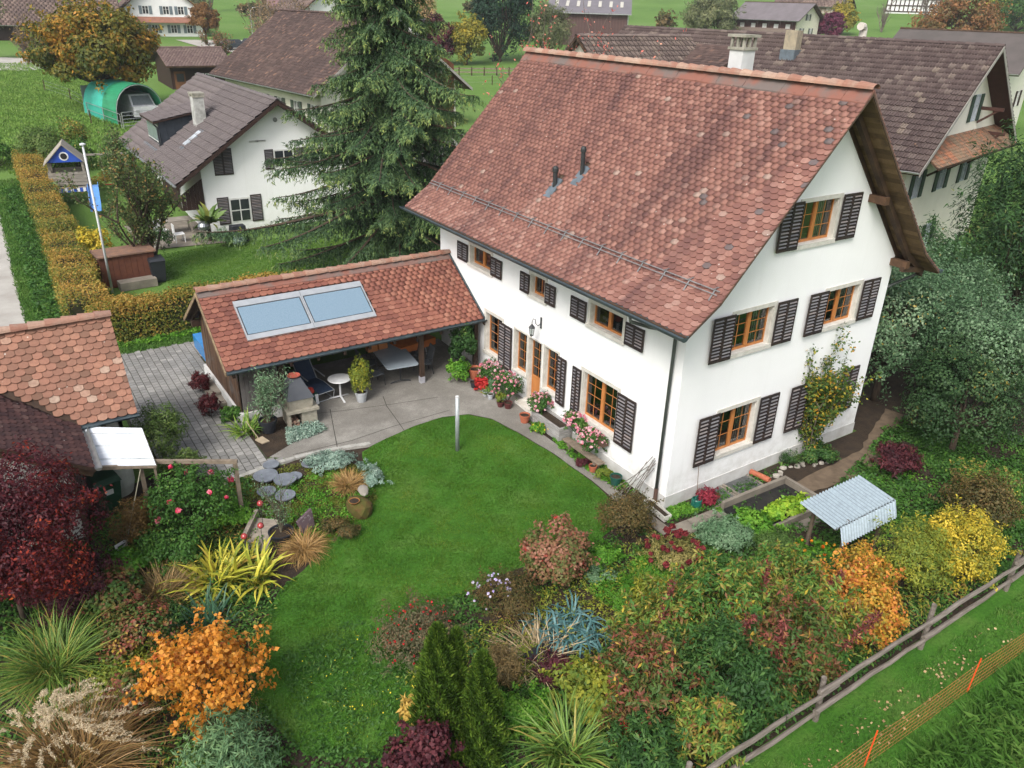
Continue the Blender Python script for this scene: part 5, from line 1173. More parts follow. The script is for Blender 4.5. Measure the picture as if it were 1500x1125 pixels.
f10, *_ = gable_house('hilltop_white_house', 'long white house at the very top right edge of the hill', 'house', 243, 118, math.radians(62), 12, 30, 24.5, 27, WHT, PKR, tile=None, base=18, gwin=[(2, 3, 1.5, 1.3), (6, 3, 1.5, 1.3)], lwin=[(3, 3, 1.6, 1.4), (9, 3, 1.6, 1.4), (16, 3, 1.6, 1.4)])
f11, *_ = gable_house('cream_house', 'cream house gable with brown shutters, cut by the right edge of the picture', 'house', 57.5, 21.4, math.radians(14), 7.4, 9, 8.2, 10.9, RW, mat('grey_tile_roof', (.1, .085, .08), .8, (.08, .07, .065), 1), tile=None, ov=1.2, og=.9, base=2.9, gwin=[(1.0, 2.2, .9, 1.2, DKBR), (4.4, 2.6, .9, 1.2, DKBR), (3, .2, .9, 1.2)])
f12 = thing('open_shed', 'dark open shed under a flat grey roof, beyond the reddish tree at the right edge', 'shed', (98, 47, 5.2), math.radians(-62))
mb = MB(); mb.box(-9, 0, -1, 9, 6, 3.4); mb.build('wall', mat('blue_black_wall', (.025, .03, .04), .8), f12)
mb = MB(); mb.hexa([(-10, -1.2, 3.5), (10, -1.2, 3.5), (10, 7, 4.6), (-10, 7, 4.6), (-10, -1.2, 3.75), (10, -1.2, 3.75), (10, 7, 4.85), (-10, 7, 4.85)]); mb.build('roof', mat('grey_violet_sheet', (.17, .155, .17)), f12)
mb = MB(); mb.box(-6, -.1, 0, 3, -.02, 1.9); mb.build('white_panel', WHT, f12)
# lane across the far slope
sheet('far_lane', [(118, 100), (160, 69), (150, 60), (147, 62), (155, 68.5), (116, 97.5)], .05, mat('asphalt_far', (.3, .29, .28), .9), 2)
sheet('farmyard', [(-12, 108), (-3, 104), (-2.5, 97), (-6, 93), (-14, 95)], .05, GRAVEL, 2)
sheet('far_yard', [(17, 128), (30, 126), (30, 108), (21, 106), (18, 115)], .05, GRAVEL, 2)
sheet('barn_yard', [(16, 46), (24, 46.5), (24, 38), (14, 34), (11, 40)], .03, mat('asphalt_yard', (.16, .155, .15), .9, (.2, .19, .18), .6), 1)
# street lamp
sp = thing('street_lamp', 'thin grey street lamp with one arm, beside the bare trees at the top left', 'street lamp', (21.5, 103, Hf(21.5, 103)))
mb = MB(); mb.tube([(0, 0, 0), (0, 0, 5.6), (.4, 0, 6.0), (1.4, 0, 6.1)], .07, 6); mb.build('lamp_post', ZN, sp)
mb = MB(); mb.box(.9, -.15, 6.05, 1.7, .15, 6.2); mb.build('lamp_head', ZN, sp)
for x_, y_, lb, hh in ((24.6, 113, 'white car parked under the lamp at the top left', 1.45), (21.7, 112.5, 'dark car parked beside the round brown tree', 1.4)):
    t = thing('parked_car', lb, 'car', (x_, y_, Hf(x_, y_)), .3, 'cars parked beyond the barn')
    cm_ = mat('white_car_paint', (.7, .7, .72), .3) if 'white' in lb else mat('dark_car_paint', (.05, .06, .07), .3)
    mb = MB(); mb.hexa([(-2.1, -.85, .3), (2.1, -.85, .3), (2.1, .85, .3), (-2.1, .85, .3), (-2.1, -.8, .85), (2.05, -.8, .8), (2.05, .8, .8), (-2.1, .8, .85)]); mb.build('car_body', cm_, t)
    mb = MB(); mb.hexa([(-1.7, -.75, .85), (1.0, -.75, .82), (1.0, .75, .82), (-1.7, .75, .85), (-1.2, -.6, hh), (.4, -.6, hh), (.4, .6, hh), (-1.2, .6, hh)]); mb.build('car_cabin', mat('dark_glass', (.03, .035, .04)), t)
    for a in (-1.3, 1.3):
        for b in (-.8, .8): mb = MB(); mb.tube([(a, b - .1, .32), (a, b + .1, .32)], .32, 12); mb.build('wheel', mat('tyre', (.02, .02, .02)), t)

# ---- green round shelter with a white van
hu = thing('round_shelter', 'green plastic tunnel shelter on the meadow under the big orange-brown tree', 'shelter', (-1.3, 59.2, Hf(-1.3, 59.2)), math.radians(14))
GP = mat('green_plastic', (.03, .26, .13), .45, (.02, .19, .09), 3, stretch=(6, .3, .3), spec=.4); TP = mat('turquoise_plastic', (.05, .42, .33), .45, (.04, .34, .27), 3)
for k in range(5):
    mb = MB(); a0, a1 = k * 1.25, (k + 1) * 1.25 + .03
    n = 14
    for i in range(n):
        t0, t1 = math.pi * i / n, math.pi * (i + 1) / n
        R0, hgt = 1.95 - .006 * k, 2.9 - .006 * k
        p = lambda t_, y_: (-math.cos(t_) * R0, y_, hgt * (.05 + .95 * math.sin(t_) ** .72) if 0 < t_ < math.pi else 0)
        mb.hexa([p(t0, a0), p(t0, a1), p(t1, a1), p(t1, a0)] + [(x * 1.012, y_, z * 1.012 + .01) for x, y_, z in (p(t0, a0), p(t0, a1), p(t1, a1), p(t1, a0))])
    mb.build('shelter_sheet', GP if k in (0, 1) else TP, hu)
mb = MB()
for k in (0, 3.1, 6.25): mb.tube([(-1.93 * math.cos(math.pi * i / 12), k, 2.86 * (.05 + .95 * math.sin(math.pi * i / 12) ** .72) if 0 < i < 12 else 0) for i in range(13)], .035, 6)
mb.build('hoop', ZN, hu)
mb = MB(); mb.box(-1.9, 6.2, 0, 1.9, 6.24, 2.4); mb.build('rear_sheet', mat('grey_sheet', (.2, .21, .21), .6), hu)
va = thing('parked_van', 'white van parked inside the green tunnel shelter', 'van', (-1.1, 61.0, Hf(-1.1, 61.0)), math.radians(14))
VW = mat('white_car_paint', (.7, .7, .72), .3)
mb = MB(); mb.hexa([(-1.0, -1.4, .35), (1.0, -1.4, .35), (1.0, 3.2, .35), (-1.0, 3.2, .35), (-1.0, -1.4, 1.1), (1.0, -1.4, 1.1), (1.0, 3.2, 1.15), (-1.0, 3.2, 1.15)]); mb.hexa([(-.95, -1.0, 1.1), (.95, -1.0, 1.1), (.95, 3.1, 1.15), (-.95, 3.1, 1.15), (-.85, -.4, 1.95), (.85, -.4, 1.95), (.85, 3.0, 1.95), (-.85, 3.0, 1.95)]); mb.build('van_body', VW, va)
mb = MB(); mb.hexa([(-.8, -1.02, 1.2), (.8, -1.02, 1.2), (.8, -.9, 1.2), (-.8, -.9, 1.2), (-.7, -.52, 1.85), (.7, -.52, 1.85), (.7, -.4, 1.85), (-.7, -.4, 1.85)]); mb.build('windscreen', mat('grey_glass', (.2, .22, .24), .15), va)
for a in (-.72, .72): mb = MB(); mb.box(a - .14, -1.43, .7, a + .14, -1.4, .88); mb.build('headlight', mat('lamp_glass', (.5, .5, .5), .2), va)
mb = MB(); mb.box(-.55, -1.44, .42, .55, -1.4, .6); mb.build('grille', BLK, va)
for a in (-.95, .95):
    for b in (-.8, 2.3): mb = MB(); mb.tube([(a - .1, b, .33), (a + .1, b, .33)], .33, 12); mb.build('wheel', mat('tyre', (.02, .02, .02)), va)
def pipe_gate(name, lb, a, b, h, rails=3, cat='gate', m=None, grp=None):
    t = thing(name, lb, cat, (a[0], a[1], Hf(*a)), 0, grp); m = m or ZN
    d = Vector((b[0] - a[0], b[1] - a[1], Hf(*b) - Hf(*a)))
    for s_ in (0, .5, 1): mb = MB(); mb.tube([d * s_, d * s_ + Vector((0, 0, h))], .04, 6); mb.build('post', m, t)
    for k in range(rails): mb = MB(); zz = h * (k + 1) / rails - .03; mb.tube([Vector((0, 0, zz)), d + Vector((0, 0, zz))], .025, 6); mb.build('rail', m, t)
    return t
pipe_gate('pipe_fence', 'galvanised pipe fence along the left side of the green shelter', (-4.6, 63.5), (-3.1, 57.6), 1.1, 2, 'fence')
pipe_gate('pipe_gate', 'galvanised pipe gate across the mouth of the green shelter', (-3.0, 57.4), (1.4, 58.0), 1.25, 5)
def wire_fence(name, lb, pts, h=1.0, m=None, wires=3):
    t = thing(name, lb, 'fence', (*pts[0], Hf(*pts[0]))); z0 = t.location.z
    for x_, y_ in pts:
        mb = MB(); q_ = Vector((x_ - pts[0][0], y_ - pts[0][1], Hf(x_, y_) - z0)); mb.beam(q_ - Vector((0, 0, .1)), q_ + Vector((0, 0, h)), .08, .08); mb.build('fence_post', OLDW, t)
    for k in range(wires):
        mb = MB()
        for a, b in zip(pts, pts[1:]): mb.tube([Vector((a[0] - pts[0][0], a[1] - pts[0][1], Hf(*a) - z0 + h * (k + 1) / wires - .05)), Vector((b[0] - pts[0][0], b[1] - pts[0][1], Hf(*b) - z0 + h * (k + 1) / wires - .05))], .008, 4)
        mb.build('wire', m or ZN, t)
    return t
wire_fence('pasture_fence', 'thin wire fence on wooden posts across the left meadow', [(-6.2, 78), (-4.8, 72), (-4.2, 66), (-4.9, 60)])
wire_fence('paddock_fence', 'wire fence in front of the purple and golden trees', [(30, 72), (34, 70.5), (38, 69), (42, 67.5)])
# roadside picket fence of boards far behind
pf = thing('board_fence', 'low grey wooden rail fence in front of the purple and golden bushes', 'fence', (37, 78, Hf(37, 78)))
for k in range(9):
    mb = MB(); mb.box(k * 1.5, -.06 - k * .5, -.3, k * 1.5 + .12, .06 - k * .5, 1.0); mb.build('fence_post', OLDW, pf)
for z_ in (.4, .8): mb = MB(); mb.beam((0, 0, z_), (12, -4, z_), .04, .14); mb.build('fence_rail', mat('grey_timber', (.25, .2, .15)), pf)

# ---- neighbour's garden things
pt = thing('play_tower', 'grey wooden play tower with blue gable and blue slide, beside the long hedge', 'playhouse', (-8.9, 40.2, Hf(-8.9, 40.2)), math.radians(-8))
GW_ = mat('grey_play_wood', (.2, .18, .15), .9, (.3, .27, .23), 3, stretch=(1, 1, 4)); BLU = mat('blue_paint', (.03, .09, .45), .5)
for a in (-.85, .85):
    for b in (-.7, .7): mb = MB(); mb.box(a - .06, b - .06, -.1, a + .06, b + .06, 2.6); mb.build('post', GW_, pt)
mb = MB(); mb.box(-.95, -.8, 1.0, .95, .8, 1.08); mb.build('platform', GW_, pt)
for b in (-.78, .76):
    for k in range(4): mb = MB(); mb.box(-.95, b, 1.15 + k * .19, .95, b + .02, 1.32 + k * .19); mb.build('side_board', GW_, pt)
for k in range(4): mb = MB(); mb.box(-.97, -.78, 1.15 + k * .19, -.95, .78, 1.32 + k * .19); mb.build('side_board', GW_, pt)
mb = MB(); mb.poly([(-.9, -.84, 2.45), (.9, -.84, 2.45), (0, -.84, 3.35)]); mb.poly([(-.9, .84, 2.45), (.9, .84, 2.45), (0, .84, 3.35)]); ga_ = mb.build('gable_board', BLU, pt)
mb = MB(); mb.lathe([(.17, 0), (.17, .02)], 12, capt=True); o = mb.build('round_window', mat('dark_opening', (.02, .018, .018)), ga_, (0, -.85, 2.78), (math.pi / 2, 0, 0))
mb = MB(); mb.lathe([(.24, 0), (.24, .012)], 12, capt=True); mb.build('window_ring', mat('white_paint', (.75, .75, .75)), ga_, (0, -.843, 2.78), (math.pi / 2, 0, 0))
for s_ in (-1, 1): mb = MB(); mb.hexa([(s_ * 1.1, -1, 2.28), (0, -1, 3.4), (0, 1, 3.4), (s_ * 1.1, 1, 2.28), (s_ * 1.1, -1, 2.34), (0, -1, 3.46), (0, 1, 3.46), (s_ * 1.1, 1, 2.34)]); mb.build('roof_board', mat('pale_roof_board', (.33, .3, .25), .9), pt)
for k in range(12):
    mb = MB(); mb.box(-.95 + k * .158, -.83, .78, -.8 + k * .158, -.81, 1.0); mb.build('scalloped_trim', BLU if k % 2 else mat('white_paint', (.75, .75, .75)), pt)
sld = thing('slide', 'light blue plastic slide running down from the wooden play tower', 'slide', (-7.9, 39.0, Hf(-7.9, 39)), math.radians(-8))
LB = mat('light_blue_plastic', (.12, .3, .65), .35, spec=.5)
mb = MB(); L_ = [(0, .5, 1.15), (0, .1, 1.1), (0, -1.4, .35), (0, -2.0, .2)]
for a, b in zip(L_, L_[1:]): mb.beam(a, b, .5, .03)
mb.build('slide_bed', LB, sld)
for s_ in (-.27, .27):
    mb = MB()
    for a, b in zip(L_, L_[1:]): mb.beam((s_, a[1], a[2] + .08), (s_, b[1], b[2] + .08), .03, .18)
    mb.build('slide_side', LB, sld)
sw = thing('swing_frame', 'wooden swing frame with red seat beside the play tower', 'swing', (-6.7, 41.4, Hf(-6.7, 41.4)), math.radians(-8))
for x_ in (-1.1, 1.1):
    for s_ in (-.5, .5): mb = MB(); mb.beam((x_, s_, 0), (x_, 0, 2.3), .08, .08); mb.build('leg', GW_, sw)
mb = MB(); mb.beam((-1.2, 0, 2.3), (1.2, 0, 2.3), .1, .1); mb.build('crossbar', GW_, sw)
mb = MB(); mb.box(-.25, -.1, .5, .2, .1, .54); mb.build('swing_seat', mat('red_plastic', (.45, .04, .03), .4), sw)
mb = MB(); mb.tube([(-.22, 0, .54), (-.22, 0, 2.3)], .012, 4); mb.tube([(.18, 0, .54), (.18, 0, 2.3)], .012, 4); mb.build('rope', GW_, sw)
fp = thing('flagpole', 'tall white flagpole with a flat cap in front of the apple tree', 'pole', (-9.57, 23.66, .37))
mb = MB(); mb.tube([(0, 0, 0), (0, 0, 6.1)], [.055, .04], 10); mb.build('pole', mat('white_pole', (.62, .64, .66), .4), fp, smooth=True)
mb = MB(); mb.lathe([(.04, 6.1), (.11, 6.12), (.11, 6.17), (.03, 6.2)], 12, capt=True); mb.build('pole_cap', mat('white_pole', (.6, .6, .6)), fp)
hd = thing('garden_store', 'small reddish-brown wooden garden store with a grey tray roof, beneath the apple tree', 'shed', (-8.7, 24.9, .38), math.radians(4))
for k in range(9): mb = MB(); mb.box(-1.1 + k * .245, -.5, 0, -1.1 + k * .245 + .235, -.47, 1.35); mb.build('wall_board', mat('red_brown_plank', (.16, .06, .035), .8, (.11, .04, .025), 4), hd)
mb = MB(); mb.box(-1.1, -.46, 0, 1.1, .7, 1.33); mb.build('body', mat('red_brown_plank', (.16, .06, .035)), hd)
mb = MB(); mb.box(-1.2, -.6, 1.36, 1.2, .8, 1.42); mb.build('roof', mat('leaf_littered_roof', (.16, .1, .08), .95, (.25, .14, .09), 4, bumps=.6), hd)
mb = MB(); mb.box(-.6, -1.2, 0, .9, -.62, .35); mb.build('step', SLABM, hd)
wb = thing('dark_waste_bin', 'black wheelie bin standing at the trunk of the apple tree', 'waste bin', (-7.55, 24.4, .38))
mb = MB(); mb.hexa([(-.25, -.28, .05), (.25, -.28, .05), (.25, .28, .05), (-.25, .28, .05), (-.32, -.36, 1.0), (.32, -.36, 1.0), (.32, .36, 1.0), (-.32, .36, 1.0)]); mb.build('bin_body', mat('black_plastic', (.025, .028, .035), .5), wb)
mb = MB(); mb.hexa([(-.34, -.4, 1.0), (.34, -.4, 1.0), (.34, .38, 1.0), (-.34, .38, 1.0), (-.3, -.3, 1.1), (.3, -.3, 1.1), (.3, .34, 1.1), (-.3, .34, 1.1)]); mb.build('bin_lid', mat('black_plastic', (.025, .028, .035)), wb)
# terrace things by the neighbour
gt = thing('kettle_barbecue', 'round steel kettle barbecue on the neighbour terrace', 'barbecue', (-4.2, 29.6, .38))
mb = MB(); mb.lathe([(.05, .6), (.28, .75), (.3, .9), (.22, 1.05), (.05, 1.12)], 16, capt=True); mb.build('kettle', mat('steel', (.4, .42, .44), .3, metal=.8), gt)
mb = MB()
for k in range(3): a = k * 2.1; mb.tube([(.2 * math.cos(a), .2 * math.sin(a), .7), (.32 * math.cos(a), .32 * math.sin(a), 0)], .015, 5)
mb.build('legs', BLK, gt)
cg = thing('covered_grill', 'black cover over a grill beside the neighbour wall', 'grill', (-2.6, 29.3, .38))
mb = MB(); mb.hexa([(-.45, -.35, 0), (.45, -.35, 0), (.45, .35, 0), (-.45, .35, 0), (-.35, -.25, .8), (.35, -.25, .8), (.35, .25, .8), (-.35, .25, .8)]); mb.build('cover', mat('black_plastic', (.025, .028, .035)), cg)
for i, (x_, y_) in enumerate(((-5.9, 31.5), (-5.3, 30.4))):
    t = thing('garden_chair', ('white slatted garden chair farther from the palm', 'white slatted garden chair nearer the palm')[i], 'chair', (x_, y_, .38), .6 + i, 'chairs on the neighbour terrace')
    WP = mat('white_paint', (.75, .75, .75))
    mb = MB(); mb.box(-.25, -.25, .42, .25, .25, .45); mb.build('seat', WP, t)
    for k in range(5): mb = MB(); mb.box(-.24 + k * .1, .23, .45, -.18 + k * .1, .26, .95); mb.build('backrest_slat', WP, t)
    for a in (-.22, .22):
        for b in (-.22, .22): mb = MB(); mb.box(a - .02, b - .02, 0, a + .02, b + .02, .42); mb.build('leg', WP, t)
nt_ = thing('terrace_table', 'dark table on the neighbour terrace between the white chairs', 'table', (-5.0, 32.3, .38))
mb = MB(); mb.box(-.8, -.45, .7, .8, .45, .74); mb.build('tabletop', GW_, nt_)
for a in (-.7, .7):
    for b in (-.38, .38): mb = MB(); mb.box(a - .03, b - .03, 0, a + .03, b + .03, .7); mb.build('leg', GW_, nt_)
sheet('terrace', [(-7.2, 29.6), (-3.3, 29.2), (-3.3, 35), (-7.2, 35)], .02, SLABM, .6)

# ================================================================== COURTYARD THINGS
mp = thing('metal_post', 'upright galvanised post socket standing in the lawn', 'post', (-3.41, 5.05, Hf(-3.41, 5.05)))
mb = MB(); mb.tube([(0, 0, -.05), (0, 0, 1.72)], .06, 14); mb.build('pole', mat('galvanised', (.42, .45, .46), .4, (.34, .37, .38), 6, metal=.4), mp, smooth=True)
mb = MB(); mb.lathe([(.055, 1.72), (.055, 1.77), (.02, 1.78)], 14, capt=True); mb.build('cap', mat('pale_cap', (.6, .6, .6)), mp)
# round white table
wt = thing('bistro_table', 'small round white table on three feet in front of the carport', 'table', (-5.12, 9.55, .39))
WM = mat('white_metal', (.72, .73, .74), .35)
mb = MB(); mb.lathe([(.0, .7), (.36, .7), (.37, .715), (.36, .73), (0, .735)], 28, capb=False); mb.build('tabletop', WM, wt, smooth=False)
mb = MB(); mb.tube([(0, 0, .1), (0, 0, .7)], .03, 10); mb.build('column', WM, wt)
for k in range(3): a = k * 2.094 + .5; mb = MB(); mb.beam((0, 0, .1), (.36 * math.cos(a), .36 * math.sin(a), .02), .05, .03); mb.build('foot', WM, wt)
# dining table
dt_ = thing('garden_table', 'long grey garden table with rounded corners under the carport', 'table', (-2.85, 10.35, .39), math.radians(-8))
mb = MB(); pts = []
for cx_, cy_, a0 in ((.42, .95, 0), (-.42, .95, 90), (-.42, -.95, 180), (.42, -.95, 270)):
    for k in range(5): a = math.radians(a0 + k * 22.5); pts.append((cx_ + .13 * math.cos(a), cy_ + .13 * math.sin(a)))
mb.poly([(x, y, .74) for x, y in pts]); mb.poly([(x, y, .71) for x, y in pts][::-1])
for i in range(len(pts)): a, b = pts[i], pts[(i + 1) % len(pts)]; mb.poly([(*a, .71), (*b, .71), (*b, .74), (*a, .74)])
mb.build('tabletop', mat('grey_tabletop', (.3, .35, .39), .35, (.26, .3, .34), 3, spec=.5), dt_)
for y_ in (-.7, .7):
    mb = MB(); mb.tube([(-.35, y_, .02), (-.3, y_, .05), (0, y_, .1), (0, y_, .7)], .022, 8); mb.tube([(.35, y_, .02), (.3, y_, .05), (0, y_, .1)], .022, 8); mb.build('leg', BLK, dt_)
CHF = mat('grey_mesh_fabric', (.1, .11, .12), .8, (.08, .09, .1), 20)
def g_chair(x, y, rz, lb):
    t = thing('garden_chair', lb, 'chair', (x, y, .39), rz, 'grey garden chairs round the long table')
    mb = MB(); mb.hexa([(-.24, -.24, .42), (.24, -.24, .42), (.24, .22, .4), (-.24, .22, .4), (-.24, -.24, .445), (.24, -.24, .445), (.24, .22, .425), (-.24, .22, .425)]); mb.build('seat', CHF, t)
    mb = MB(); mb.hexa([(-.24, .22, .42), (.24, .22, .42), (.24, .25, .42), (-.24, .25, .42), (-.22, .36, .98), (.22, .36, .98), (.22, .385, .98), (-.22, .385, .98)]); mb.build('backrest', CHF, t)
    for s_ in (-.25, .25):
        mb = MB(); mb.tube([(s_, -.25, 0), (s_, -.22, .42), (s_, -.2, .62), (s_, .25, .64)], .013, 6); mb.build('arm', BLK, t)
        mb = MB(); mb.tube([(s_, .3, 0), (s_, .22, .42), (s_, .37, .98)], .013, 6); mb.build('leg', BLK, t)
for a in ((-1.95, 9.95, math.radians(-98), 'grey mesh chair on the right of the long table, nearest the carport post'), (-2.0, 10.75, math.radians(-95), 'grey mesh chair on the right of the long table, farther back'),
          (-3.75, 9.95, math.radians(95), 'grey mesh chair behind the potted bush, left of the long table'), (-3.6, 10.8, math.radians(88), 'grey mesh chair at the far left of the long table'), (-2.8, 11.85, 0.1, 'grey mesh chair at the far end of the long table')): g_chair(*a)
# small orange crates / covered bench with orange cloth
OC = mat('orange_cloth', (.5, .16, .04), .85, (.4, .12, .03), 5)
for i, (x_, y_, lb) in enumerate(((-3.35, 11.0, 'orange wooden box on the table end, left one of two'), (-2.95, 11.05, 'orange wooden box on the table end, right one of two'))):
    t = thing('wooden_box', lb, 'box', (x_, y_, 1.14 if i < 2 else .4), 0, 'orange boxes by the long table')
    mb = MB(); mb.box(-.17, -.12, 0, .17, .12, .3); mb.build('box_body', mat('orange_box_wood', (.42, .17, .06), .7), t)
    mb = MB(); mb.box(-.185, -.135, .3, .185, .135, .33); mb.build('box_lid', mat('orange_box_wood', (.5, .2, .06)), t)
bs_ = thing('folding_table', 'folding table under an orange cloth behind the carport post', 'table', (-1.75, 11.1, .39), math.radians(12))
mb = MB(); mb.box(-.75, -.32, .74, .75, .32, .77); mb.box(-.77, -.35, .52, .77, -.34, .775); mb.box(-.77, -.35, .772, .77, .35, .78); mb.build('tablecloth', OC, bs_)
for s_ in (-.6, .6): mb = MB(); mb.tube([(s_ - .15, -.3, 0), (s_ + .1, .3, .74)], .015, 6); mb.tube([(s_ - .15, .3, 0), (s_ + .1, -.3, .74)], .015, 6); mb.build('leg', WM, bs_)
# sun lounger
lo = thing('sun_lounger', 'navy blue reclining sun lounger with silver frame under the carport', 'sun lounger', (-5.75, 10.5, .39), math.radians(10))
NV = mat('navy_fabric', (.02, .035, .07), .75, (.03, .05, .09), 10)
S1 = [(-.95, .33), (-.35, .4), (.1, .36), (.62, 1.1), (.8, 1.32)]
mb = MB()
for (a, b), (c, d) in zip(S1, S1[1:]): mb.hexa([(-.27, a, b), (.27, a, b), (.27, c, d), (-.27, c, d), (-.27, a, b + .03), (.27, a, b + .03), (.27, c, d + .03), (-.27, c, d + .03)])
mb.build('seat_fabric', NV, lo)
mb = MB(); mb.box(-.2, .56, 1.03, .2, .72, 1.14); mb.build('headrest', NV, lo)
for s_ in (-.3, .3):
    mb = MB(); mb.tube([(s_, a, b + .01) for a, b in S1], .016, 6); mb.tube([(s_, -.95, .34), (s_, -.85, .02), (s_, .3, .02), (s_, .1, .38)], .014, 6); mb.tube([(s_, -.4, .62), (s_, .3, .68)], .02, 6); mb.build('frame_tube', ALU, lo)
mb = MB(); mb.tube([(-.3, -.85, .02), (.3, -.85, .02)], .014, 6); mb.tube([(-.3, -.95, .34), (.3, -.95, .34)], .014, 6); mb.build('cross_tube', ALU, lo)
# stone fireplace grill
gr = thing('stone_fireplace', 'pale concrete garden fireplace with black metal hood in front of the carport', 'fireplace', (-6.72, 8.72, .38), math.radians(-4))
FC = mat('fireplace_concrete', (.36, .33, .27), .95, (.26, .24, .19), 8, bumps=.5, bscale=40)
mb = MB(); mb.box(-.05, -.35, 0, .4, .4, .52); mb.box(-.42, .3, 0, -.05, .4, .52); mb.box(-.45, -.35, 0, -.38, .4, .52); mb.build('base', FC, gr)
mb = MB(); mb.box(-.5, -.42, .52, .46, .44, .6); mb.build('slab', FC, gr)
mb = MB(); mb.hexa([(-.38, -.3, .6), (.3, -.3, .6), (.3, .32, .6), (-.38, .32, .6), (-.4, -.33, .92), (.33, -.33, .92), (.33, .36, .92), (-.4, .36, .92)]); mb.build('fire_box', FC, gr)
mb = MB(); mb.hexa([(-.43, -.36, .925), (.36, -.36, .925), (.36, .4, .925), (-.43, .4, .925), (-.22, .1, 1.42), (.12, .1, 1.42), (.12, .36, 1.42), (-.22, .36, 1.42)]); mb.build('hood', mat('black_hood', (.05, .055, .065), .45, (.07, .075, .085), 3, spec=.5), gr)
mb = MB()
for k in range(7):
    a = (-.36 + (k % 3) * .1, -.3 + (k // 3) * .02, .06 + (k // 3) * .12); mb.tube([a, (a[0], .28, a[2])], .05, 7, 0, .1 + k * .1)
mb.build('firewood', piecemat('cut_wood', [(0, (.25, .15, .1)), (.5, (.34, .22, .16)), (1, (.2, .12, .09))]), gr)
rd = thing('red_dish', 'flat reddish dish lying on top of the fireplace hood', 'dish', (-6.75, 8.95, 1.81))
mb = MB(); mb.lathe([(0, 0), (.14, .0), (.2, .05), (.19, .055), (.13, .015), (0, .012)], 20); mb.build('dish', mat('red_glaze', (.4, .1, .07), .4), rd)
tb = thing('garden_bag', 'green and red bag of garden tools beside the sun lounger', 'bag', (-6.1, 9.5, .39))
mb = MB(); mb.hexa([(-.15, -.12, 0), (.15, -.12, 0), (.15, .12, 0), (-.15, .12, 0), (-.18, -.13, .45), (.17, -.12, .48), (.18, .15, .46), (-.16, .14, .44)]); mb.build('bag_body', mat('dark_green_bag', (.02, .07, .05), .8), tb)
mb = MB(); mb.lathe([(.05, .4), (.13, .5), (.1, .62), (.02, .66)], 8, (0, .03, 0), capt=True); mb.build('red_bundle', mat('red_plastic', (.45, .04, .03)), tb)
mb = MB(); mb.hexa([(.1, -.16, .1), (.2, -.14, .1), (.2, -.12, .1), (.1, -.13, .1), (.08, -.15, .45), (.18, -.14, .45), (.18, -.12, .45), (.08, -.13, .45)]); mb.build('white_cloth', mat('white_paint', (.75, .75, .75)), tb)
# rear shelf and clutter under the carport
sh = thing('shelf_rack', 'dark shelf rack against the rear boards of the carport', 'shelf', (-5.2, 13.1, .39))
for z_ in (.3, .9, 1.5): mb = MB(); mb.box(-1.2, -.2, z_, 1.2, .2, z_ + .03); mb.build('shelf_board', WOODD, sh)
for a in (-1.17, 1.17): mb = MB(); mb.box(a - .02, -.2, 0, a + .02, .2, 1.7); mb.build('side_board', WOODD, sh)
for i, (x_, c_c) in enumerate(((-.8, 'grey'), (-.3, 'black'), (.3, 'grey'), (.8, 'black'))):
    t = thing('storage_crate', ('grey plastic crate at the left end of the carport shelf', 'black plastic crate second from left on the carport shelf', 'grey plastic crate third from left on the carport shelf', 'black plastic crate at the right end of the carport shelf')[i], 'crate', (-5.2 + x_, 13.08, 1.33), 0, 'crates on the carport shelf')
    mb = MB(); mb.hexa([(-.18, -.14, 0), (.18, -.14, 0), (.18, .14, 0), (-.18, .14, 0), (-.2, -.16, .22), (.2, -.16, .22), (.2, .16, .22), (-.2, .16, .22)]); mb.build('crate', mat('grey_plastic', (.22, .22, .24), .5) if c_c == 'grey' else mat('black_plastic', (.025, .028, .035)), t)
# blue car nose behind the carport wall
bc = thing('blue_car', 'bright blue car parked beyond the left end of the carport, mostly hidden', 'car', (-5.95, 14.75, .38), math.radians(180))
BP = mat('bright_blue_paint', (.02, .2, .5), .25, spec=.6)
mb = MB(); mb.hexa([(-1.2, -.8, .25), (2.2, -.8, .25), (2.2, .8, .25), (-1.2, .8, .25), (-1.25, -.82, .8), (2.2, -.82, .72), (2.2, .82, .72), (-1.25, .82, .8)]); mb.build('car_body', BP, bc)
mb = MB(); mb.hexa([(-1.2, -.76, .8), (1.1, -.76, .78), (1.1, .76, .78), (-1.2, .76, .8), (-.8, -.62, 1.35), (.5, -.62, 1.35), (.5, .62, 1.35), (-.8, .62, 1.35)]); mb.build('car_cabin', mat('dark_glass', (.03, .035, .04)), bc)
for a in (-.6, 1.5):
    for b in (-.78, .78): mb = MB(); mb.tube([(a, b - .08, .3), (a, b + .08, .3)], .3, 14); mb.build('wheel', mat('tyre', (.02, .02, .02)), bc)
# steps / kerb stones by the aeoniums
st = thing('stone_steps', 'two pale concrete steps at the open end of the carport', 'steps', (-8.45, 11.7, .38), 0)
for k, (a, b, c) in enumerate(((-.25, -.8, .12), (-.1, -.2, .22))): mb = MB(); mb.box(a, b, 0, .25, .9, c); mb.build('step', SLABM, st)

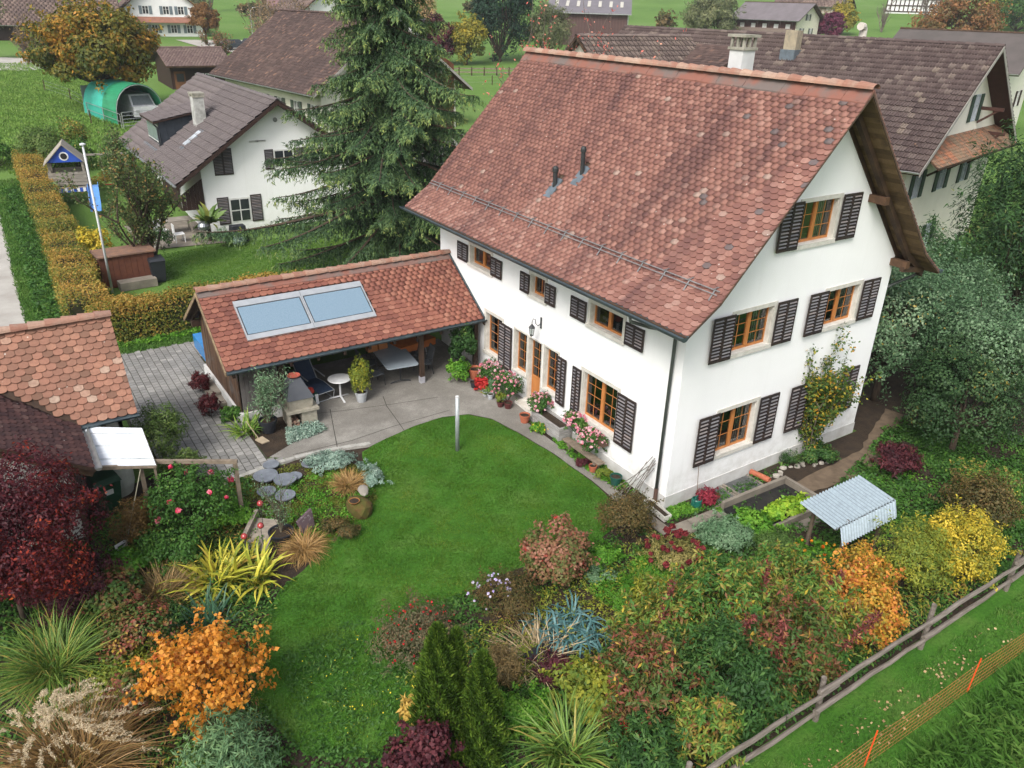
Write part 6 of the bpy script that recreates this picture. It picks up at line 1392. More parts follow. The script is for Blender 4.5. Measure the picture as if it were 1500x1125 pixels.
# ---- pots
TER = mat('terracotta', (.42, .13, .07), .8, (.33, .1, .055), 8); DKP = mat('dark_glazed_pot', (.1, .03, .03), .4); GYP = mat('grey_pot_paint', (.42, .44, .46), .6); BKP = mat('black_plastic', (.025, .028, .035))
def pot(name, lb, x, y, r, h, m, z=None, soil=True, cat='pot', grp=None, rim=True):
    t = thing(name, lb, cat, (x, y, Hf(x, y) + .025 if z is None else z), 0, grp)
    mb = MB(); mb.lathe([(r * .7, 0), (r * .95, h * .8), (r * 1.0, h * .82), (r * 1.02, h), (r * .9, h), (r * .86, h * .84), (r * .85, h * .8)], 20); mb.build('pot_body', m, t)
    if soil: mb = MB(); mb.lathe([(r * .87, h * .84), (0, h * .86)], 20, capb=False); mb.build('potting_soil', SOIL, t)
    return t
G_ = 'flower pots along the house wall'
pot('terracotta_pot', 'empty terracotta pot standing alone at the lawn corner by the doorstep', -.8, 5.42, .17, .26, TER, grp=G_)
pot('terracotta_pot', 'largest terracotta pot, in the corner under the carport eave', -.6, 8.7, .24, .36, TER, grp=G_)
pot('dark_pot', 'small black pot in front of the large terracotta pot', -1.02, 8.1, .13, .2, BKP, grp=G_)
pot('white_pot', 'small pale grey pot, left one of the pair by the red leaves', -1.02, 7.38, .1, .18, GYP, grp=G_)
pot('white_pot', 'small pale grey pot, right one of the pair by the red leaves', -.98, 7.12, .11, .18, GYP, grp=G_)
pot('brown_pot', 'small dark red glazed pot with yellow-green leaves', -.97, 6.55, .12, .18, DKP, grp=G_)
pot('brown_pot', 'dark red glazed pot under the pink geranium left of the door', -.8, 6.36, .14, .2, DKP, grp=G_)
pot('large_planter', 'black plastic tub holding the leafy green citrus in the corner', -.75, 9.25, .26, .4, BKP, grp=G_)
pot('bucket', 'dark green plastic bucket beside the long house wall', -.42, 1.5, .17, .3, mat('green_bucket', (.015, .08, .06), .4), soil=True, cat='bucket')
pot('black_tub', 'large black tub holding the grey-green oleander', -7.75, 8.62, .27, .4, BKP)
pot('grey_planter', 'light grey planter with the upright yellowing bush before the long table', -4.62, 9.05, .2, .34, GYP)
pot('wide_black_bowl', 'wide shallow black bowl with a bare shrub beside the brown grass', -9.05, 3.75, .3, .22, BKP)
# stone trough
tr = thing('stone_trough', 'long grey layered stone trough with soil against the house wall', 'trough', (-.28, 4.72, Hf(-.3, 4.7)), 0)
TS = mat('trough_stone', (.36, .35, .34), .9, (.24, .23, .22), 3, stretch=(1, 1, 6), bumps=.6, bscale=14)
mb = MB(); z0 = .0
for k in range(5):
    j = R2.uniform(-.012, .012); mb.box(-.26 + j, -.72 - j, k * .085, -.19, .72, k * .085 + .078); mb.box(.17, -.72, k * .085, .24, .72, k * .085 + .078); mb.box(-.19, -.73 + j, k * .085, .17, -.66, k * .085 + .078); mb.box(-.19, .66, k * .085, .17, .73, k * .085 + .078)
mb.build('trough_wall', TS, tr); mb = MB(); mb.box(-.2, -.67, 0, .18, .67, .36); mb.build('potting_soil', SOIL, tr)
bn = thing('plank_bench', 'weathered narrow plank bench on pots below the pink geraniums', 'bench', (-.4, 3.0, Hf(-.4, 3)), 0)
mb = MB(); mb.box(-.13, -.85, .26, .12, .85, .3); mb.build('seat_plank', mat('grey_timber', (.25, .2, .15)), bn)
for y_ in (-.6, .6): mb = MB(); mb.box(-.1, y_ - .05, 0, .1, y_ + .05, .26); mb.build('leg', mat('grey_timber', (.25, .2, .15)), bn)
for i, (y_, lb) in enumerate(((2.35, 'tipped terracotta pot at the near end of the plank bench'), (3.3, 'terracotta pot behind the middle of the plank bench'))): pot('terracotta_pot', lb, -.2 - .35 * (1 - i), y_, .12, .2, TER)
wtp = thing('white_planter_box', 'empty white window box lying at the house corner', 'planter', (-.3, -.05, .01), math.radians(-5))
mb = MB(); mb.box(-.1, -.42, 0, .1, .42, .02); mb.box(-.12, -.44, 0, -.1, .44, .16); mb.box(.1, -.44, 0, .12, .44, .16); mb.box(-.1, -.44, 0, .1, -.42, .16); mb.box(-.1, .42, 0, .1, .44, .16); mb.build('box_body', mat('white_plastic', (.66, .64, .58), .5), wtp)
mb = MB(); mb.box(-.1, -.42, .02, .1, .42, .1); mb.build('potting_soil', SOIL, wtp)
wc = thing('watering_can', 'dark green watering can beside the house corner', 'watering can', (.75, -.42, .01), .4)
GC = mat('green_can', (.01, .12, .09), .35, spec=.5)
mb = MB(); mb.lathe([(.13, 0), (.15, .02), (.14, .26), (.12, .28)], 16); mb.tube([(.1, 0, .06), (.25, 0, .15), (.38, 0, .33)], [.03, .022, .018], 8); mb.lathe([(.02, 0), (.045, .04)], 8, (.38, 0, .33)); mb.build('can_body', GC, wc)
mb = MB(); mb.tube([(-.12, 0, .05), (-.24, 0, .18), (-.2, 0, .34), (0, 0, .38), (.1, 0, .28)], .013, 6); mb.build('handle', GC, wc)
rdh = thing('iron_plant_hook', 'thin rusty iron rod leaning on the gable wall above the watering can', 'rod', (.95, -.15, .0))
mb = MB(); mb.tube([(0, -.1, 0), (.02, 0, .8), (.06, .07, 1.15), (.12, .07, 1.2), (.1, .07, 1.26)], .008, 5); mb.build('rod', mat('rusty_iron', (.18, .1, .06), .8), rdh)
tp = thing('clay_drain_pipe', 'terracotta drain pipe lying at the end of the basement grates', 'pipe', (3.35, -.4, .1), 0)
mb = MB(); mb.tube([(-.05, .35, 0), (.05, -.25, 0)], .085, 14, cap=False); mb.tube([(-.05, .35, 0), (.05, -.25, 0)], .07, 14, cap=False); mb.build('pipe', TER, tp)
# canes leaning by the downpipe
cb_ = thing('bundle_of_canes', 'bundle of thin grey canes leaning against the wall by the downpipe', 'canes', (-.35, .7, 0))
for k in range(9):
    a = R2.uniform(-.5, .9); mb = MB(); mb.tube([(-.25 + R2.uniform(-.1, .1), a * .7 + .1, 0), (.28, -.28 + R2.uniform(-.1, .1) + k * .04, 1.0 + R2.random() * .35)], .011, 5); mb.build('cane', mat('grey_cane', (.2, .18, .16), .8), cb_)
# stones by the dirt bed
STN = piecemat('field_stone', [(0, (.22, .2, .17)), (.5, (.34, .31, .27)), (1, (.45, .42, .37))], .9, wear=(.2, .2, .14), wscale=2, bumps=.4)
def stone(lb, x, y, r, flat=.5, seed=0, name='stone', m=None, z=None, grp=None, cat='stone', n=1):
    rg = random.Random(seed); import bmesh
    bm = bmesh.new(); bmesh.ops.create_icosphere(bm, subdivisions=2, radius=r)
    ph = [rg.uniform(0, 6) for _ in range(6)]
    for v in bm.verts:
        k = 1 + .16 * math.sin(v.co.x / r * 2.3 + ph[0]) + .13 * math.sin(v.co.y / r * 2.9 + ph[1]) + .1 * math.sin(v.co.z / r * 3 + ph[2]); v.co = Vector((v.co.x * k * (1 + .3 * math.sin(ph[3])), v.co.y * k, v.co.z * k * flat))
    me = bpy.data.meshes.new(name); bm.to_mesh(me); bm.free(); me.materials.append(m or STN)
    o = link(name, me, None, (x, y, (Hf(x, y) if z is None else z) + r * flat * .45), (0, 0, rg.uniform(0, 6)), rg.random()); tag(o, lb, cat, grp); return o
for k in range(14):
    x_ = 3.7 + k * .16 + R2.uniform(-.04, .04); y_ = -.42 - .1 * math.sin(k) - (.35 if k > 9 else 0)
    stone('pale fieldstone in the row edging the small bed at the gable wall', x_, y_, R2.uniform(.05, .1), .7, k, grp='stones edging the bed at the gable')
# raised concrete bed
rbd_ = thing('raised_bed', 'low concrete-walled vegetable bed beside the gable path', 'garden bed', (2.6, -1.6, 0), math.radians(-1))
for b in ((-1.4, .62, 0, 1.1, .72, .3), (1.0, -.62, 0, 1.1, .615, .3), (-1.4, -.72, 0, 1.1, -.63, .22)):
    mb = MB(); mb.box(*b); mb.build('bed_wall', SLABM, rbd_)
mb = MB(); mb.box(-1.4, -.62, 0, .99, .61, .12); mb.build('black_soil', mat('black_soil', (.012, .012, .013), .95, (.03, .028, .025), 4, bumps=.8), rbd_)
# corrugated canopy on four posts
cc = thing('tomato_shelter', 'small shelter of light blue corrugated plastic on rustic posts in the vegetable bed', 'shelter', (2.3, -3.55, 0))
COR, nt, b_ = new_mat('corrugated_plastic'); b_.inputs['Roughness'].default_value = .3; b_.inputs['Specular IOR Level'].default_value = .5
nt.links.new(ramp(nt, noise(nt, 3, 4, stretch=(1, .4, 1)), [(.35, (.24, .31, .37)), (.6, (.33, .41, .47)), (.8, (.2, .24, .25))]), b_.inputs['Base Color'])
CRM = piecemat('corrugated_sheet', [(0, (.16, .19, .21)), (.3, (.24, .3, .34)), (1, (.45, .55, .62))], .3, bumps=0, spec=.5)
def cor(mb, x0, x1, p0, p1, n):
    for i in range(n):
        for j in range(4):
            s0, s1_ = (i + j / 4) / n, (i + (j + 1) / 4) / n
            w0, w1 = math.sin(2 * math.pi * j / 4) * .05, math.sin(2 * math.pi * (j + 1) / 4) * .05
            xa, xb = x0 + (x1 - x0) * s0, x0 + (x1 - x0) * s1_
            mb.hexa([(xa, *q_) for q_ in (p0,)] and [(xa, p0[0], p0[1] + w0), (xb, p0[0], p0[1] + w1), (xb, p1[0], p1[1] + w1), (xa, p1[0], p1[1] + w0), (xa, p0[0], p0[1] + w0 + .006), (xb, p0[0], p0[1] + w1 + .006), (xb, p1[0], p1[1] + w1 + .006), (xa, p1[0], p1[1] + w0 + .006)], 0, (.5, .9, .3, .02)[j])
for x0, x1 in ((-1.12, 0.03), (-.0, 1.2)):
    mb = MB(); cor(mb, x0, x1, (-.55, 1.42), (.45, 1.56), 10); mb.build('corrugated_sheet', CRM, cc)
n_ = 30
for x0, x1 in ((-.95, .05), (.05, 1.2)):
    mb = MB(); k = 10
    for i in range(k):
        for j in range(4):
            s0, s1_ = (i + j / 4) / k, (i + (j + 1) / 4) / k; w0, w1 = math.sin(2 * math.pi * j / 4) * .026, math.sin(2 * math.pi * (j + 1) / 4) * .026
            xa, xb = x0 + (x1 - x0) * s0, x0 + (x1 - x0) * s1_
            mb.poly([(xa, -.56 - w0, 1.42), (xb, -.56 - w1, 1.42), (xb, -.7 - w1, 1.0), (xa, -.7 - w0, 1.0)], 0, (.95, .6, .25, .6)[j])
    mb.build('front_sheet', CRM, cc)
RUS = mat('rustic_post', (.13, .1, .07), .9, (.08, .06, .045), 5, bumps=.5)
for a, b in ((-.72, .3), (-.55, -.5), (1.0, -.45), (1.05, .38)):
    mb = MB(); mb.tube([(a, b, 0), (a + R2.uniform(-.05, .05), b, .8), (a + R2.uniform(-.06, .06), b, 1.46)], [.06, .05, .045], 8); mb.build('post', RUS, cc)
mb = MB(); mb.beam((-1.05, -.5, 1.38), (1.15, -.5, 1.38), .05, .06); mb.beam((-1.05, .38, 1.5), (1.15, .38, 1.5), .05, .06); mb.build('bearer', RUS, cc)
# ---- bin, signpost, clothes line, rope at the left outbuilding
wb = thing('green_wheelie_bin', 'dark green wheelie bin with a white sticker under the plastic canopy', 'waste bin', (-12.35, 6.75, .33), math.radians(12))
GB = mat('bin_green', (.012, .055, .028), .45, spec=.4)
mb = MB(); mb.hexa([(-.22, -.25, .08), (.22, -.25, .08), (.22, .25, .08), (-.22, .25, .08), (-.3, -.34, .98), (.3, -.34, .98), (.3, .36, .98), (-.3, .36, .98)]); mb.build('bin_body', GB, wb)
mb = MB(); mb.hexa([(-.32, -.38, .98), (.32, -.38, .98), (.32, .38, .98), (-.32, .38, .98), (-.28, -.28, 1.1), (.28, -.28, 1.1), (.28, .34, 1.12), (-.28, .34, 1.12)]); mb.box(-.2, .36, 1.0, .2, .44, 1.04); mb.build('bin_lid', GB, wb)
mb = MB(); mb.hexa([(-.1, -.318, .66), (.1, -.318, .66), (.1, -.31, .66), (-.1, -.31, .66), (-.1, -.332, .8), (.1, -.332, .8), (.1, -.324, .8), (-.1, -.324, .8)]); mb.build('sticker', mat('white_paper', (.6, .62, .6), .8), wb)
mb = MB()
for a in (-.24, .24): mb.tube([(a - .03, .26, .1), (a + .03, .26, .1)], .1, 12)
mb.build('wheels', mat('tyre', (.02, .02, .02)), wb)
bt = thing('rain_barrel', 'pale cream rain barrel standing behind the green wheelie bin', 'barrel', (-12.0, 7.55, .35))
mb = MB(); mb.lathe([(.34, 0), (.42, .3), (.42, .7), (.36, 1.0), (.3, 1.02)], 24, capt=True); mb.build('barrel_body', mat('cream_plastic', (.5, .52, .46), .6), bt)
rp = thing('guy_rope', 'taut pale rope running from the plastic canopy down to a small peg board', 'rope', (-11.6, 5.5, 2.0))
mb = MB(); mb.tube([(0, 0, 0), (-.72, -.6, -1.65)], .012, 5); mb.build('rope', mat('pale_rope', (.4, .37, .27), .9), rp)
wp_ = thing('white_label_board', 'small white board with dark bars at the lower end of the guy rope', 'board', (-12.35, 4.9, .3), .5)
mb = MB(); mb.hexa([(-.14, -.02, .0), (.14, -.02, .0), (.14, .02, .0), (-.14, .02, .0), (-.14, .05, .26), (.14, .05, .26), (.14, .08, .26), (-.14, .08, .26)]); w_ = mb.build('board', mat('white_paint', (.75, .75, .75)), wp_)
for k in range(3): mb = MB(); mb.box(-.1, -.02 + k * .02, .05 + k * .07, .1, -.012 + k * .02, .08 + k * .07); mb.build('dark_bar', BLK, w_)
# rose pergola rail
pg = thing('rose_rail', 'weathered timber rail on posts carrying the pink climbing roses', 'trellis', (-10.6, 5.2, .25))
GT = mat('grey_timber', (.25, .2, .15))
mb = MB(); mb.beam((-1.0, .75, 1.72), (1.0, -.45, 1.72), .08, .09); mb.build('rail', GT, pg)
for s_ in (0, 1): mb = MB(); mb.beam((-.95 + 1.9 * s_, .72 - 1.13 * s_, -.2), (-.95 + 1.9 * s_, .72 - 1.13 * s_, 1.7), .09, .09); mb.build('post', GT, pg)
# slate discs, upright slate, wooden wedge, red glass balls, stump
SLT = mat('slate', (.13, .145, .17), .6, (.2, .22, .25), 4, bumps=.3, spec=.4)
for i, (x_, y_, r_, z_) in enumerate(((-8.62, 6.2, .32, .14), (-8.25, 5.75, .3, .18), (-8.45, 5.2, .26, .1), (-7.95, 5.85, .19, .12), (-8.3, 6.75, .22, .06), (-7.35, 6.3, .24, .06), (-8.8, 5.6, .24, .08))):
    lb = ('largest round slate slab of the group, at the back left', 'round slate slab in the middle of the group', 'round slate slab nearest the lawn bed', 'smallest round slate slab at the right of the group', 'slate disc lying at the edge of the paving', 'slate disc beside the silver-leaved plants', 'round slate slab at the front left of the group')[i]
    t = thing('slate_disc', lb, 'slate slab', (x_, y_, Hf(x_, y_)), 0, 'round slate slabs in the rock garden')
    mb = MB(); pts = [(r_ * (1 + .035 * math.sin(1.1 * k + i)) * math.cos(k * math.pi / 9), r_ * (1 + .035 * math.sin(1.1 * k + i)) * math.sin(k * math.pi / 9)) for k in range(18)]
    mb.poly([(*p, z_ + .03) for p in pts]); mb.poly([(*p, z_) for p in pts][::-1])
    for k in range(18): mb.poly([(*pts[k], z_), (*pts[(k + 1) % 18], z_), (*pts[(k + 1) % 18], z_ + .03), (*pts[k], z_ + .03)])
    mb.build('slab', SLT, t)
    if z_ > .15: mb = MB(); mb.lathe([(r_ * .5, 0), (r_ * .4, z_)], 10); mb.build('stone_foot', STN, t)
us = thing('upright_slate', 'upright reddish slate slab with white flecks in the rock garden', 'stone', (-8.35, 3.75, .1), .5)
mb = MB(); mb.hexa([(-.2, -.05, -.05), (.16, -.05, -.05), (.16, .05, -.05), (-.2, .05, -.05), (-.26, .1, .38), (.24, .1, .48), (.24, .17, .48), (-.26, .17, .38)]); mb.build('slab', mat('flecked_slate', (.13, .09, .1), .8, (.4, .37, .36), 9, .55, .7, bumps=.5), us)
wg = thing('timber_wedge', 'weathered pale timber wedge with a flat board, beside the black bowl', 'timber', (-9.45, 4.0, .12), .9)
mb = MB(); mb.hexa([(-.5, -.28, 0), (.45, -.28, 0), (.45, .3, 0), (-.5, .3, 0), (-.5, -.28, .05), (.45, -.28, .28), (.45, .3, .3), (-.5, .3, .05)]); mb.beam((-.35, .32, .2), (.55, .3, .42), .1, .12); mb.build('wedge', mat('pale_grey_wood', (.3, .26, .21), .9, (.2, .17, .14), 4, stretch=(3, .5, 1), bumps=.3), wg)
for i, (x_, y_, h_) in enumerate(((-9.52, 3.68, .55), (-9.35, 4.15, .8), (-9.95, 3.55, .5), (-8.12, 10.65, .45))):
    lb = ('red glass ball on a stick, nearest the wooden wedge', 'red glass ball on the tallest stick, behind the wedge', 'red glass ball on a short stick among the yellow leaves', 'red glass ball on a stick beside the carport planting')[i]
    t = thing('glass_ball_stake', lb, 'garden ball', (x_, y_, Hf(x_, y_)), 0, 'red glass balls on sticks')
    mb = MB(); mb.tube([(0, 0, 0), (0, 0, h_)], .007, 5); mb.build('stick', BLK, t)
    mb = MB(); mb.lathe([(.0, 0), (.04, .012), (.07, .045), (.078, .078), (.07, .11), (.04, .145), (0, .156)], 16, (0, 0, h_), capb=False); mb.build('ball', mat('red_glass', (.38, .05, .05), .12, spec=.8), t, smooth=True)
ms = stone('moss-covered boulder at the lawn edge', -6.95, 3.85, .42, .7, 5, 'mossy_boulder', mat('moss', (.07, .075, .015), .95, (.1, .06, .02), 5, bumps=.9, bscale=18)); ms2 = stone('flat blue-grey stone on top of the mossy boulder', -6.75, 4.1, .2, .35, 8, z=.5)
pot('saucer', 'rusty shallow saucer lying on the mossy boulder', -7.15, 3.75, .14, .06, mat('rust_saucer', (.3, .13, .04), .8), z=.52, cat='saucer')
lp = thing('flat_shovel', 'pale wooden shovel blade leaning beside the black oleander tub', 'shovel', (-8.12, 8.2, .4), .4)
mb = MB(); mb.hexa([(-.12, -.2, 0), (.1, -.25, 0), (.14, .1, 0), (-.1, .12, 0), (-.12, -.2, .03), (.1, -.25, .03), (.14, .1, .05), (-.1, .12, .05)]); mb.tube([(0, .1, .04), (-.05, .5, .5)], .015, 6); mb.build('shovel', mat('pale_wood', (.42, .34, .24), .8), lp)
# ---- rustic rail fence in front
rf_ = thing('rustic_fence', 'rustic grey two-rail pole fence along the bottom right of the garden', 'fence', (0, -6.6, 0))
FG = mat('fence_grey_wood', (.23, .2, .175), .9, (.13, .11, .09), 4, stretch=(.5, 4, 4), bumps=.6, bscale=30)
def wob(a, b, r0, r1, n=6, w=.03):
    a, b = Vector(a), Vector(b)
    return [a.lerp(b, i / n) + Vector((0, R2.uniform(-w, w), R2.uniform(-w, w))) for i in range(n + 1)], [r0 + (r1 - r0) * i / n for i in range(n + 1)]
PX = [-9.4, -5.9, -2.42, 1.08, 4.55, 8.2, 11.8]
for i, x_ in enumerate(PX):
    mb = MB(); p, r_ = wob((x_ + R2.uniform(-.05, .05), .0, -.2), (x_ + R2.uniform(-.06, .06), .0, 1.15 + R2.uniform(-.05, .08)), .062, .05, 3, .01); mb.tube(p, r_, 9); mb.build('fence_post', FG, rf_, smooth=False)
for a, b in zip(PX, PX[1:]):
    for z_ in (.92, .48):
        mb = MB(); o_ = R2.uniform(-.04, .04); p, r_ = wob((a - .3, -.12, z_ + .03 + o_), (b + .28, -.12, z_ - .02 + o_), .055, .036, 7, .014); mb.tube(p, r_, 8); mb.build('fence_rail', FG, rf_)
# orange net fence
on = thing('orange_net_fence', 'low orange mesh electric fence with bright orange stakes at the bottom right', 'fence', (.8, -7.8, 0))
NETM = mat('orange_net', (.42, .17, .05), .7, (.3, .14, .05), 3); STK = mat('orange_stake', (.75, .09, .02), .5)
ln = lambda x: -7.72 - .02 * (x + 2.45)
NP = [-5.6, -2.45, .79, 4.0, 7.2]
for a, b in zip(NP, NP[1:]):
    for k in range(7):
        mb = MB(); z_ = .05 + k * .115; sg = .05
        pts = [(a + (b - a) * i / 6 - .8, ln(a + (b - a) * i / 6) + 7.8, z_ - sg * math.sin(math.pi * i / 6) * (.4 + z_)) for i in range(7)]
        mb.tube(pts, .0045, 4); mb.build('net_cord', NETM, on)
    mb = MB(); n = 26
    for i in range(n):
        x_ = a + (b - a) * i / n; s_ = math.sin(math.pi * i / n); mb.tube([(x_ - .8, ln(x_) + 7.8, .03), (x_ - .8, ln(x_) + 7.8, .74 - .05 * s_)], .003, 3)
    mb.build('net_uprights', NETM, on, kind='stuff')
for x_ in NP: mb = MB(); mb.tube([(x_ - .8 - .06, ln(x_) + 7.8, 0), (x_ - .8 + .02, ln(x_) + 7.8, .86)], .014, 6); mb.build('stake', STK, on)

# ================================================================== VEGETATION
rg0 = np.random.default_rng(42)
def grass_field(name, poly, n, hgt, wid, m, seed=1, excl=None, lean=.5, tufts=0, patch=None):
    """grass blades as one mesh: each blade a bent pair of triangles"""
    rg = np.random.default_rng(seed); pa = np.array(poly); x0, y0 = pa.min(0); x1, y1 = pa.max(0)
    X = rg.uniform(x0, x1, n * 3); Y = rg.uniform(y0, y1, n * 3); k = inside(poly, X, Y)
    if excl:
        for e in excl: k &= ~inside(e, X, Y)
    X = X[k][:n]; Y = Y[k][:n]; n = len(X)
    if tufts:
        X += .05 * np.sin(X * tufts) ; Y += .05 * np.sin(Y * tufts * 1.1)
    a = rg.uniform(0, 2 * np.pi, n); ca, sa = np.cos(a), np.sin(a)
    pn = np.sin(X * 1.7 + 1.3 * np.sin(Y * 1.1)) * np.sin(Y * 1.9 + np.sin(X * .8)) * .5 + .5
    pn2 = np.sin(X * 5.1 + 2 * np.sin(Y * 3.7)) * np.sin(Y * 4.3 + X) * .5 + .5
    h = hgt * rg.uniform(.5, 1.3, n) * (.7 + .5 * pn2); w = wid * rg.uniform(.6, 1.3, n); l = h * lean * rg.uniform(.3, 1.8, n)
    b = rg.uniform(0, 2 * np.pi, n); cb, sb = np.cos(b), np.sin(b); Z = H(X, Y)
    P0 = np.stack([X - ca * w / 2, Y - sa * w / 2, Z], 1); P1 = np.stack([X + ca * w / 2, Y + sa * w / 2, Z], 1)
    M1 = np.stack([X + cb * l * .4 + ca * w / 2.4, Y + sb * l * .4 + sa * w / 2.4, Z + h * .7], 1)
    T = np.stack([X + cb * l, Y + sb * l, Z + h], 1)
    V = np.stack([P0, P1, M1, T], 1).reshape(-1, 3)
    rnd = np.clip(pn * .4 + pn2 * .2 + rg.random(n) * .4, 0.003, .997)
    me = np_mesh(name, V, np.arange(n * 4).reshape(n, 4), m, rnd)
    o = link(name, me); o['kind'] = 'stuff'; return o
GR = leafmat('grass_blades', [(0, (.03, .08, .008)), (.5, (.062, .15, .014)), (.85, (.125, .215, .026)), (1, (.23, .24, .06))], .6, .3)
GR2 = leafmat('rough_grass_blades', [(0, (.03, .08, .014)), (.5, (.065, .155, .025)), (.85, (.12, .21, .045)), (1, (.24, .23, .1))], .6, .3)
grass_field('lawn_grass', grow(LAWN, .1), 160000, .045, .014, GR, 1)
NET = [(-6, -7.1), (-6, -6.75), (12, -7.1), (12, -14), (-6, -14)]
grass_field('meadow_grass', [(-6.5, -6.75), (12, -6.95), (14, -12), (-6.5, -12)], 70000, .07, .016, GR2, 2)
grass_field('tall_meadow_grass', [(-4.5, -8.1), (9, -8.1), (11, -12), (-4.5, -12)], 26000, .22, .018, GR2, 3, lean=.9)
grass_field('verge_grass', [(-13.1, 15), (-12.0, 15), (-11.0, 46), (-12.7, 46)], 16000, .13, .03, GR2, 4)
grass_field('yard_grass', [(-10.6, 16.55), (-7.4, 16.6), (-7.5, 13.8), (-7.9, 13.4), (-8.0, 16.2), (-3, 17.5), (-3, 18.4), (-10.6, 17.6)], 9000, .1, .025, GR2, 5)
grass_field('neighbour_lawn_grass', [(-7.2, 20), (3, 20), (2, 28.6), (-3, 29), (-7.4, 28.5)], 50000, .05, .022, GR, 6)
PADM = leafmat('pasture_blades', [(0, (.08, .16, .025)), (.6, (.14, .24, .045)), (1, (.22, .29, .08))], .7, .3)
grass_field('pasture_grass', [(-11.4, 47), (3, 46), (2, 66), (0, 100), (-16, 100), (-15, 60)], 60000, .16, .09, PADM, 7)

def ground_leaves(name, poly, n, L, Wd, m, seed, h0=.02, h1=.2, excl=None, patch=None, kind='stuff', cs=.35):
    rg = np.random.default_rng(seed); pa = np.array(poly); x0, y0 = pa.min(0); x1, y1 = pa.max(0)
    area = (x1 - x0) * (y1 - y0); k = max(4, int(area / (cs * cs) * 1.2))
    cx = rg.uniform(x0, x1, k); cy = rg.uniform(y0, y1, k); hs = rg.uniform(.35, 1, k) * h1; cr = rg.random(k); cw = cs * rg.uniform(.6, 1.3, k)
    i = rg.integers(0, k, n * 2); r = np.sqrt(rg.random(n * 2)); t = rg.uniform(0, 2 * np.pi, n * 2)
    X = cx[i] + np.cos(t) * r * cw[i]; Y = cy[i] + np.sin(t) * r * cw[i]
    ok = inside(poly, X, Y)
    if excl:
        for e in excl: ok &= ~inside(e, X, Y)
    X, Y, i, r, t = X[ok][:n], Y[ok][:n], i[ok][:n], r[ok][:n], t[ok][:n]; n = len(X)
    Z = H(X, Y) + h0 + hs[i] * (1 - r ** 2) * rg.uniform(.45, 1, n)
    Nn = unit(np.stack([np.cos(t) * r * .7, np.sin(t) * r * .7, np.full(n, .8)], 1) + rg.normal(size=(n, 3)) * .35)
    T = rg.normal(size=(n, 3)) + np.stack([np.cos(t), np.sin(t), np.full(n, -.2)], 1); D = unit(T - Nn * (T * Nn).sum(1, keepdims=True))
    s = rg.uniform(.6, 1.3, n); rnd = np.clip(cr[i] * .5 + rg.random(n) * .5, .003, .997)
    me = leaves_mesh(name, np.stack([X, Y, Z], 1), D, Nn, L * s, Wd * s, m, rnd, .1)
    o = link(name, me); o['kind'] = kind; return o
LF_G = leafmat('leaf_green', [(0, (.02, .06, .012)), (.5, (.045, .12, .02)), (.85, (.08, .18, .03)), (1, (.14, .2, .04))])
LF_BR = leafmat('leaf_bright_green', [(0, (.04, .13, .012)), (.5, (.08, .22, .02)), (1, (.18, .34, .04))])
LF_YG = leafmat('leaf_yellow_green', [(0, (.07, .12, .02)), (.5, (.18, .22, .03)), (1, (.38, .34, .04))])
LF_SIL = leafmat('leaf_silver', [(0, (.1, .16, .12)), (.5, (.22, .32, .26)), (1, (.42, .5, .42))], .7)
LF_SAGE = leafmat('leaf_sage', [(0, (.06, .13, .06)), (.5, (.13, .23, .12)), (1, (.24, .34, .21))], .7)
LF_MOSS = leafmat('leaf_moss', [(0, (.05, .05, .01)), (.4, (.11, .11, .015)), (.7, (.1, .16, .02)), (1, (.2, .12, .04))])
LF_BRN = leafmat('leaf_olive_brown', [(0, (.03, .035, .012)), (.4, (.075, .07, .022)), (.7, (.12, .085, .03)), (1, (.19, .11, .04))])
LF_MIX = leafmat('leaf_autumn_mix', [(0, (.03, .09, .02)), (.35, (.07, .17, .03)), (.55, (.17, .23, .04)), (.68, (.26, .21, .045)), (.78, (.16, .06, .04)), (.88, (.36, .27, .035)), (1, (.52, .42, .06))])
LF_MIXR = leafmat('leaf_autumn_red_mix', [(0, (.03, .08, .018)), (.35, (.07, .12, .025)), (.52, (.13, .1, .03)), (.7, (.17, .055, .04)), (.82, (.24, .07, .045)), (.92, (.32, .2, .04)), (1, (.45, .32, .05))])
LF_DKG = leafmat('leaf_dark_green', [(0, (.015, .045, .012)), (.5, (.035, .09, .022)), (.85, (.065, .14, .03)), (1, (.16, .17, .04))])
LF_OR = leafmat('leaf_orange', [(0, (.24, .11, .02)), (.3, (.42, .18, .02)), (.6, (.55, .22, .03)), (.8, (.6, .31, .06)), (.93, (.5, .13, .04)), (1, (.26, .26, .05))], .5, .35)
LF_RED = leafmat('leaf_maple_red', [(0, (.03, .008, .012)), (.4, (.07, .012, .018)), (.66, (.15, .02, .018)), (.84, (.32, .04, .018)), (1, (.4, .1, .025))], .5, .3)
LF_YEL = leafmat('leaf_yellow', [(0, (.1, .13, .02)), (.3, (.26, .25, .03)), (.7, (.52, .4, .04)), (1, (.68, .5, .07))], .5, .35)
LF_OY = leafmat('leaf_orange_yellow', [(0, (.12, .12, .02)), (.3, (.34, .24, .03)), (.6, (.55, .26, .04)), (.8, (.5, .14, .05)), (1, (.62, .42, .06))], .5, .35)
LF_PINK = leafmat('leaf_pinkish', [(0, (.05, .1, .025)), (.4, (.12, .13, .04)), (.6, (.22, .1, .055)), (.92, (.3, .15, .1)), (1, (.4, .03, .03))])
LF_PUR = leafmat('leaf_purple', [(0, (.025, .01, .014)), (.5, (.07, .018, .025)), (1, (.14, .035, .04))])
LF_WAL = leafmat('leaf_walnut', [(0, (.03, .055, .012)), (.35, (.1, .11, .02)), (.6, (.2, .15, .02)), (.85, (.33, .17, .025)), (1, (.42, .2, .035))])
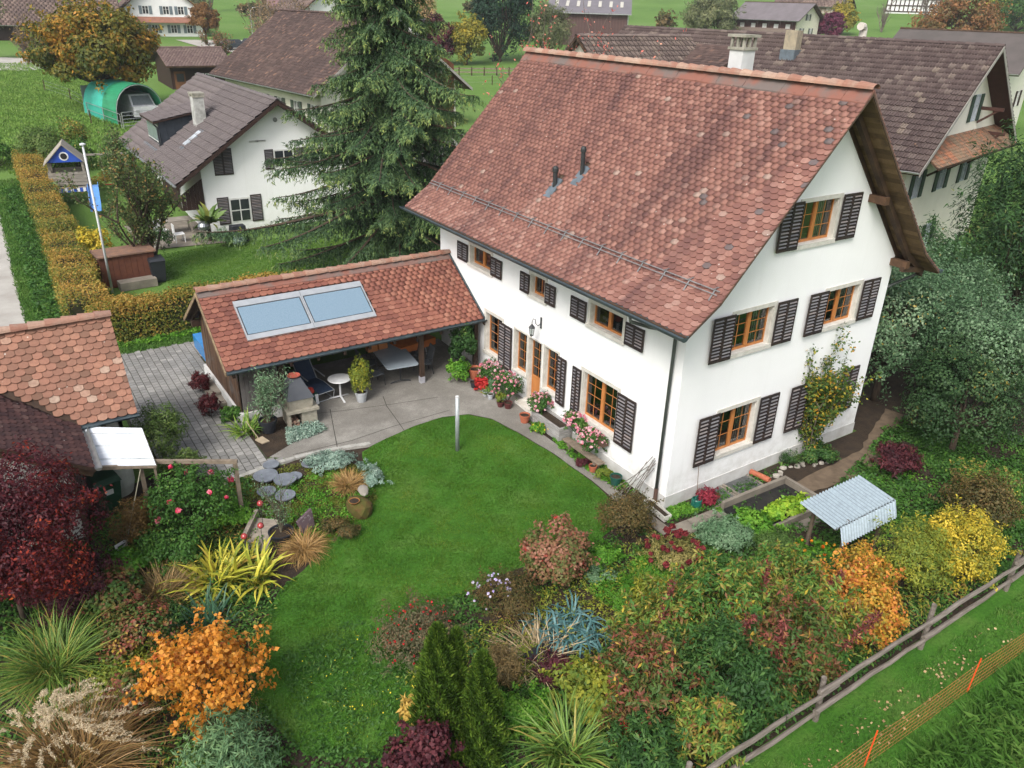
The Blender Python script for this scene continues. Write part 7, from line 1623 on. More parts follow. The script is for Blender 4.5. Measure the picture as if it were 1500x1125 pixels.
LF_APP = leafmat('leaf_apple', [(0, (.03, .07, .03)), (.5, (.08, .15, .07)), (.85, (.15, .23, .13)), (.96, (.25, .32, .2)), (1, (.34, .25, .05))], .5, .25)
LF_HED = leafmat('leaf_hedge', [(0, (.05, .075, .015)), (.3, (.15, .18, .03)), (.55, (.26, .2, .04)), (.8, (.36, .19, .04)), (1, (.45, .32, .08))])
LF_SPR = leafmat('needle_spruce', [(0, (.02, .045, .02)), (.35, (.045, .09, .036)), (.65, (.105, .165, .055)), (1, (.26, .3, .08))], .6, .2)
LF_THU = leafmat('needle_thuja', [(0, (.025, .055, .008)), (.5, (.065, .125, .014)), (.85, (.13, .2, .025)), (1, (.2, .27, .04))], .6, .2)
LF_DC = leafmat('needle_dark', [(0, (.006, .02, .012)), (.6, (.014, .04, .022)), (1, (.03, .065, .03))], .7, .1)
PETP = leafmat('petal_pink', [(0, (.5, .1, .18)), (.5, (.68, .3, .36)), (1, (.82, .6, .6))], .5, .3)
PETR = leafmat('petal_red', [(0, (.35, .01, .015)), (.6, (.6, .03, .03)), (1, (.7, .06, .1))], .5, .3)
PETO = leafmat('petal_orange', [(0, (.7, .1, .01)), (.6, (.8, .25, .02)), (1, (.85, .5, .05))], .5, .3)
PETL = leafmat('petal_lilac', [(0, (.4, .3, .6)), (1, (.75, .68, .85))], .5, .3)
SEDR = leafmat('sedum_red', [(0, (.07, .01, .012)), (.6, (.14, .015, .02)), (1, (.22, .04, .04))], .8, .1)
STRAW = leafmat('leaf_straw', [(0, (.14, .09, .04)), (.5, (.34, .24, .12)), (1, (.52, .4, .22))], .8, .2)
# exclusion areas: lawn, path, raised bed, paving
PATHX = [(-.95, 1.0), (-.5, 1.0), (-.45, -.7), (2.0, -.75), (9, .4), (9, -1.7), (5, -1.75), (3.9, -2.2), (3.9, -1.0), (1.2, -1.0), (1.2, -1.25), (-.5, -1.25), (-1.7, -2.0), (-2.1, -1.9), (-.95, -1.1)]
HOUSEX = [(-.02, -.02), (-.02, 12), (8.12, 12), (8.12, -.02)]
EX = [LAWN, PATHX, HOUSEX, PATIO, PAV]
ground_leaves('ground_cover', [(-15.5, -6.4), (-6, -6.4), (-6, -.2), (-6.0, 3.5), (-8.5, 6.4), (-11, 7), (-15.5, 6)], 60000, .075, .05, LF_G, 11, excl=EX + [[(-8.9, 6.6), (-5.9, 6.4), (-5.9, 2.2), (-9.8, 2.2)]])
ground_leaves('rock_garden_moss', [(-9.9, 6.5), (-8.2, 6.65), (-6.5, 6.2), (-5.9, 5.0), (-6.2, 3.6), (-7.5, 3.0), (-9.6, 3.6), (-10.4, 5)], 26000, .04, .03, LF_MOSS, 12, h1=.07, excl=EX, cs=.2)
ground_leaves('rock_garden_groundcover', [(-9.4, 5.6), (-7, 5.9), (-6.3, 4.4), (-7.4, 3.1), (-9.2, 3.6)], 7000, .055, .04, LF_BR, 13, h1=.12, excl=EX, cs=.22)
ground_leaves('bed_groundcover', [(-6.3, -6.4), (9.6, -6.4), (11, -1), (8.2, -.1), (-.4, -.3), (-2.5, -.2), (-6.3, -.4)], 42000, .08, .055, LF_G, 14, excl=EX + [[(3.2, -1.6), (8, -2), (8, -4.2), (3.2, -4.4)], [(-6.8, -.9), (-2.2, -1.6), (-2.4, -3.0), (-6.6, -3.2)]])
ground_leaves('wall_groundcover', [(-.5, .9), (-.05, .9), (-.05, 4.1), (-.55, 4.3), (-.75, 3.6), (-.62, 2.2)], 3600, .06, .045, LF_BR, 15, h1=.14, cs=.16)
ground_leaves('house_corner_weeds', [(-.4, -.55), (.9, -.6), (.6, -.15), (0, -.1), (-.2, -.3)], 2200, .06, .03, LF_BR, 16, h1=.16, cs=.15)
ground_leaves('gable_weeds', [(1.1, -.95), (3.6, -.9), (3.6, -.72), (1.1, -.75)], 1800, .05, .035, LF_BR, 17, h1=.1, cs=.12)
ground_leaves('vegetable_bed_leaves', [(-3.9, -1.5), (-1.2, -1.2), (-1.4, -2.6), (-3.6, -2.7)], 9000, .08, .03, LF_BR, 18, h1=.3, cs=.25)
ground_leaves('orchard_undergrowth', [(4.3, -1.9), (10, -.3), (13, -2), (11, -6.5), (4.3, -6.5)], 26000, .09, .06, LF_G, 19, h1=.25, cs=.4)
ground_leaves('bed_bare_weeds', [(3.3, -1.8), (7.6, -1.9), (7.6, -4.2), (3.4, -4.2)], 2600, .07, .05, LF_BR, 20, h1=.12, cs=.3)
ground_leaves('dandelion_patch', [(-10.3, .2), (-8.6, .4), (-7.9, -1.0), (-8.4, -2.4), (-9.4, -3.2), (-10.7, -2.2)], 5000, .1, .03, LF_G, 21, h1=.07, cs=.16)
ground_leaves('dandelion_flowers', [(-10.0, 0), (-8.6, .2), (-8.0, -1.0), (-8.4, -2.2), (-9.4, -3.0), (-10.5, -2.2)], 60, .03, .03, leafmat('petal_dandelion', [(0, (.6, .5, .02)), (1, (.7, .6, .05))]), 40, h0=.07, h1=.03)
ground_leaves('meadow_weeds', [(-3.5, -8.3), (9, -8.2), (9, -11), (-3.5, -11)], 5000, .14, .06, LF_G, 22, h1=.16, cs=.3)
ground_leaves('fallen_leaves', [(-4.2, -6.9), (3.5, -7.0), (3, -7.6), (-4.2, -7.7)], 160, .06, .05, STRAW, 23, h0=.06, h1=.02)
ground_leaves('hedge_foot_weeds', [(-12.6, 17.5), (-11.9, 17.5), (-11.0, 44), (-12.2, 44)], 9000, .12, .08, LF_G, 24, h1=.3)
ground_leaves('hedge_foot_leaves', [(-10.5, 17.2), (-3.2, 17.2), (-3.2, 17.7), (-10.5, 17.7)], 3000, .08, .06, LF_BR, 25, h1=.2)
ground_leaves('creeping_silver', [(-7.55, 7.55), (-6.3, 7.75), (-6.35, 8.35), (-7.3, 8.4)], 3500, .07, .03, LF_SIL, 26, h0=.03, h1=.28, cs=.18)

ground_leaves('mixed_perennials', [(-6.2, -6.3), (4.6, -6.3), (4.6, -4.6), (-.2, -3.2), (-3.6, -2.7), (-6.2, -3.4)], 13000, .1, .03, LF_MIX, 27, h1=.75, cs=.3)
ground_leaves('mixed_perennials_left', [(-15, -3), (-12, -3), (-9.6, 2.3), (-9.8, 5), (-12.6, 6), (-14, 3)], 15000, .09, .028, LF_MIX, 28, h1=.5, cs=.28)
ground_leaves('lawn_edge_perennials', [(-8.6, -1.6), (-2, -.7), (-1.6, -3.0), (-8.2, -3.2)], 7000, .08, .03, LF_YG, 29, h1=.35, cs=.22)
# ---- silver and low plants
shrub('silver_plant', 'widest silver-leaved mound, along the paving edge of the rock garden', 'plant', -6.9, 6.0, .75, .38, LF_SIL, 3600, .07, .028, 16, .4, 31, ry=.42)
shrub('silver_plant', 'silver-leaved mound curling down the lawn edge beside the tan grass', 'plant', -6.15, 4.9, .32, .3, LF_SIL, 1800, .07, .028, 10, .4, 32, ry=.75)
shrub('low_shrub', 'low brownish mound between the upright slate and the lawn', 'shrub', -7.75, 3.3, .5, .34, LF_BRN, 2200, .06, .03, 12, .4, 33)
TANM = bladepiece('tan_blade', [(0, (.2, .11, .035)), (.5, (.36, .21, .07)), (1, (.48, .32, .13))])
BRNM = bladepiece('brown_blade', [(0, (.12, .08, .03)), (.5, (.23, .15, .055)), (1, (.36, .24, .1))])
YELM = bladepiece('yellow_strap', [(0, (.12, .17, .02)), (.35, (.3, .33, .03)), (.75, (.5, .46, .05)), (.95, (.6, .5, .08)), (1, (.3, .12, .03))])
IRISM = bladepiece('iris_blade', [(0, (.02, .06, .03)), (.5, (.04, .11, .06)), (1, (.09, .17, .1))])
GRNM = bladepiece('green_blade', [(0, (.04, .1, .015)), (.5, (.1, .2, .03)), (.85, (.2, .28, .05)), (1, (.38, .26, .07))])
LEEK = bladepiece('leek_blade', [(0, (.03, .09, .09)), (.5, (.07, .17, .17)), (1, (.17, .3, .3))])
PAMP = bladepiece('pampas_blade', [(0, (.1, .06, .02)), (.5, (.2, .12, .04)), (.9, (.3, .17, .06)), (1, (.14, .16, .04))])
tuft('ornamental_grass', 'tan ornamental grass tuft in the rock garden beside the silver plants', 'grass plant', -6.85, 4.9, 700, .55, .012, TANM, 41, .2, (.7, 1.5), (.5, 1.6))
tuft('ornamental_grass', 'brown ornamental grass tuft at the lawn edge beside the black bowl', 'grass plant', -8.75, 3.1, 800, .68, .012, TANM, 42, .16, (.6, 1.4), (.9, 2.0))
tuft('ornamental_grass', 'pale brown grass mound just left of the yellow strap-leaved plant', 'grass plant', -11.95, 3.1, 900, .85, .012, BRNM, 43, .25, (.8, 1.5), (.8, 1.9))
tuft('ornamental_grass', 'arching green grass clump at the left edge above the feathery grass', 'grass plant', -14.1, 2.0, 800, 1.45, .016, GRNM, 44, .3, (.9, 1.5), (.9, 1.8))
for i, (x_, y_, n_, L_) in enumerate(((-10.85, 3.0, 150, 1.05), (-10.1, 2.75, 110, .95))):
    tuft('strap_leaf_plant', ('yellow strap-leaved clump, the larger one beside the pale brown grass', 'yellow strap-leaved clump, the one reaching over the lawn')[i], 'plant', x_, y_, n_, L_, .075, YELM, 45 + i, .4, (.6, 1.3), (.5, 1.5), 'yellow strap-leaved clumps', True, 4, 'strap_leaf')
tuft('iris_clump', 'blue-green sword-leaved clump between the yellow leaves and the orange bush', 'plant', -11.3, 1.75, 130, .8, .05, IRISM, 47, .35, (.9, 1.5), (.2, .9), None, True, 4, 'sword_leaf')
tuft('daylily_clump', 'large green and yellow arching daylily clump at the bottom centre', 'plant', -6.85, -4.75, 290, 1.25, .035, GRNM, 48, .3, (1.0, 1.5), (.9, 2.0), None, True, 4, 'arching_leaf')
tuft('kniphofia_clump', 'bright green strap-leaved clump beside the black oleander tub', 'plant', -8.35, 8.9, 130, .75, .04, bladepiece('bright_strap', [(0, (.06, .14, .015)), (.5, (.13, .25, .03)), (1, (.28, .36, .06))]), 49, .25, (.8, 1.5), (.8, 1.7), None, True, 4, 'strap_leaf')
for i in range(9):
    x_, y_ = -5.35 + (i % 3) * .36 + .08 * (i // 3), -2.0 - (i // 3) * .36
    tuft('leek', 'blue-green leek with drooping leaves in the dense leek block', 'leek', x_, y_, 26, .85, .045, LEEK, 60 + i, .06, (1.2, 1.5), (2.2, 3.3), 'leeks in the vegetable patch', True, 4, 'leek_leaf')
# feathery pampas-like grass
pm = tuft('feather_grass', 'large beige feathery plumed grass in the bottom left corner', 'grass plant', -14.1, -.6, 1300, 1.6, .014, PAMP, 50, .35, (.7, 1.5), (.8, 1.8))
rgp = np.random.default_rng(51); PP = []; DD = []; 
for i in range(150):
    a = rgp.uniform(0, 6.28); r_ = rgp.uniform(.05, 1.35); z_ = 1.7 - r_ * .8 + rgp.uniform(-.45, .25); d0 = np.array([math.cos(a) * .8, math.sin(a) * .8, .1 + rgp.uniform(-.3, .5)])
    for k in range(60):
        s = k / 60; c_ = np.array([math.cos(a) * r_, math.sin(a) * r_, z_]) + d0 * s * .26 + np.array([.12 * s * s, 0, -.16 * s * s]); PP.append(c_ + rgp.normal(size=3) * .014 * (1 - s * .6)); DD.append(d0 * .9 + rgp.normal(size=3) * .5)
PP = np.array(PP); DD = unit(np.array(DD)); NN = rand_dirs(len(PP), rgp); NN = unit(np.cross(NN, DD))
link('plumes', leaves_mesh('plumes', PP, DD, NN, .055, .012, leafmat('plume', [(0, (.34, .27, .17)), (.6, (.55, .46, .32)), (1, (.7, .61, .46))], .9, .4), rgp.uniform(.01, .99, len(PP))), pm)
# ---- left garden shrubs
shrub('red_maple', 'dark red maple with fiery red tips at the left edge', 'tree', -14.45, 3.9, 1.75, 3.5, LF_RED, 46000, .085, .038, 46, .36, 71, jit=.7, shoots=.12, low=-.55, lift=.5, trunk=.7, stemr=.06)
shrub('red_maple', 'dark purple lower maple bough mass, right of the fiery red maple', 'tree', -13.5, 3.7, .9, 1.3, LF_PUR, 9000, .075, .035, 22, .4, 72, low=-.3)
shrub('orange_bush', 'bright orange autumn bush with round leaves at the bottom left', 'shrub', -11.85, -.75, 1.05, 2.05, LF_OR, 4600, .09, .072, 40, .26, 73, low=-.5, lift=.2, jit=.7, surf=.68, shoots=.24)
shrub('pinnate_plant', 'green finger-leaved plant in front of the orange bush at the bottom edge', 'plant', -11.9, -2.1, .75, 1.25, leafmat('leaf_fingered', [(0, (.05, .11, .05)), (.6, (.11, .2, .09)), (1, (.2, .3, .13))]), 3200, .14, .025, 20, .4, 74, low=-.2)
shrub('red_fruit_bush', 'thin bush with dark red leaves between the feathery grass and the orange bush', 'shrub', -13.0, .15, .45, 1.0, LF_MIXR, 1500, .08, .05, 14, .4, 75)
shrub('hydrangea', 'hydrangea with faded brown-pink heads and reddish leaves, below the maple', 'shrub', -12.85, 3.1, .6, 1.0, LF_MIXR, 3000, .1, .07, 16, .4, 76)
shrub('leafy_mound', 'bright green leafy mound between the maple and the rose bushes', 'plant', -12.35, 4.2, .75, .5, LF_BR, 4500, .08, .055, 18, .35, 77)
shrub('leafy_mound', 'dark green and red seedy mound left of the sword-leaved clump', 'plant', -12.6, 1.9, .8, .75, LF_MIXR, 4200, .08, .05, 18, .4, 78)
shrub('fern_clump', 'dark green ferny clump in front of the pale brown grass', 'plant', -12.1, 2.2, .5, .5, LF_DKG, 2400, .12, .03, 14, .4, 79)
shrub('leafy_mound', 'yellow-green low growth between the green grass clump and the orange bush', 'plant', -13.0, 1.1, .7, .45, LF_YG, 2600, .07, .04, 16, .4, 80)
shrub('brown_bush', 'brown-bronze feathery bush at the left end of the rose bed', 'shrub', -12.0, 5.2, .6, 1.15, leafmat('leaf_bronze', [(0, (.06, .04, .015)), (.5, (.15, .09, .03)), (1, (.27, .17, .05))]), 4500, .07, .028, 20, .4, 81)
rs = shrub('rose_bush', 'green rose bush with bright pink blooms climbing the timber rail', 'shrub', -10.75, 4.9, 1.05, 1.75, LF_G, 6500, .075, .048, 30, .36, 82, shoots=.35, jit=.7)
shrub('leafy_mound', 'green shrubby growth in front of the rose bush', 'shrub', -11.3, 4.2, .8, .9, LF_G, 4800, .075, .045, 22, .36, 83)
shrub('leafy_mound', 'low mixed greenery between the rose bush and the slate slabs', 'plant', -9.9, 4.9, .55, .55, LF_BR, 2600, .065, .04, 14, .4, 84)
shrub('butterfly_bush', 'olive green bush growing beside the plastic canopy', 'shrub', -10.75, 8.4, .7, 1.75, leafmat('leaf_olive', [(0, (.04, .07, .015)), (.5, (.08, .14, .03)), (1, (.16, .2, .06))]), 6000, .1, .028, 26, .36, 85, low=-.4)
shrub('butterfly_bush', 'lower olive bush nearer the pink roses', 'shrub', -10.5, 7.1, .5, 1.0, leafmat('leaf_olive', []) if 'leaf_olive' in MATS else LF_G, 2600, .09, .03, 16, .36, 86)
def blooms(parent, n, rad, c, m, size, seed, name='bloom', petals=9, spread=1.0, ry=None, cap=True):
    """each bloom is a little ball of petals, a part of its plant"""
    rg = np.random.default_rng(seed); prot = []
    for v in range(3):
        k = petals; d = rand_dirs(k, rg, .6); P = d * size * .25; Nn = unit(d + rg.normal(size=(k, 3)) * .3); T = rg.normal(size=(k, 3)); D = unit(T - Nn * (T * Nn).sum(1, keepdims=True))
        prot.append(leaves_mesh(name, P - D * size * .35, D, Nn, size * .8, size * .7, m, np.clip(rg.random(k), .01, .99), .15))
    d = rand_dirs(n * 3, rg, .5); d = d[d[:, 2] > -.25][:n]
    for i, q in enumerate(d):
        s = rg.uniform(.8, 1.08); p = (c[0] + q[0] * rad[0] * s * spread, c[1] + q[1] * rad[1] * s * spread, max(.05, c[2] + q[2] * rad[2] * s))
        o = link(name, prot[i % 3], parent, p, (rg.uniform(-.5, .5), rg.uniform(-.5, .5), rg.uniform(0, 6)))
        z = rg.uniform(.7, 1.3); o.scale = (z, z, z)
blooms(rs, 10, (1.0, 1.0, .95), (0, 0, .95), leafmat('petal_hot_pink', [(0, (.5, .02, .07)), (.6, (.72, .06, .14)), (1, (.8, .3, .35))]), .15, 90)
# small bare twiggy shrub in the black bowl
def twig_shrub(name, lb, x, y, h, r, n, m, leaves=None, nl=0, seed=1, cat='shrub', z=None, L=.05, Wd=.02, levels=2, r0=.02, group=None, part='branches', sub=4):
    rg = random.Random(seed); z = Hf(x, y) if z is None else z
    t = thing(name, lb, cat, (x, y, z), 0, group); mb = MB(); tips = []
    def br(p, d, l, rr, lv):
        k = 4; pts = [p]
        for i in range(k):
            d = (d + Vector((rg.uniform(-.2, .2), rg.uniform(-.2, .2), rg.uniform(-.02, .18)))).normalized(); pts.append(pts[-1] + d * l / k)
        mb.tube(pts, [rr * (1 - .7 * i / k) for i in range(k + 1)], 5 if rr > .012 else 3, cap=False)
        tips.extend(pts[1:])
        if lv:
            for i in range(sub):
                q_ = pts[rg.randint(1, k)]; nd = (d + Vector((rg.uniform(-1, 1), rg.uniform(-1, 1), rg.uniform(-.1, .7))) * .8).normalized(); br(q_, nd, l * rg.uniform(.4, .65), rr * .5, lv - 1)
    for i in range(n):
        a = rg.uniform(0, 6.28); s = rg.uniform(.1, 1) * r / h
        br(Vector((0, 0, 0)), Vector((math.cos(a) * s, math.sin(a) * s, 1)).normalized(), h * rg.uniform(.55, .8), r0, levels)
    mb.build(part, m, t, smooth=True)
    if leaves:
        rgn = np.random.default_rng(seed); T_ = np.array([tuple(q) for q in tips]); i = rgn.integers(0, len(T_), nl); P = T_[i] + rgn.normal(size=(nl, 3)) * L * .8
        Nn = rand_dirs(nl, rgn, .6); T2 = rgn.normal(size=(nl, 3)); D = unit(T2 - Nn * (T2 * Nn).sum(1, keepdims=True)); s = rgn.uniform(.7, 1.3, nl)
        link('foliage', leaves_mesh('foliage', P, D, Nn, L * s, Wd * s, leaves, np.clip(rgn.random(nl), .01, .99), .1), t)
    return t
TWG = mat('grey_twig', (.16, .14, .1), .9, (.1, .085, .06), 8)
twig_shrub('bare_shrub', 'grey-green twiggy shrub rising from the wide black bowl', -9.05, 3.75, 1.25, .6, 8, TWG, LF_SAGE, 700, 5, z=.3)
twig_shrub('oleander', 'grey-green oleander with many bare twigs in the large black tub', -7.75, 8.62, 1.3, .75, 14, TWG, LF_SAGE, 2600, 6, z=.7, L=.1, Wd=.022)
shrub('potted_bush', 'upright bush with green and yellow leaves in the light grey planter', 'shrub', -4.62, 9.05, .34, 1.2, LF_YG, 3200, .06, .035, 26, .35, 87, z=.66, low=-.8)
for i, (x_, y_, h_) in enumerate(((-8.75, 12.3, .62), (-8.95, 10.4, .78))):
    t = shrub('red_rosette_plant', ('dark red rosette plant, farther one by the carport end steps', 'dark red rosette plant, nearer and larger one at the paving')[i], 'plant', x_, y_, .36, h_, leafmat('leaf_aeonium', [(0, (.03, .006, .008)), (.6, (.075, .012, .014)), (1, (.14, .03, .03))], .45, .1), 2600, .075, .04, 22, .3, 88 + i, group='dark red rosette plants by the carport')
shrub('leafy_mound', 'green leafy plants at the foot of the carport end wall', 'plant', -8.5, 9.7, .35, .5, LF_G, 1500, .08, .04, 10, .4, 91)
# ---- plants along the house wall
def flowerbush(name, lb, x, y, r, h, z, petm, nb, seed, bs=.09, m=None, n=1700, ry=None, low=-.5):
    t = shrub(name, lb, 'flower', x, y, r, h, m or LF_G, n, .06, .045, 14, .4, seed, z=z, low=low, ry=ry)
    blooms(t, nb, (r, ry or r, h / 2), (0, 0, h / 2), petm, bs, seed + 1); return t
flowerbush('geranium', 'pink geranium spilling from the left end of the stone trough', -.3, 5.3, .38, .65, .55, PETP, 50, 101)
flowerbush('geranium', 'large pink flowering geranium left of the orange door', -.6, 6.75, .48, 1.0, .38, PETP, 70, 103)
flowerbush('geranium', 'pink geranium behind the red-leaved plant in the corner', -.45, 8.0, .42, .8, .45, PETP, 56, 105)
flowerbush('geranium', 'pink window-box geranium under the large window, left clump', -.28, 3.6, .32, .55, .72, PETP, 60, 107, ry=.42, low=-.9)
flowerbush('geranium', 'pink window-box geranium under the large window, right clump', -.3, 2.8, .34, .6, .5, PETP, 85, 109, ry=.55, low=-.9)
mb = MB(); mb.box(-.3, 2.3, .78, -.08, 4.0, .93)
wbx = thing('window_box', 'window box hidden under the trailing pink geraniums below the large window', 'planter', (-.19, 3.15, .78)); mb.build('box_body', mat('brown_box', (.12, .07, .05), .8), wbx, world=True)
shrub('red_leaf_plant', 'bright red-leaved coleus in front of the large terracotta pot', 'plant', -.9, 7.75, .24, .5, LF_RED if False else leafmat('leaf_bright_red', [(0, (.16, .01, .01)), (.6, (.36, .015, .015)), (1, (.5, .05, .04))]), 700, .1, .07, 10, .4, 111)
shrub('citrus_plant', 'tall glossy green citrus in the corner under the carport eave', 'shrub', -.75, 9.25, .5, 1.5, LF_DKG, 3000, .1, .06, 20, .38, 112, z=.7)
shrub('leafy_mound', 'pale green bushy plant at the corner under the carport', 'plant', -1.25, 8.8, .42, .75, LF_BR, 2000, .07, .05, 14, .38, 113)
shrub('leafy_mound', 'yellowish small plant in the dark red glazed pot', 'plant', -.97, 6.55, .16, .35, LF_YG, 500, .05, .035, 8, .4, 114, z=.5)
tuft('small_succulent', 'small spiky succulent in the pale grey pots', 'plant', -1.0, 7.25, 60, .3, .02, GRNM, 115, .1, (1.0, 1.5), (.2, .9), z=.5)
shrub('leafy_mound', 'mixed potted greenery between the red leaves and the pink geranium', 'plant', -.55, 7.3, .35, .6, LF_SAGE, 1600, .07, .04, 14, .4, 116)
flowerbush('marigolds', 'yellow flowers at the front of the stone trough', -.72, 4.75, .26, .3, .2, leafmat('petal_yellow', [(0, (.6, .4, .02)), (1, (.75, .6, .08))]), 16, 117, .05, LF_BR, 900)
shrub('dark_foliage_plant', 'small dark brown-red plant under the plank bench', 'plant', -.62, 2.7, .22, .3, LF_PUR, 700, .07, .03, 8, .4, 119)
shrub('leafy_mound', 'small yellow-green plants beside the green bucket', 'plant', -.5, 1.95, .28, .3, LF_YG, 800, .05, .03, 8, .4, 120)
shrub('amaranth', 'drooping crimson amaranth beside the watering can', 'plant', 1.15, -.42, .3, .5, leafmat('leaf_crimson', [(0, (.1, .01, .02)), (.6, (.22, .02, .04)), (1, (.34, .06, .07))]), 1300, .1, .03, 12, .4, 121)
# ---- beds right of the lawn
shrub('rounded_bush', 'olive-brown rounded bush at the house corner', 'shrub', -1.75, -.55, .78, 1.35, LF_BRN, 8500, .055, .028, 34, .33, 131)
shrub('rounded_bush', 'dome-shaped bush turning pink and red at the lawn edge', 'shrub', -4.1, -.65, .8, 1.3, LF_PINK, 7000, .085, .055, 36, .3, 132, surf=.85, low=-.5)
a_ = shrub('aster_bush', 'brown twiggy aster bush with a few lilac flowers', 'shrub', -5.7, -1.05, .8, .85, LF_BRN, 6500, .05, .02, 26, .36, 133)
blooms(a_, 38, (.5, .4, .45), (-.35, .1, .5), PETL, .06, 134)
c_b = shrub('cotoneaster', 'spreading grey-brown bush dotted with red berries at the lawn edge', 'shrub', -7.9, -1.15, .92, 1.0, leafmat('leaf_cotoneaster', [(0, (.05, .06, .03)), (.5, (.1, .1, .05)), (.85, (.16, .11, .06)), (1, (.25, .1, .06))]), 9000, .05, .025, 34, .33, 135)
blooms(c_b, 90, (.82, .82, .48), (0, 0, .5), PETR, .045, 136, 'berry_cluster', 5)
shrub('leafy_mound', 'fresh green herbs between the pink dome bush and the olive bush', 'plant', -2.85, -.85, .5, .45, LF_BR, 3000, .06, .035, 14, .38, 137)
shrub('leafy_mound', 'grey-green low plant in front of the pink dome bush', 'plant', -3.3, -1.25, .4, .28, LF_SAGE, 1600, .06, .03, 10, .4, 138)
sd_ = shrub('sedum', 'clump with dark red flat flower heads beside the slab path', 'plant', -1.45, -1.75, .72, .6, leafmat('leaf_sedum', [(0, (.1, .12, .03)), (.5, (.22, .2, .06)), (1, (.38, .3, .12))]), 3200, .09, .03, 20, .36, 139)
blooms(sd_, 34, (.75, .75, .4), (0, 0, .35), SEDR, .15, 140, 'flower_head', 18)
shrub('sage_bush', 'grey-green sage bush beside the slab path', 'plant', .25, -1.85, .68, .6, LF_SAGE, 5200, .09, .032, 26, .33, 141)
shrub('leafy_mound', 'bright green leafy vegetables right of the sage bush', 'plant', 1.15, -2.0, .62, .5, LF_BR, 4000, .08, .06, 20, .34, 142)
shrub('lettuce_row', 'yellow-green lettuces inside the concrete raised bed', 'plant', 2.45, -1.95, .75, .35, leafmat('leaf_lettuce', [(0, (.1, .24, .02)), (.5, (.22, .38, .03)), (1, (.42, .5, .06))]), 3200, .11, .08, 18, .34, 143, ry=.3, z=.1)
n_ = shrub('nasturtium', 'round-leaved green nasturtium with orange flowers under the plastic shelter', 'plant', 1.35, -3.75, .7, .5, LF_BR, 3600, .08, .075, 18, .36, 144)
blooms(n_, 22, (.7, .7, .3), (0, 0, .3), PETO, .08, 145)
shrub('carrot_tops', 'feathery green carrot tops in the vegetable patch', 'plant', -3.2, -2.4, .6, .5, LF_BR, 6000, .07, .015, 20, .36, 146)
shrub('leafy_mound', 'dark green cabbage-like plants behind the multicoloured shrub', 'plant', -2.3, -2.9, .5, .4, LF_DKG, 2400, .1, .07, 14, .38, 147)
shrub('fennel', 'fine green feathery plants left of the shelter post', 'plant', .7, -3.0, .7, .75, leafmat('leaf_fennel', [(0, (.04, .09, .02)), (1, (.12, .2, .05))]), 6500, .07, .012, 24, .36, 148)
dr_p = tuft('dried_vine', 'heap of straw-coloured dried squash vines on black sheeting', 'plant', -6.0, -2.5, 420, .8, .02, bladepiece('straw_blade', [(0, (.2, .14, .07)), (.5, (.4, .3, .16)), (1, (.55, .44, .28))]), 149, .55, (.2, .9), (.2, 1.4))
bf = thing('black_sheeting', 'crumpled black ground sheeting among the dried vines', 'sheeting', (-5.55, -2.75, .03))
mb = MB(); k = 9
for i in range(k):
    for j in range(k):
        f_ = lambda a, b: (-.6 + 1.2 * a / k, -.4 + .8 * b / k, .05 * math.sin(a * 1.7 + b) * math.sin(b * 2.1) + .05)
        mb.poly([f_(i, j), f_(i + 1, j), f_(i + 1, j + 1), f_(i, j + 1)])
mb.build('sheet', mat('black_film', (.02, .022, .026), .3, spec=.5), bf, smooth=True)
shrub('dried_perennial', 'upright brown-green withered perennial behind the columnar conifers', 'plant', -6.95, -2.7, .48, .8, leafmat('leaf_withered', [(0, (.07, .07, .03)), (.5, (.16, .12, .05)), (1, (.3, .2, .08))]), 3600, .1, .018, 20, .36, 150)
shrub('dark_beet', 'low dark crimson leaves beside the black sheeting', 'plant', -5.9, -3.05, .42, .35, LF_PUR, 1300, .11, .04, 12, .4, 151)
shrub('yellowing_plant', 'low plant with yellow and green heart-shaped leaves before the dark crimson leaves', 'plant', -5.7, -3.85, .75, .5, LF_YG, 3600, .1, .075, 20, .36, 152)
shrub('leafy_mound', 'soft green mound right of the columnar conifers', 'plant', -7.05, -3.7, .55, .5, LF_BR, 4500, .06, .04, 20, .34, 153)
shrub('hosta', 'yellow-orange withering hosta left of the columnar conifers', 'plant', -8.65, -2.7, .32, .55, leafmat('leaf_hosta', [(0, (.24, .2, .04)), (.5, (.45, .3, .07)), (1, (.6, .42, .12))]), 700, .16, .07, 12, .4, 154)
shrub('smoke_bush', 'dark purple-leaved bush at the bottom edge beside the columnar conifers', 'shrub', -9.3, -4.0, .62, 1.45, LF_PUR, 5000, .085, .055, 26, .36, 155, low=-.5)
shrub('red_flower_plant', 'small plant with crimson-red leaves at the bottom edge', 'plant', -5.85, -5.35, .35, .7, PETR, 900, .08, .04, 12, .4, 156)
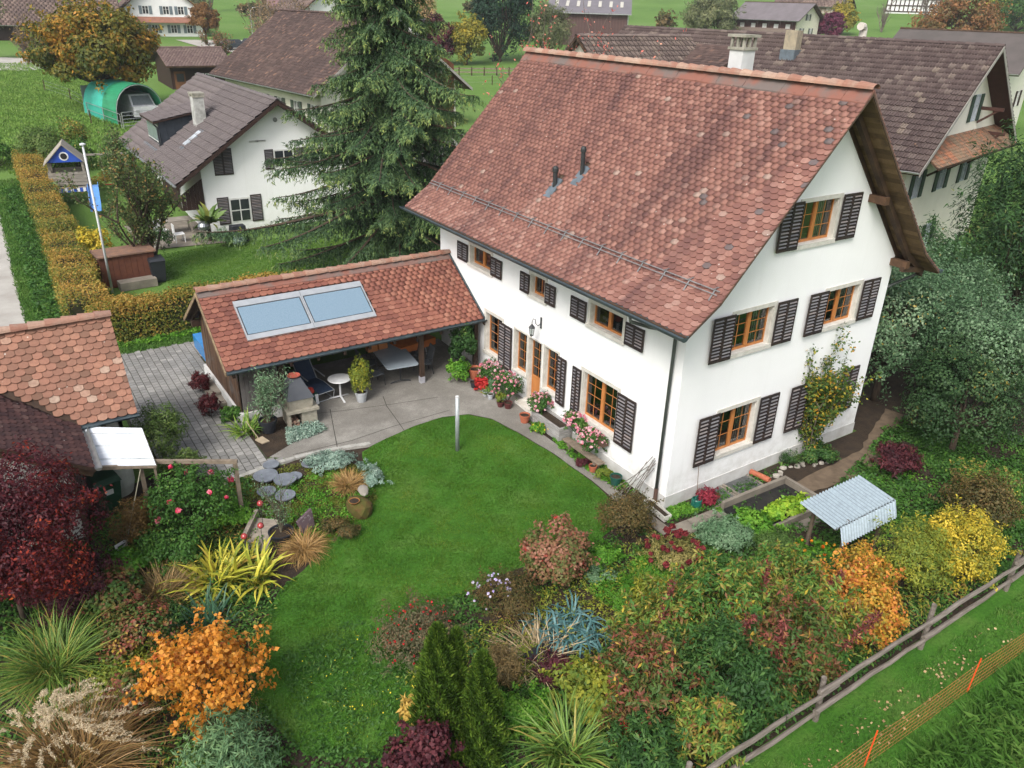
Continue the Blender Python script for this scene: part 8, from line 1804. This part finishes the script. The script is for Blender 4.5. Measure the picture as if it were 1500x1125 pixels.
# columnar conifers
def thuja(lb, x, y, r, h, seed, n=16000):
    t = thing('columnar_conifer', lb, 'conifer', (x, y, Hf(x, y)), 0, 'columnar conifers at the bottom of the lawn'); rg = np.random.default_rng(seed)
    s = rg.random(n) ** 1.0; zz = s * h; a = rg.uniform(0, 6.283, n); rad = r * np.minimum(1, (1 - s) ** .62 * 1.25) * np.minimum(1, .55 + s * 4)
    rad *= 1 + .16 * np.sin(a * 5 + zz * 7) + .08 * np.sin(a * 11 - zz * 13); q = rad * rg.uniform(.72, 1.04, n)
    P = np.stack([np.cos(a) * q, np.sin(a) * q, zz], 1); out = np.stack([np.cos(a), np.sin(a), np.zeros(n)], 1)
    D = unit(out * .45 + np.array([0, 0, 1.0]) + rg.normal(size=(n, 3)) * .28); Nn = unit(out + rg.normal(size=(n, 3)) * .5); Nn = unit(Nn - D * (Nn * D).sum(1, keepdims=True))
    rnd = np.clip(.35 + .25 * np.sin(a * 5 + zz * 7) + rg.normal(size=n) * .2, .01, .99)
    link('foliage', leaves_mesh('foliage', P, D, Nn, .13, .03, LF_THU, rnd, .1), t)
    mb = MB(); mb.tube([(0, 0, 0), (0, 0, h * .8)], [r * .2, .01], 8); mb.build('trunk', bark(), t); return t
thuja('taller columnar green conifer, the left one of the pair', -8.72, -3.55, .42, 2.95, 161)
thuja('shorter columnar green conifer, the right one of the pair', -8.18, -4.05, .36, 2.5, 162, 13000)
thuja('slim top of a third columnar conifer tucked behind the pair', -8.4, -3.6, .22, 2.75, 163, 7000)
# big mixed shrubs behind the rail fence
MX = [(-3.9, -3.9, .95, 1.7, LF_MIX, 'mixed green, brown and yellow shrub nearest the leeks'), (-2.7, -4.4, 1.05, 2.1, LF_MIX, 'tallest multicoloured shrub in the middle of the long shrub bank'), (-5.0, -4.9, 1.0, 1.7, LF_MIXR, 'reddish and green shrub left in the shrub bank beside the daylily'),
      (-3.9, -5.6, 1.05, 1.9, LF_DKG, 'dark green leafy shrub in the lower middle of the shrub bank'), (-2.2, -5.65, .95, 1.95, LF_MIXR, 'red-brown and green shrub at the fence in the shrub bank'), (-.95, -4.35, .9, 1.65, LF_MIX, 'brownish green shrub right of the tallest multicoloured shrub'),
      (-4.9, -6.1, .6, 1.5, LF_MIX, 'green and brown shrub at the lower fence end'), (-1.1, -5.55, .85, 1.8, LF_MIX, 'olive and yellow shrub between the red-brown shrub and the orange one'), (-1.7, -3.45, .75, 1.2, LF_G, 'low green shrub behind the multicoloured bank, near the dark red flower heads'),
      (-6.0, -5.9, .7, 1.1, LF_DKG, 'dark green low shrub between the daylily and the fence'), (-3.2, -3.1, .6, 1.1, LF_YG, 'yellow-green shrub top beside the carrot tops'), (.2, -4.7, .7, 1.3, LF_G, 'green shrub between the brownish shrub and the nasturtiums')]
for i, (x_, y_, r_, h_, m_, lb) in enumerate(MX):
    shrub('mixed_shrub', lb, 'shrub', x_, y_, r_, h_, m_, int(7600 * r_), .125, .042, 40, .27, 170 + i, 'shrubs of the multicoloured bank behind the rail fence', low=-.6, jit=.75, shoots=.3)
rgx = np.random.default_rng(190)
for i, (x_, y_) in enumerate(((-3.3, -4.6), (-2.0, -4.9), (-2.6, -5.8), (-4.6, -4.2), (-1.3, -4.9), (-1.6, -5.9))):
    lb = ('crimson spire of leaves on top of the tallest multicoloured shrub', 'crimson spire rising centre right of the shrub bank', 'crimson spire low in the red-brown shrub', 'crimson spire at the left of the shrub bank', 'crimson spire beside the olive shrub', 'crimson spire nearest the rail fence')[i]
    t = thing('red_shoot', lb, 'plant', (x_, y_, 0), 0, 'crimson shoots in the shrub bank'); n = 240
    d0 = unit(np.array([rgx.uniform(-.5, .5), rgx.uniform(-.5, .5), 1.0])); s = rgx.random(n); P = d0 * (1.1 + s * 1.1)[:, None] + rgx.normal(size=(n, 3)) * .035; Nn = rand_dirs(n, rgx, .5); T_ = rgx.normal(size=(n, 3)) + d0 * .5; D = unit(T_ - Nn * (T_ * Nn).sum(1, keepdims=True))
    link('leaves', leaves_mesh('leaves', P, D, Nn, .11, .035, leafmat('leaf_crimson_shoot', [(0, (.08, .025, .022)), (.5, (.17, .045, .04)), (.85, (.26, .075, .06)), (1, (.36, .24, .06))]), rgx.uniform(.01, .99, n), .1), t)
    mb = MB(); mb.tube([(0, 0, 0), tuple(d0 * 2.1)], [.015, .004], 4); mb.build('stem', TWG, t)
shrub('orange_yellow_shrub', 'large orange and yellow shrub at the rail fence', 'shrub', .0, -5.6, .9, 1.95, LF_OY, 8500, .08, .05, 40, .3, 201, low=-.6)
shrub('orange_yellow_shrub', 'slim orange-brown shrub under the front of the plastic shelter', 'shrub', 1.5, -4.75, .45, 1.25, LF_OY, 2600, .07, .04, 20, .34, 202, low=-.6)
shrub('forsythia', 'yellow-green willowy bush right of the plastic shelter', 'shrub', 2.5, -5.3, .95, 1.75, LF_YG, 8000, .085, .028, 40, .3, 203, low=-.6)
shrub('forsythia', 'brightest yellow bush at the right end of the rail fence', 'shrub', 3.8, -5.7, .95, 1.85, LF_YEL, 9000, .075, .036, 42, .3, 204, low=-.6)
shrub('brown_bush', 'reddish-brown bush behind the yellow bush at the right edge', 'shrub', 5.9, -5.0, 1.0, 1.7, LF_BRN, 6500, .08, .04, 30, .33, 205)
shrub('brown_bush', 'olive-brown low bush under the orchard trees at the right edge', 'shrub', 7.6, -4.6, 1.1, 1.2, LF_MIX, 5000, .08, .045, 28, .33, 206)
shrub('amaranth', 'dark crimson amaranth bush beside the dirt path', 'plant', 7.0, -2.15, .62, .85, LF_PUR, 3600, .13, .035, 24, .36, 207)
shrub('leafy_mound', 'dark green mound under the espalier at the gable wall', 'plant', 4.65, -.35, .28, .55, LF_DKG, 1500, .05, .015, 12, .4, 208)
shrub('leafy_mound', 'green and red weeds at the foot of the espalier', 'plant', 5.7, -.5, .55, .55, LF_DKG, 2500, .07, .045, 14, .4, 209)
es = twig_shrub('espalier', 'espalier pear with green and yellow leaves trained up the gable wall', 5.6, -.35, 2.9, 1.15, 8, TWG, leafmat('leaf_pear', [(0, (.03, .07, .015)), (.45, (.06, .12, .025)), (.78, (.14, .17, .03)), (.92, (.42, .31, .03)), (1, (.45, .2, .03))]), 7500, 211, 'tree', L=.09, Wd=.06, r0=.03)
# orchard trees at the right
def tree(name, lb, cat, x, y, r, h, lift, m, n, L, Wd, clumps, cs, seed, trunk, tr, low=-.6, group=None, up=.4, ry=None, surf=.8):
    return shrub(name, lb, cat, x, y, r, h, m, n, L, Wd, clumps, cs, seed, group, low, lift, trunk, up, .5, 0, ry, stemr=tr, surf=surf, part='crown')
tree('apple_tree', 'tall grey-green apple tree nearest the gable of the house', 'tree', 10.8, 1.0, 2.3, 4.9, .9, LF_APP, 26000, .1, .055, 60, .3, 221, 1.2, .12, group='apple trees at the right edge')
tree('apple_tree', 'grey-green apple tree at the right edge of the picture', 'tree', 12.0, -2.2, 2.4, 4.8, .9, LF_APP, 28000, .1, .055, 60, .3, 222, 1.2, .12, group='apple trees at the right edge')
tree('apple_tree', 'apple tree standing farther back between the gable and the right edge', 'tree', 14.6, 2.4, 2.6, 4.6, .9, LF_APP, 20000, .11, .06, 56, .3, 223, 1.2, .12, group='apple trees at the right edge')
tree('apple_tree', 'lower apple tree with some yellow leaves, in front of the others', 'tree', 9.6, -2.4, 1.6, 3.4, .6, leafmat('leaf_apple_dark', [(0, (.015, .04, .014)), (.6, (.04, .085, .03)), (.93, (.08, .13, .05)), (1, (.35, .24, .04))]), 15000, .09, .055, 44, .3, 224, .9, .09, group='apple trees at the right edge')
# pine at the upper right
def pine(lb, x, y, r, h, seed, n=30000):
    t = shrub('pine_tree', lb, 'tree', x, y, r, h, leafmat('needle_pine', [(0, (.012, .035, .012)), (.5, (.028, .07, .02)), (.9, (.055, .12, .03)), (1, (.15, .13, .04))], .6, .2), n, .25, .06, 80, .3, seed, None, -.5, .4, .8, .9, .4, 1, None, part='crown', stemr=.14); return t
pine('broad dark green pine hiding the lower right of the green-shuttered house', 22.2, 2.1, 3.2, 8.2, 231)
shrub('pine_bush', 'low dark pine boughs under the green-shuttered windows', 'tree', 18.4, 3.7, 1.8, 4.4, MATS['needle_pine'], 9000, .22, .05, 34, .32, 234)
tree('deciduous_tree', 'tall mixed green tree at the right edge behind the pine', 'tree', 30.5, 3.0, 3.2, 7.2, .8, LF_DKG, 14000, .16, .1, 44, .3, 232, 1.0, .15)
# ---- spruce
def spruce(lb, x, y, h, r, seed):
    t = thing('spruce_tree', lb, 'tree', (x, y, Hf(x, y))); rg = random.Random(seed); nr = np.random.default_rng(seed)
    mb = MB(); mb.tube([(0, 0, -.2), (.05, 0, h * .3), (0, .05, h * .6), (0, 0, h)], [.38, .27, .15, .02], 10); mb.build('trunk', bark(), t)
    bm_ = MB(); P = []; D = []; Nn = []; RN = []; L = []
    nb_ = 205
    for i in range(nb_):
        f = (i + rg.random()) / nb_; z = 1.5 + (h - 1.6) * f ** .92; a = i * 2.399 + rg.uniform(-.3, .3)
        prof_ = (1 - f) ** 1.22 * (1 if f > .12 else .85 + f)
        Lb = max(.35, r * prof_ * (1 + .22 * math.sin(2 * a + .5 * z) + .14 * math.sin(5 * a - z)) * rg.uniform(.5, 1.22) + .3); ks = 12; el = rg.uniform(-.06, .2); bt = rg.uniform(-.08, .12)
        d = Vector((math.cos(a), math.sin(a), 0)); pts = []
        for j in range(ks + 1):
            s = j / ks; pts.append(Vector((0, 0, z)) + d * Lb * s + Vector((0, 0, Lb * (el * s - .42 * s ** 1.5 + .2 * s ** 3))) + Vector((-d.y, d.x, 0)) * .12 * math.sin(s * 3 + i))
        bm_.tube(pts, [.05 * (1 - j / ks * .85) * (Lb / 4 + .3) for j in range(ks + 1)], 4, cap=False)
        nt_ = int(Lb * 11) + 6
        for q in range(nt_):
            s = .08 + .92 * (q + rg.random()) / nt_; j = min(ks - 1, int(s * ks)); p = pts[j].lerp(pts[j + 1], s * ks - j); side = 1 if q % 2 else -1
            tl = (.42 + .8 * (1 - s) * min(1, Lb / 3)) * rg.uniform(.6, 1.3); fw = d * rg.uniform(.5, 1.0) + Vector((-d.y, d.x, 0)) * side * rg.uniform(.5, 1.1); fw.normalize()
            m_ = int(10 + tl * 30)
            ss = nr.random(m_); base = np.array(p)[None] + np.array(fw)[None] * (ss * tl)[:, None] + np.array([0, 0, -1.0])[None] * (ss ** 1.4 * tl * .85)[:, None] + nr.normal(size=(m_, 3)) * .03
            dd = unit(np.array(fw)[None] * .6 + nr.normal(size=(m_, 3)) * .45 + np.array([0, 0, -.75])[None])
            P.append(base); D.append(dd); n_ = unit(np.array([0, 0, .8])[None] + np.array(d)[None] * .4 + nr.normal(size=(m_, 3)) * .4); Nn.append(n_)
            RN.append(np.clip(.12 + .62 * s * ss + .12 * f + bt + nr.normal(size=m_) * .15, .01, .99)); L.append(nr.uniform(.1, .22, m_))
    bm_.build('branches', bark(), t)
    P = np.concatenate(P); D = np.concatenate(D); Nn = np.concatenate(Nn); Nn = unit(Nn - D * (Nn * D).sum(1, keepdims=True)); RN = np.concatenate(RN); L = np.concatenate(L)
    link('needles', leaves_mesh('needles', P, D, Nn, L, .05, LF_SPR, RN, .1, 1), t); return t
spruce('huge drooping blue-green spruce between the neighbour and the red-roofed house', 2.3, 20.8, 17.5, 6.9, 241)
tree('conifer', 'green conifer standing right behind the far verge of the red roof', 'tree', 7.2, 19.5, 1.9, 4.2, .2, LF_SPR, 16000, .2, .04, 50, .28, 242, .3, .1)
tree('conifer', 'slim dark conifer against the left of the spruce beside the barn', 'conifer', 8.3, 38.5, .9, 6.6, .2, LF_THU, 6000, .2, .06, 30, .35, 243, .3, .1)
shrub('undergrowth_bush', 'dark undergrowth beneath the spruce behind the carport', 'shrub', 2.2, 15.8, 1.6, 1.6, LF_YG, 5000, .09, .05, 26, .33, 244)
shrub('undergrowth_bush', 'dark green undergrowth left beneath the spruce', 'shrub', -1.2, 18.8, 1.6, 1.5, LF_DKG, 5000, .1, .05, 26, .33, 245)
# ---- hedges
def hedge(lb, pts, w, h, m, n, seed, L=.08):
    t = thing('hedge', lb, 'hedge', (*pts[0], Hf(*pts[0]))); rg = np.random.default_rng(seed); z0 = t.location.z; P = []; Nn = []
    core = MB()
    for a, b in zip(pts, pts[1:]):
        a, b = np.array(a), np.array(b); d = (b - a) / np.linalg.norm(b - a); nn = np.array([-d[1], d[0]]); ll = np.linalg.norm(b - a)
        k = int(n * ll / sum(np.hypot(*(np.array(q) - np.array(p))) for p, q in zip(pts, pts[1:])))
        s = rg.uniform(-.02, 1.02, k) * ll; face = rg.random(k); wv = 1 + .1 * np.sin(s * 1.7) + .06 * np.sin(s * 4.1)
        u = np.where(face < .42, rg.uniform(-.5, .5, k), np.where(face < .71, -.5, .5)) * w * wv; v = np.where(face < .42, 1., rg.uniform(0, 1, k)) * h * (1 + .05 * np.sin(s * 2.3) + .03 * np.sin(s * 7))
        xy = a[None] + d[None] * s[:, None] + nn[None] * u[:, None]; p = np.concatenate([xy, (H(xy[:, 0], xy[:, 1]) + v)[:, None]], 1) + rg.normal(size=(k, 3)) * .07
        N0 = np.where((face < .42)[:, None], np.array([0, 0, 1.])[None], np.where((face < .71)[:, None], np.array([*(-nn), .2])[None], np.array([*nn, .2])[None]))
        P.append(p); Nn.append(N0)
        kk_ = max(2, int(ll / 1.5))
        for i in range(kk_):
            p0, p1 = a + d * ll * i / kk_, a + d * ll * (i + 1) / kk_; ww = w * .42
            za, zb = Hf(*p0), Hf(*p1); core.hexa([(*(p0 - nn * ww), za - .1), (*(p1 - nn * ww), zb - .1), (*(p1 + nn * ww), zb - .1), (*(p0 + nn * ww), za - .1), (*(p0 - nn * ww), za + h * .9), (*(p1 - nn * ww), zb + h * .9), (*(p1 + nn * ww), zb + h * .9), (*(p0 + nn * ww), za + h * .9)])
    P = np.concatenate(P) - np.array([*pts[0], z0]); Nn = unit(np.concatenate(Nn) + rg.normal(size=P.shape) * .5); T_ = rg.normal(size=P.shape); T_[:, 2] -= .3; D = unit(T_ - Nn * (T_ * Nn).sum(1, keepdims=True)); k = len(P)
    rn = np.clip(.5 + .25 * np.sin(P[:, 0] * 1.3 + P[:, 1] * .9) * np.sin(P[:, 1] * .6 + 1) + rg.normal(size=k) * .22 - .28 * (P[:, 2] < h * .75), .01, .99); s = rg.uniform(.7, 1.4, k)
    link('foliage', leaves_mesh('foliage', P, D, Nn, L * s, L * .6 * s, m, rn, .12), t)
    core.build('inner_branches', mat('hedge_inside', (.05, .04, .025), .95, (.02, .03, .01), 6, bumps=.8, obj=False), t, world=True); return t
hedge('long clipped brown-green hedge beside the track, running away at the left', [(-11.0, 18.6), (-10.6, 30), (-10.4, 46.5)], 1.35, 1.55, LF_HED, 52000, 251)
hedge('clipped brown-green hedge behind the paved yard and carport', [(-10.9, 18.3), (-3.0, 18.4)], 1.0, 1.35, LF_HED, 26000, 252)
# trees and shrubs of the neighbour
ap = twig_shrub('old_apple_tree', 'sparse old apple tree with bare lower twigs beside the flagpole', -7.6, 25.9, 4.4, 2.3, 9, bark(), leafmat('leaf_old_apple', [(0, (.04, .07, .02)), (.5, (.09, .14, .045)), (.85, (.16, .19, .07)), (1, (.3, .16, .05))]), 9500, 253, 'tree', L=.13, Wd=.07, levels=3, r0=.09, part='trunk_and_branches', sub=4)
tree('yellow_shrub', 'yellow-green shrub between the hedge and the flagpole', 'shrub', -9.6, 26.6, .75, 2.1, 0, LF_YEL, 2600, .12, .08, 22, .34, 254, 0, .03)
tree('garden_shrub', 'dark olive shrub behind the play tower, left of the meadow', 'shrub', -9.4, 46.8, 1.7, 2.7, 0, leafmat('leaf_olive', []), 7000, .13, .08, 34, .3, 255, 0, .05)
tree('garden_shrub', 'orange-tinted shrub right behind the play tower', 'shrub', -7.6, 47.2, 1.2, 3.0, 0, LF_MIX, 5000, .13, .08, 26, .3, 256, 0, .05)
tree('garden_shrub', 'dark shrub left of the dormer roof at the meadow edge', 'shrub', -5.4, 44.5, 1.1, 2.5, 0, LF_DKG, 5000, .13, .07, 26, .3, 257, 0, .05)
tree('low_hedge', 'low brown clipped hedge piece behind the swing frame', 'hedge', -7.3, 42.6, 1.2, 1.0, 0, LF_HED, 2500, .1, .06, 20, .3, 258, 0, .03, ry=.5)
tree('garden_shrub', 'bushy green shrubs at the far left end of the hedge', 'shrub', -12.2, 49, 1.3, 2.0, 0, LF_G, 4000, .13, .08, 22, .3, 259, 0, .05)
plm = tuft('palm', 'small fan palm against the neighbour wall', 'palm', -3.9, 29.9, 46, 1.15, .3, bladepiece('palm_leaf', [(0, (.05, .1, .02)), (.6, (.12, .2, .04)), (1, (.3, .28, .06))]), 260, .05, (.5, 1.4), (.5, 1.6), None, True, 4, 'palm_leaf', z=1.3)
mb = MB(); mb.tube([(0, 0, -.95), (0, 0, 0)], [.12, .1], 8); mb.build('trunk', bark(), plm)
for i, (x_, y_, r_, h_, m_, lb) in enumerate(((-3.6, 28.6, .5, .9, LF_SAGE, 'grey-green shrub in the neighbour flower bed'), (-2.9, 28.3, .35, .6, LF_SIL, 'silver plant in the neighbour flower bed'), (-2.5, 28.9, .3, .7, LF_YG, 'yellow-green plant beside the black grill cover'), (-6.4, 29.4, .6, 1.2, LF_DKG, 'dark green shrub at the end of the neighbour terrace'))):
    shrub('flowerbed_shrub', lb, 'shrub', x_, y_, r_, h_, m_, 1500, .09, .04, 14, .38, 262 + i)
# big orange-brown tree on the meadow
tree('walnut_tree', 'big round orange-brown and green tree on the meadow at the upper left', 'tree', -3.0, 65.2, 4.5, 8.2, 1.5, LF_WAL, 30000, .3, .19, 90, .24, 271, 2.2, .4)
tree('round_tree', 'small round brown clipped tree on a trunk beyond the shed', 'tree', 19.6, 120, 2.1, 5.4, 1.6, leafmat('leaf_rust', [(0, (.1, .055, .02)), (.6, (.19, .1, .035)), (1, (.27, .14, .05))]), 9000, .22, .16, 50, .25, 272, 2.0, .15, surf=.88)
tree('purple_tree', 'dull purple bush between the spruce and the golden tree', 'tree', 41.5, 88, 2.0, 5.8, .3, LF_PUR, 7000, .28, .18, 40, .28, 273, .5, .12)
tree('golden_tree', 'golden-green rounded tree beside the dark conifer', 'tree', 45.3, 87, 2.5, 6.0, .4, LF_YEL if False else leafmat('leaf_golden', [(0, (.07, .1, .02)), (.5, (.2, .19, .03)), (1, (.42, .3, .03))]), 9000, .3, .18, 46, .28, 274, .5, .12)
tree('dark_conifer', 'tall black-green conifer at the top centre', 'tree', 51.9, 89.0, 4.2, 14, .3, LF_DC, 16000, .5, .16, 70, .26, 275, .5, .2)
tree('birch', 'pale orange birch at the top centre behind the purple bush', 'tree', 56, 120, 2.5, 9.5, .8, leafmat('leaf_pale_orange', [(0, (.3, .2, .1)), (.6, (.45, .3, .15)), (1, (.55, .4, .22))]), 5200, .35, .12, 44, .28, 276, 1.5, .12)
tree('willow', 'grey-green airy tree right of the tall dark conifer', 'tree', 58, 86, 3.4, 7.5, .3, leafmat('leaf_grey_olive', [(0, (.06, .075, .03)), (.6, (.13, .15, .07)), (1, (.22, .22, .1))]), 9000, .32, .12, 50, .28, 277, .5, .15)
tree('willow', 'grey-olive airy tree right of the metal hall', 'tree', 108, 103, 5.0, 8.0, .3, leafmat('leaf_grey_olive', []), 11000, .5, .18, 60, .25, 278, .5, .15)
tree('purple_maple', 'round dark crimson maple beside the balcony house', 'tree', 128.5, 92, 3.0, 4.6, .2, leafmat('leaf_plum', [(0, (.06, .012, .03)), (.6, (.11, .02, .05)), (1, (.18, .04, .07))]), 6000, .35, .24, 40, .28, 279, .4, .12)
tree('golden_tree', 'golden and green tree right of the crimson maple', 'tree', 138, 96, 2.6, 6.0, .3, leafmat('leaf_golden', []), 6000, .35, .24, 40, .28, 280, .5, .12)
tree('large_oak', 'large airy red-brown and green tree at the top right', 'tree', 116, 60, 6.2, 9.5, .8, leafmat('leaf_oak', [(0, (.06, .07, .025)), (.4, (.15, .1, .04)), (.8, (.27, .12, .05)), (1, (.33, .17, .07))]), 11000, .42, .26, 80, .22, 281, 1.6, .3)
for i, (x_, y_, r_, h_, m_, lb) in enumerate(((170, 78, 6, 7, LF_DKG, 'dark bush on the slope at the top right corner'), (178, 86, 5, 5, LF_YG, 'yellow-green bush on the slope right of the large red-brown tree'), (165, 66, 5, 6, LF_MIX, 'brown trees at the right edge above the open shed'), (189, 92, 5, 6.5, LF_G, 'green trees below the hilltop house'), (60, 70, 3.2, 3.5, LF_BRN, 'brown scrub beyond the long brown roof at its left end'), (68, 66, 3.0, 3.0, leafmat('leaf_grey_olive', []), 'grey scrub behind the clay ridge beyond the cross wing'))):
    tree('far_bush', lb, 'tree', x_, y_, r_, h_, .1, m_, 4200, .5, .32, 34, .3, 282 + i, .3, .15)
# bare trees
def bare(lb, x, y, h, r, seed, m=None, leaves=None, nl=0, n=7, levels=3, name='bare_tree', L=.2, r0=.12):
    return twig_shrub(name, lb, x, y, h, r, n, m or mat('pale_bark', (.17, .14, .115), .9, (.11, .09, .075), 3), leaves, nl, seed, 'tree', L=L, Wd=L * .5, levels=levels, r0=r0, part='branches')
BT = leafmat('leaf_sparse_brown', [(0, (.16, .11, .07)), (1, (.3, .2, .1))])
bare('bare brownish trees behind the street lamp, left of the long brown roof', 24.5, 100, 7.5, 4.5, 301, leaves=BT, nl=2500, L=.25)
bare('bare tree just right of the street lamp', 20.5, 95, 6, 3.5, 302, leaves=BT, nl=1200, L=.25)
bare('reddish bare bush beside the small round tree', 14.8, 96, 3, 2.5, 303, leaves=LF_PINK, nl=2500, L=.2)
bare('bare tree at the far left edge above the barn roof', -9, 106, 6.5, 3.5, 304, leaves=leafmat('leaf_grey_olive', []), nl=2600, L=.3)
bare('thin bare shrub at the left edge beside the barn', -5.5, 101, 3.5, 2.2, 305, leaves=BT, nl=900, L=.2)
bare('small fruit tree alone on the hill meadow, left one', 97, 205, 7, 3.5, 306, levels=2); bare('small fruit tree alone on the hill meadow, right one', 118, 205, 7, 3.5, 307, levels=2)
bare('leaning bare tree on the green slope in front of the timber farmhouse', 150, 95, 6, 3.0, 308, levels=2)
bare('grey bare tree before the half-timbered house', 168, 97, 8.5, 3.5, 309, levels=3); bare('second grey bare tree right of the half-timbered house', 178, 98, 7, 3.2, 310, levels=2)
bare('bare tree standing on the hill meadow near the white farmhouse', 35, 175, 8, 3.5, 311, levels=2)
cat_ = bare('slender tree with sparse coral-pink leaves rising behind the clay ridge', 10.5, 15.5, 9.6, 2.2, 312, leaves=leafmat('leaf_coral', [(0, (.4, .07, .06)), (.6, (.62, .16, .13)), (1, (.7, .35, .25))]), nl=1500, n=6, levels=2, L=.12, r0=.06, name='coral_leaf_tree')
bare('second slender coral-leaved tree nearer the left end of the clay ridge', 8.6, 17.6, 9.2, 2.0, 313, leaves=leafmat('leaf_coral', []), nl=1500, n=6, levels=2, L=.12, r0=.06, name='coral_leaf_tree')
for i in range(16):     # scattered bushes on the far meadow slope
    a = math.radians(1 + i * 3.3 + R2.uniform(-1, 1)); d_ = R2.uniform(172, 215); x_, y_ = -13 + math.sin(a) * d_, -12 + math.cos(a) * d_
    tree('slope_bush', 'small bush in the scattered line along the far meadow slope', 'bush', x_, y_, R2.uniform(1.6, 3.2), R2.uniform(2.2, 4.5), .1, (leafmat('leaf_grey_olive', []), LF_BRN, LF_G, LF_WAL)[i % 4], 900, .55, .36, 18, .34, 320 + i, .2, .12, group='bushes along the far meadow slope')

# ---- thin autumn haze: one closed box of even air round the camera and everything built
hz = MB(); hz.box(-960, -180, -4.5, 1160, 1260, 175)
HZ = bpy.data.materials.new('haze_air'); HZ.use_nodes = True; nt = HZ.node_tree
for n in list(nt.nodes):
    if n.type != 'OUTPUT_MATERIAL': nt.nodes.remove(n)
pvn = N(nt, 'ShaderNodeVolumePrincipled'); pvn.inputs['Color'].default_value = (.86, .9, .95, 1); pvn.inputs['Density'].default_value = .0003
nt.links.new(pvn.outputs[0], [n for n in nt.nodes if n.type == 'OUTPUT_MATERIAL'][0].inputs['Volume'])
ho = hz.build('haze', HZ); ho['kind'] = 'stuff'
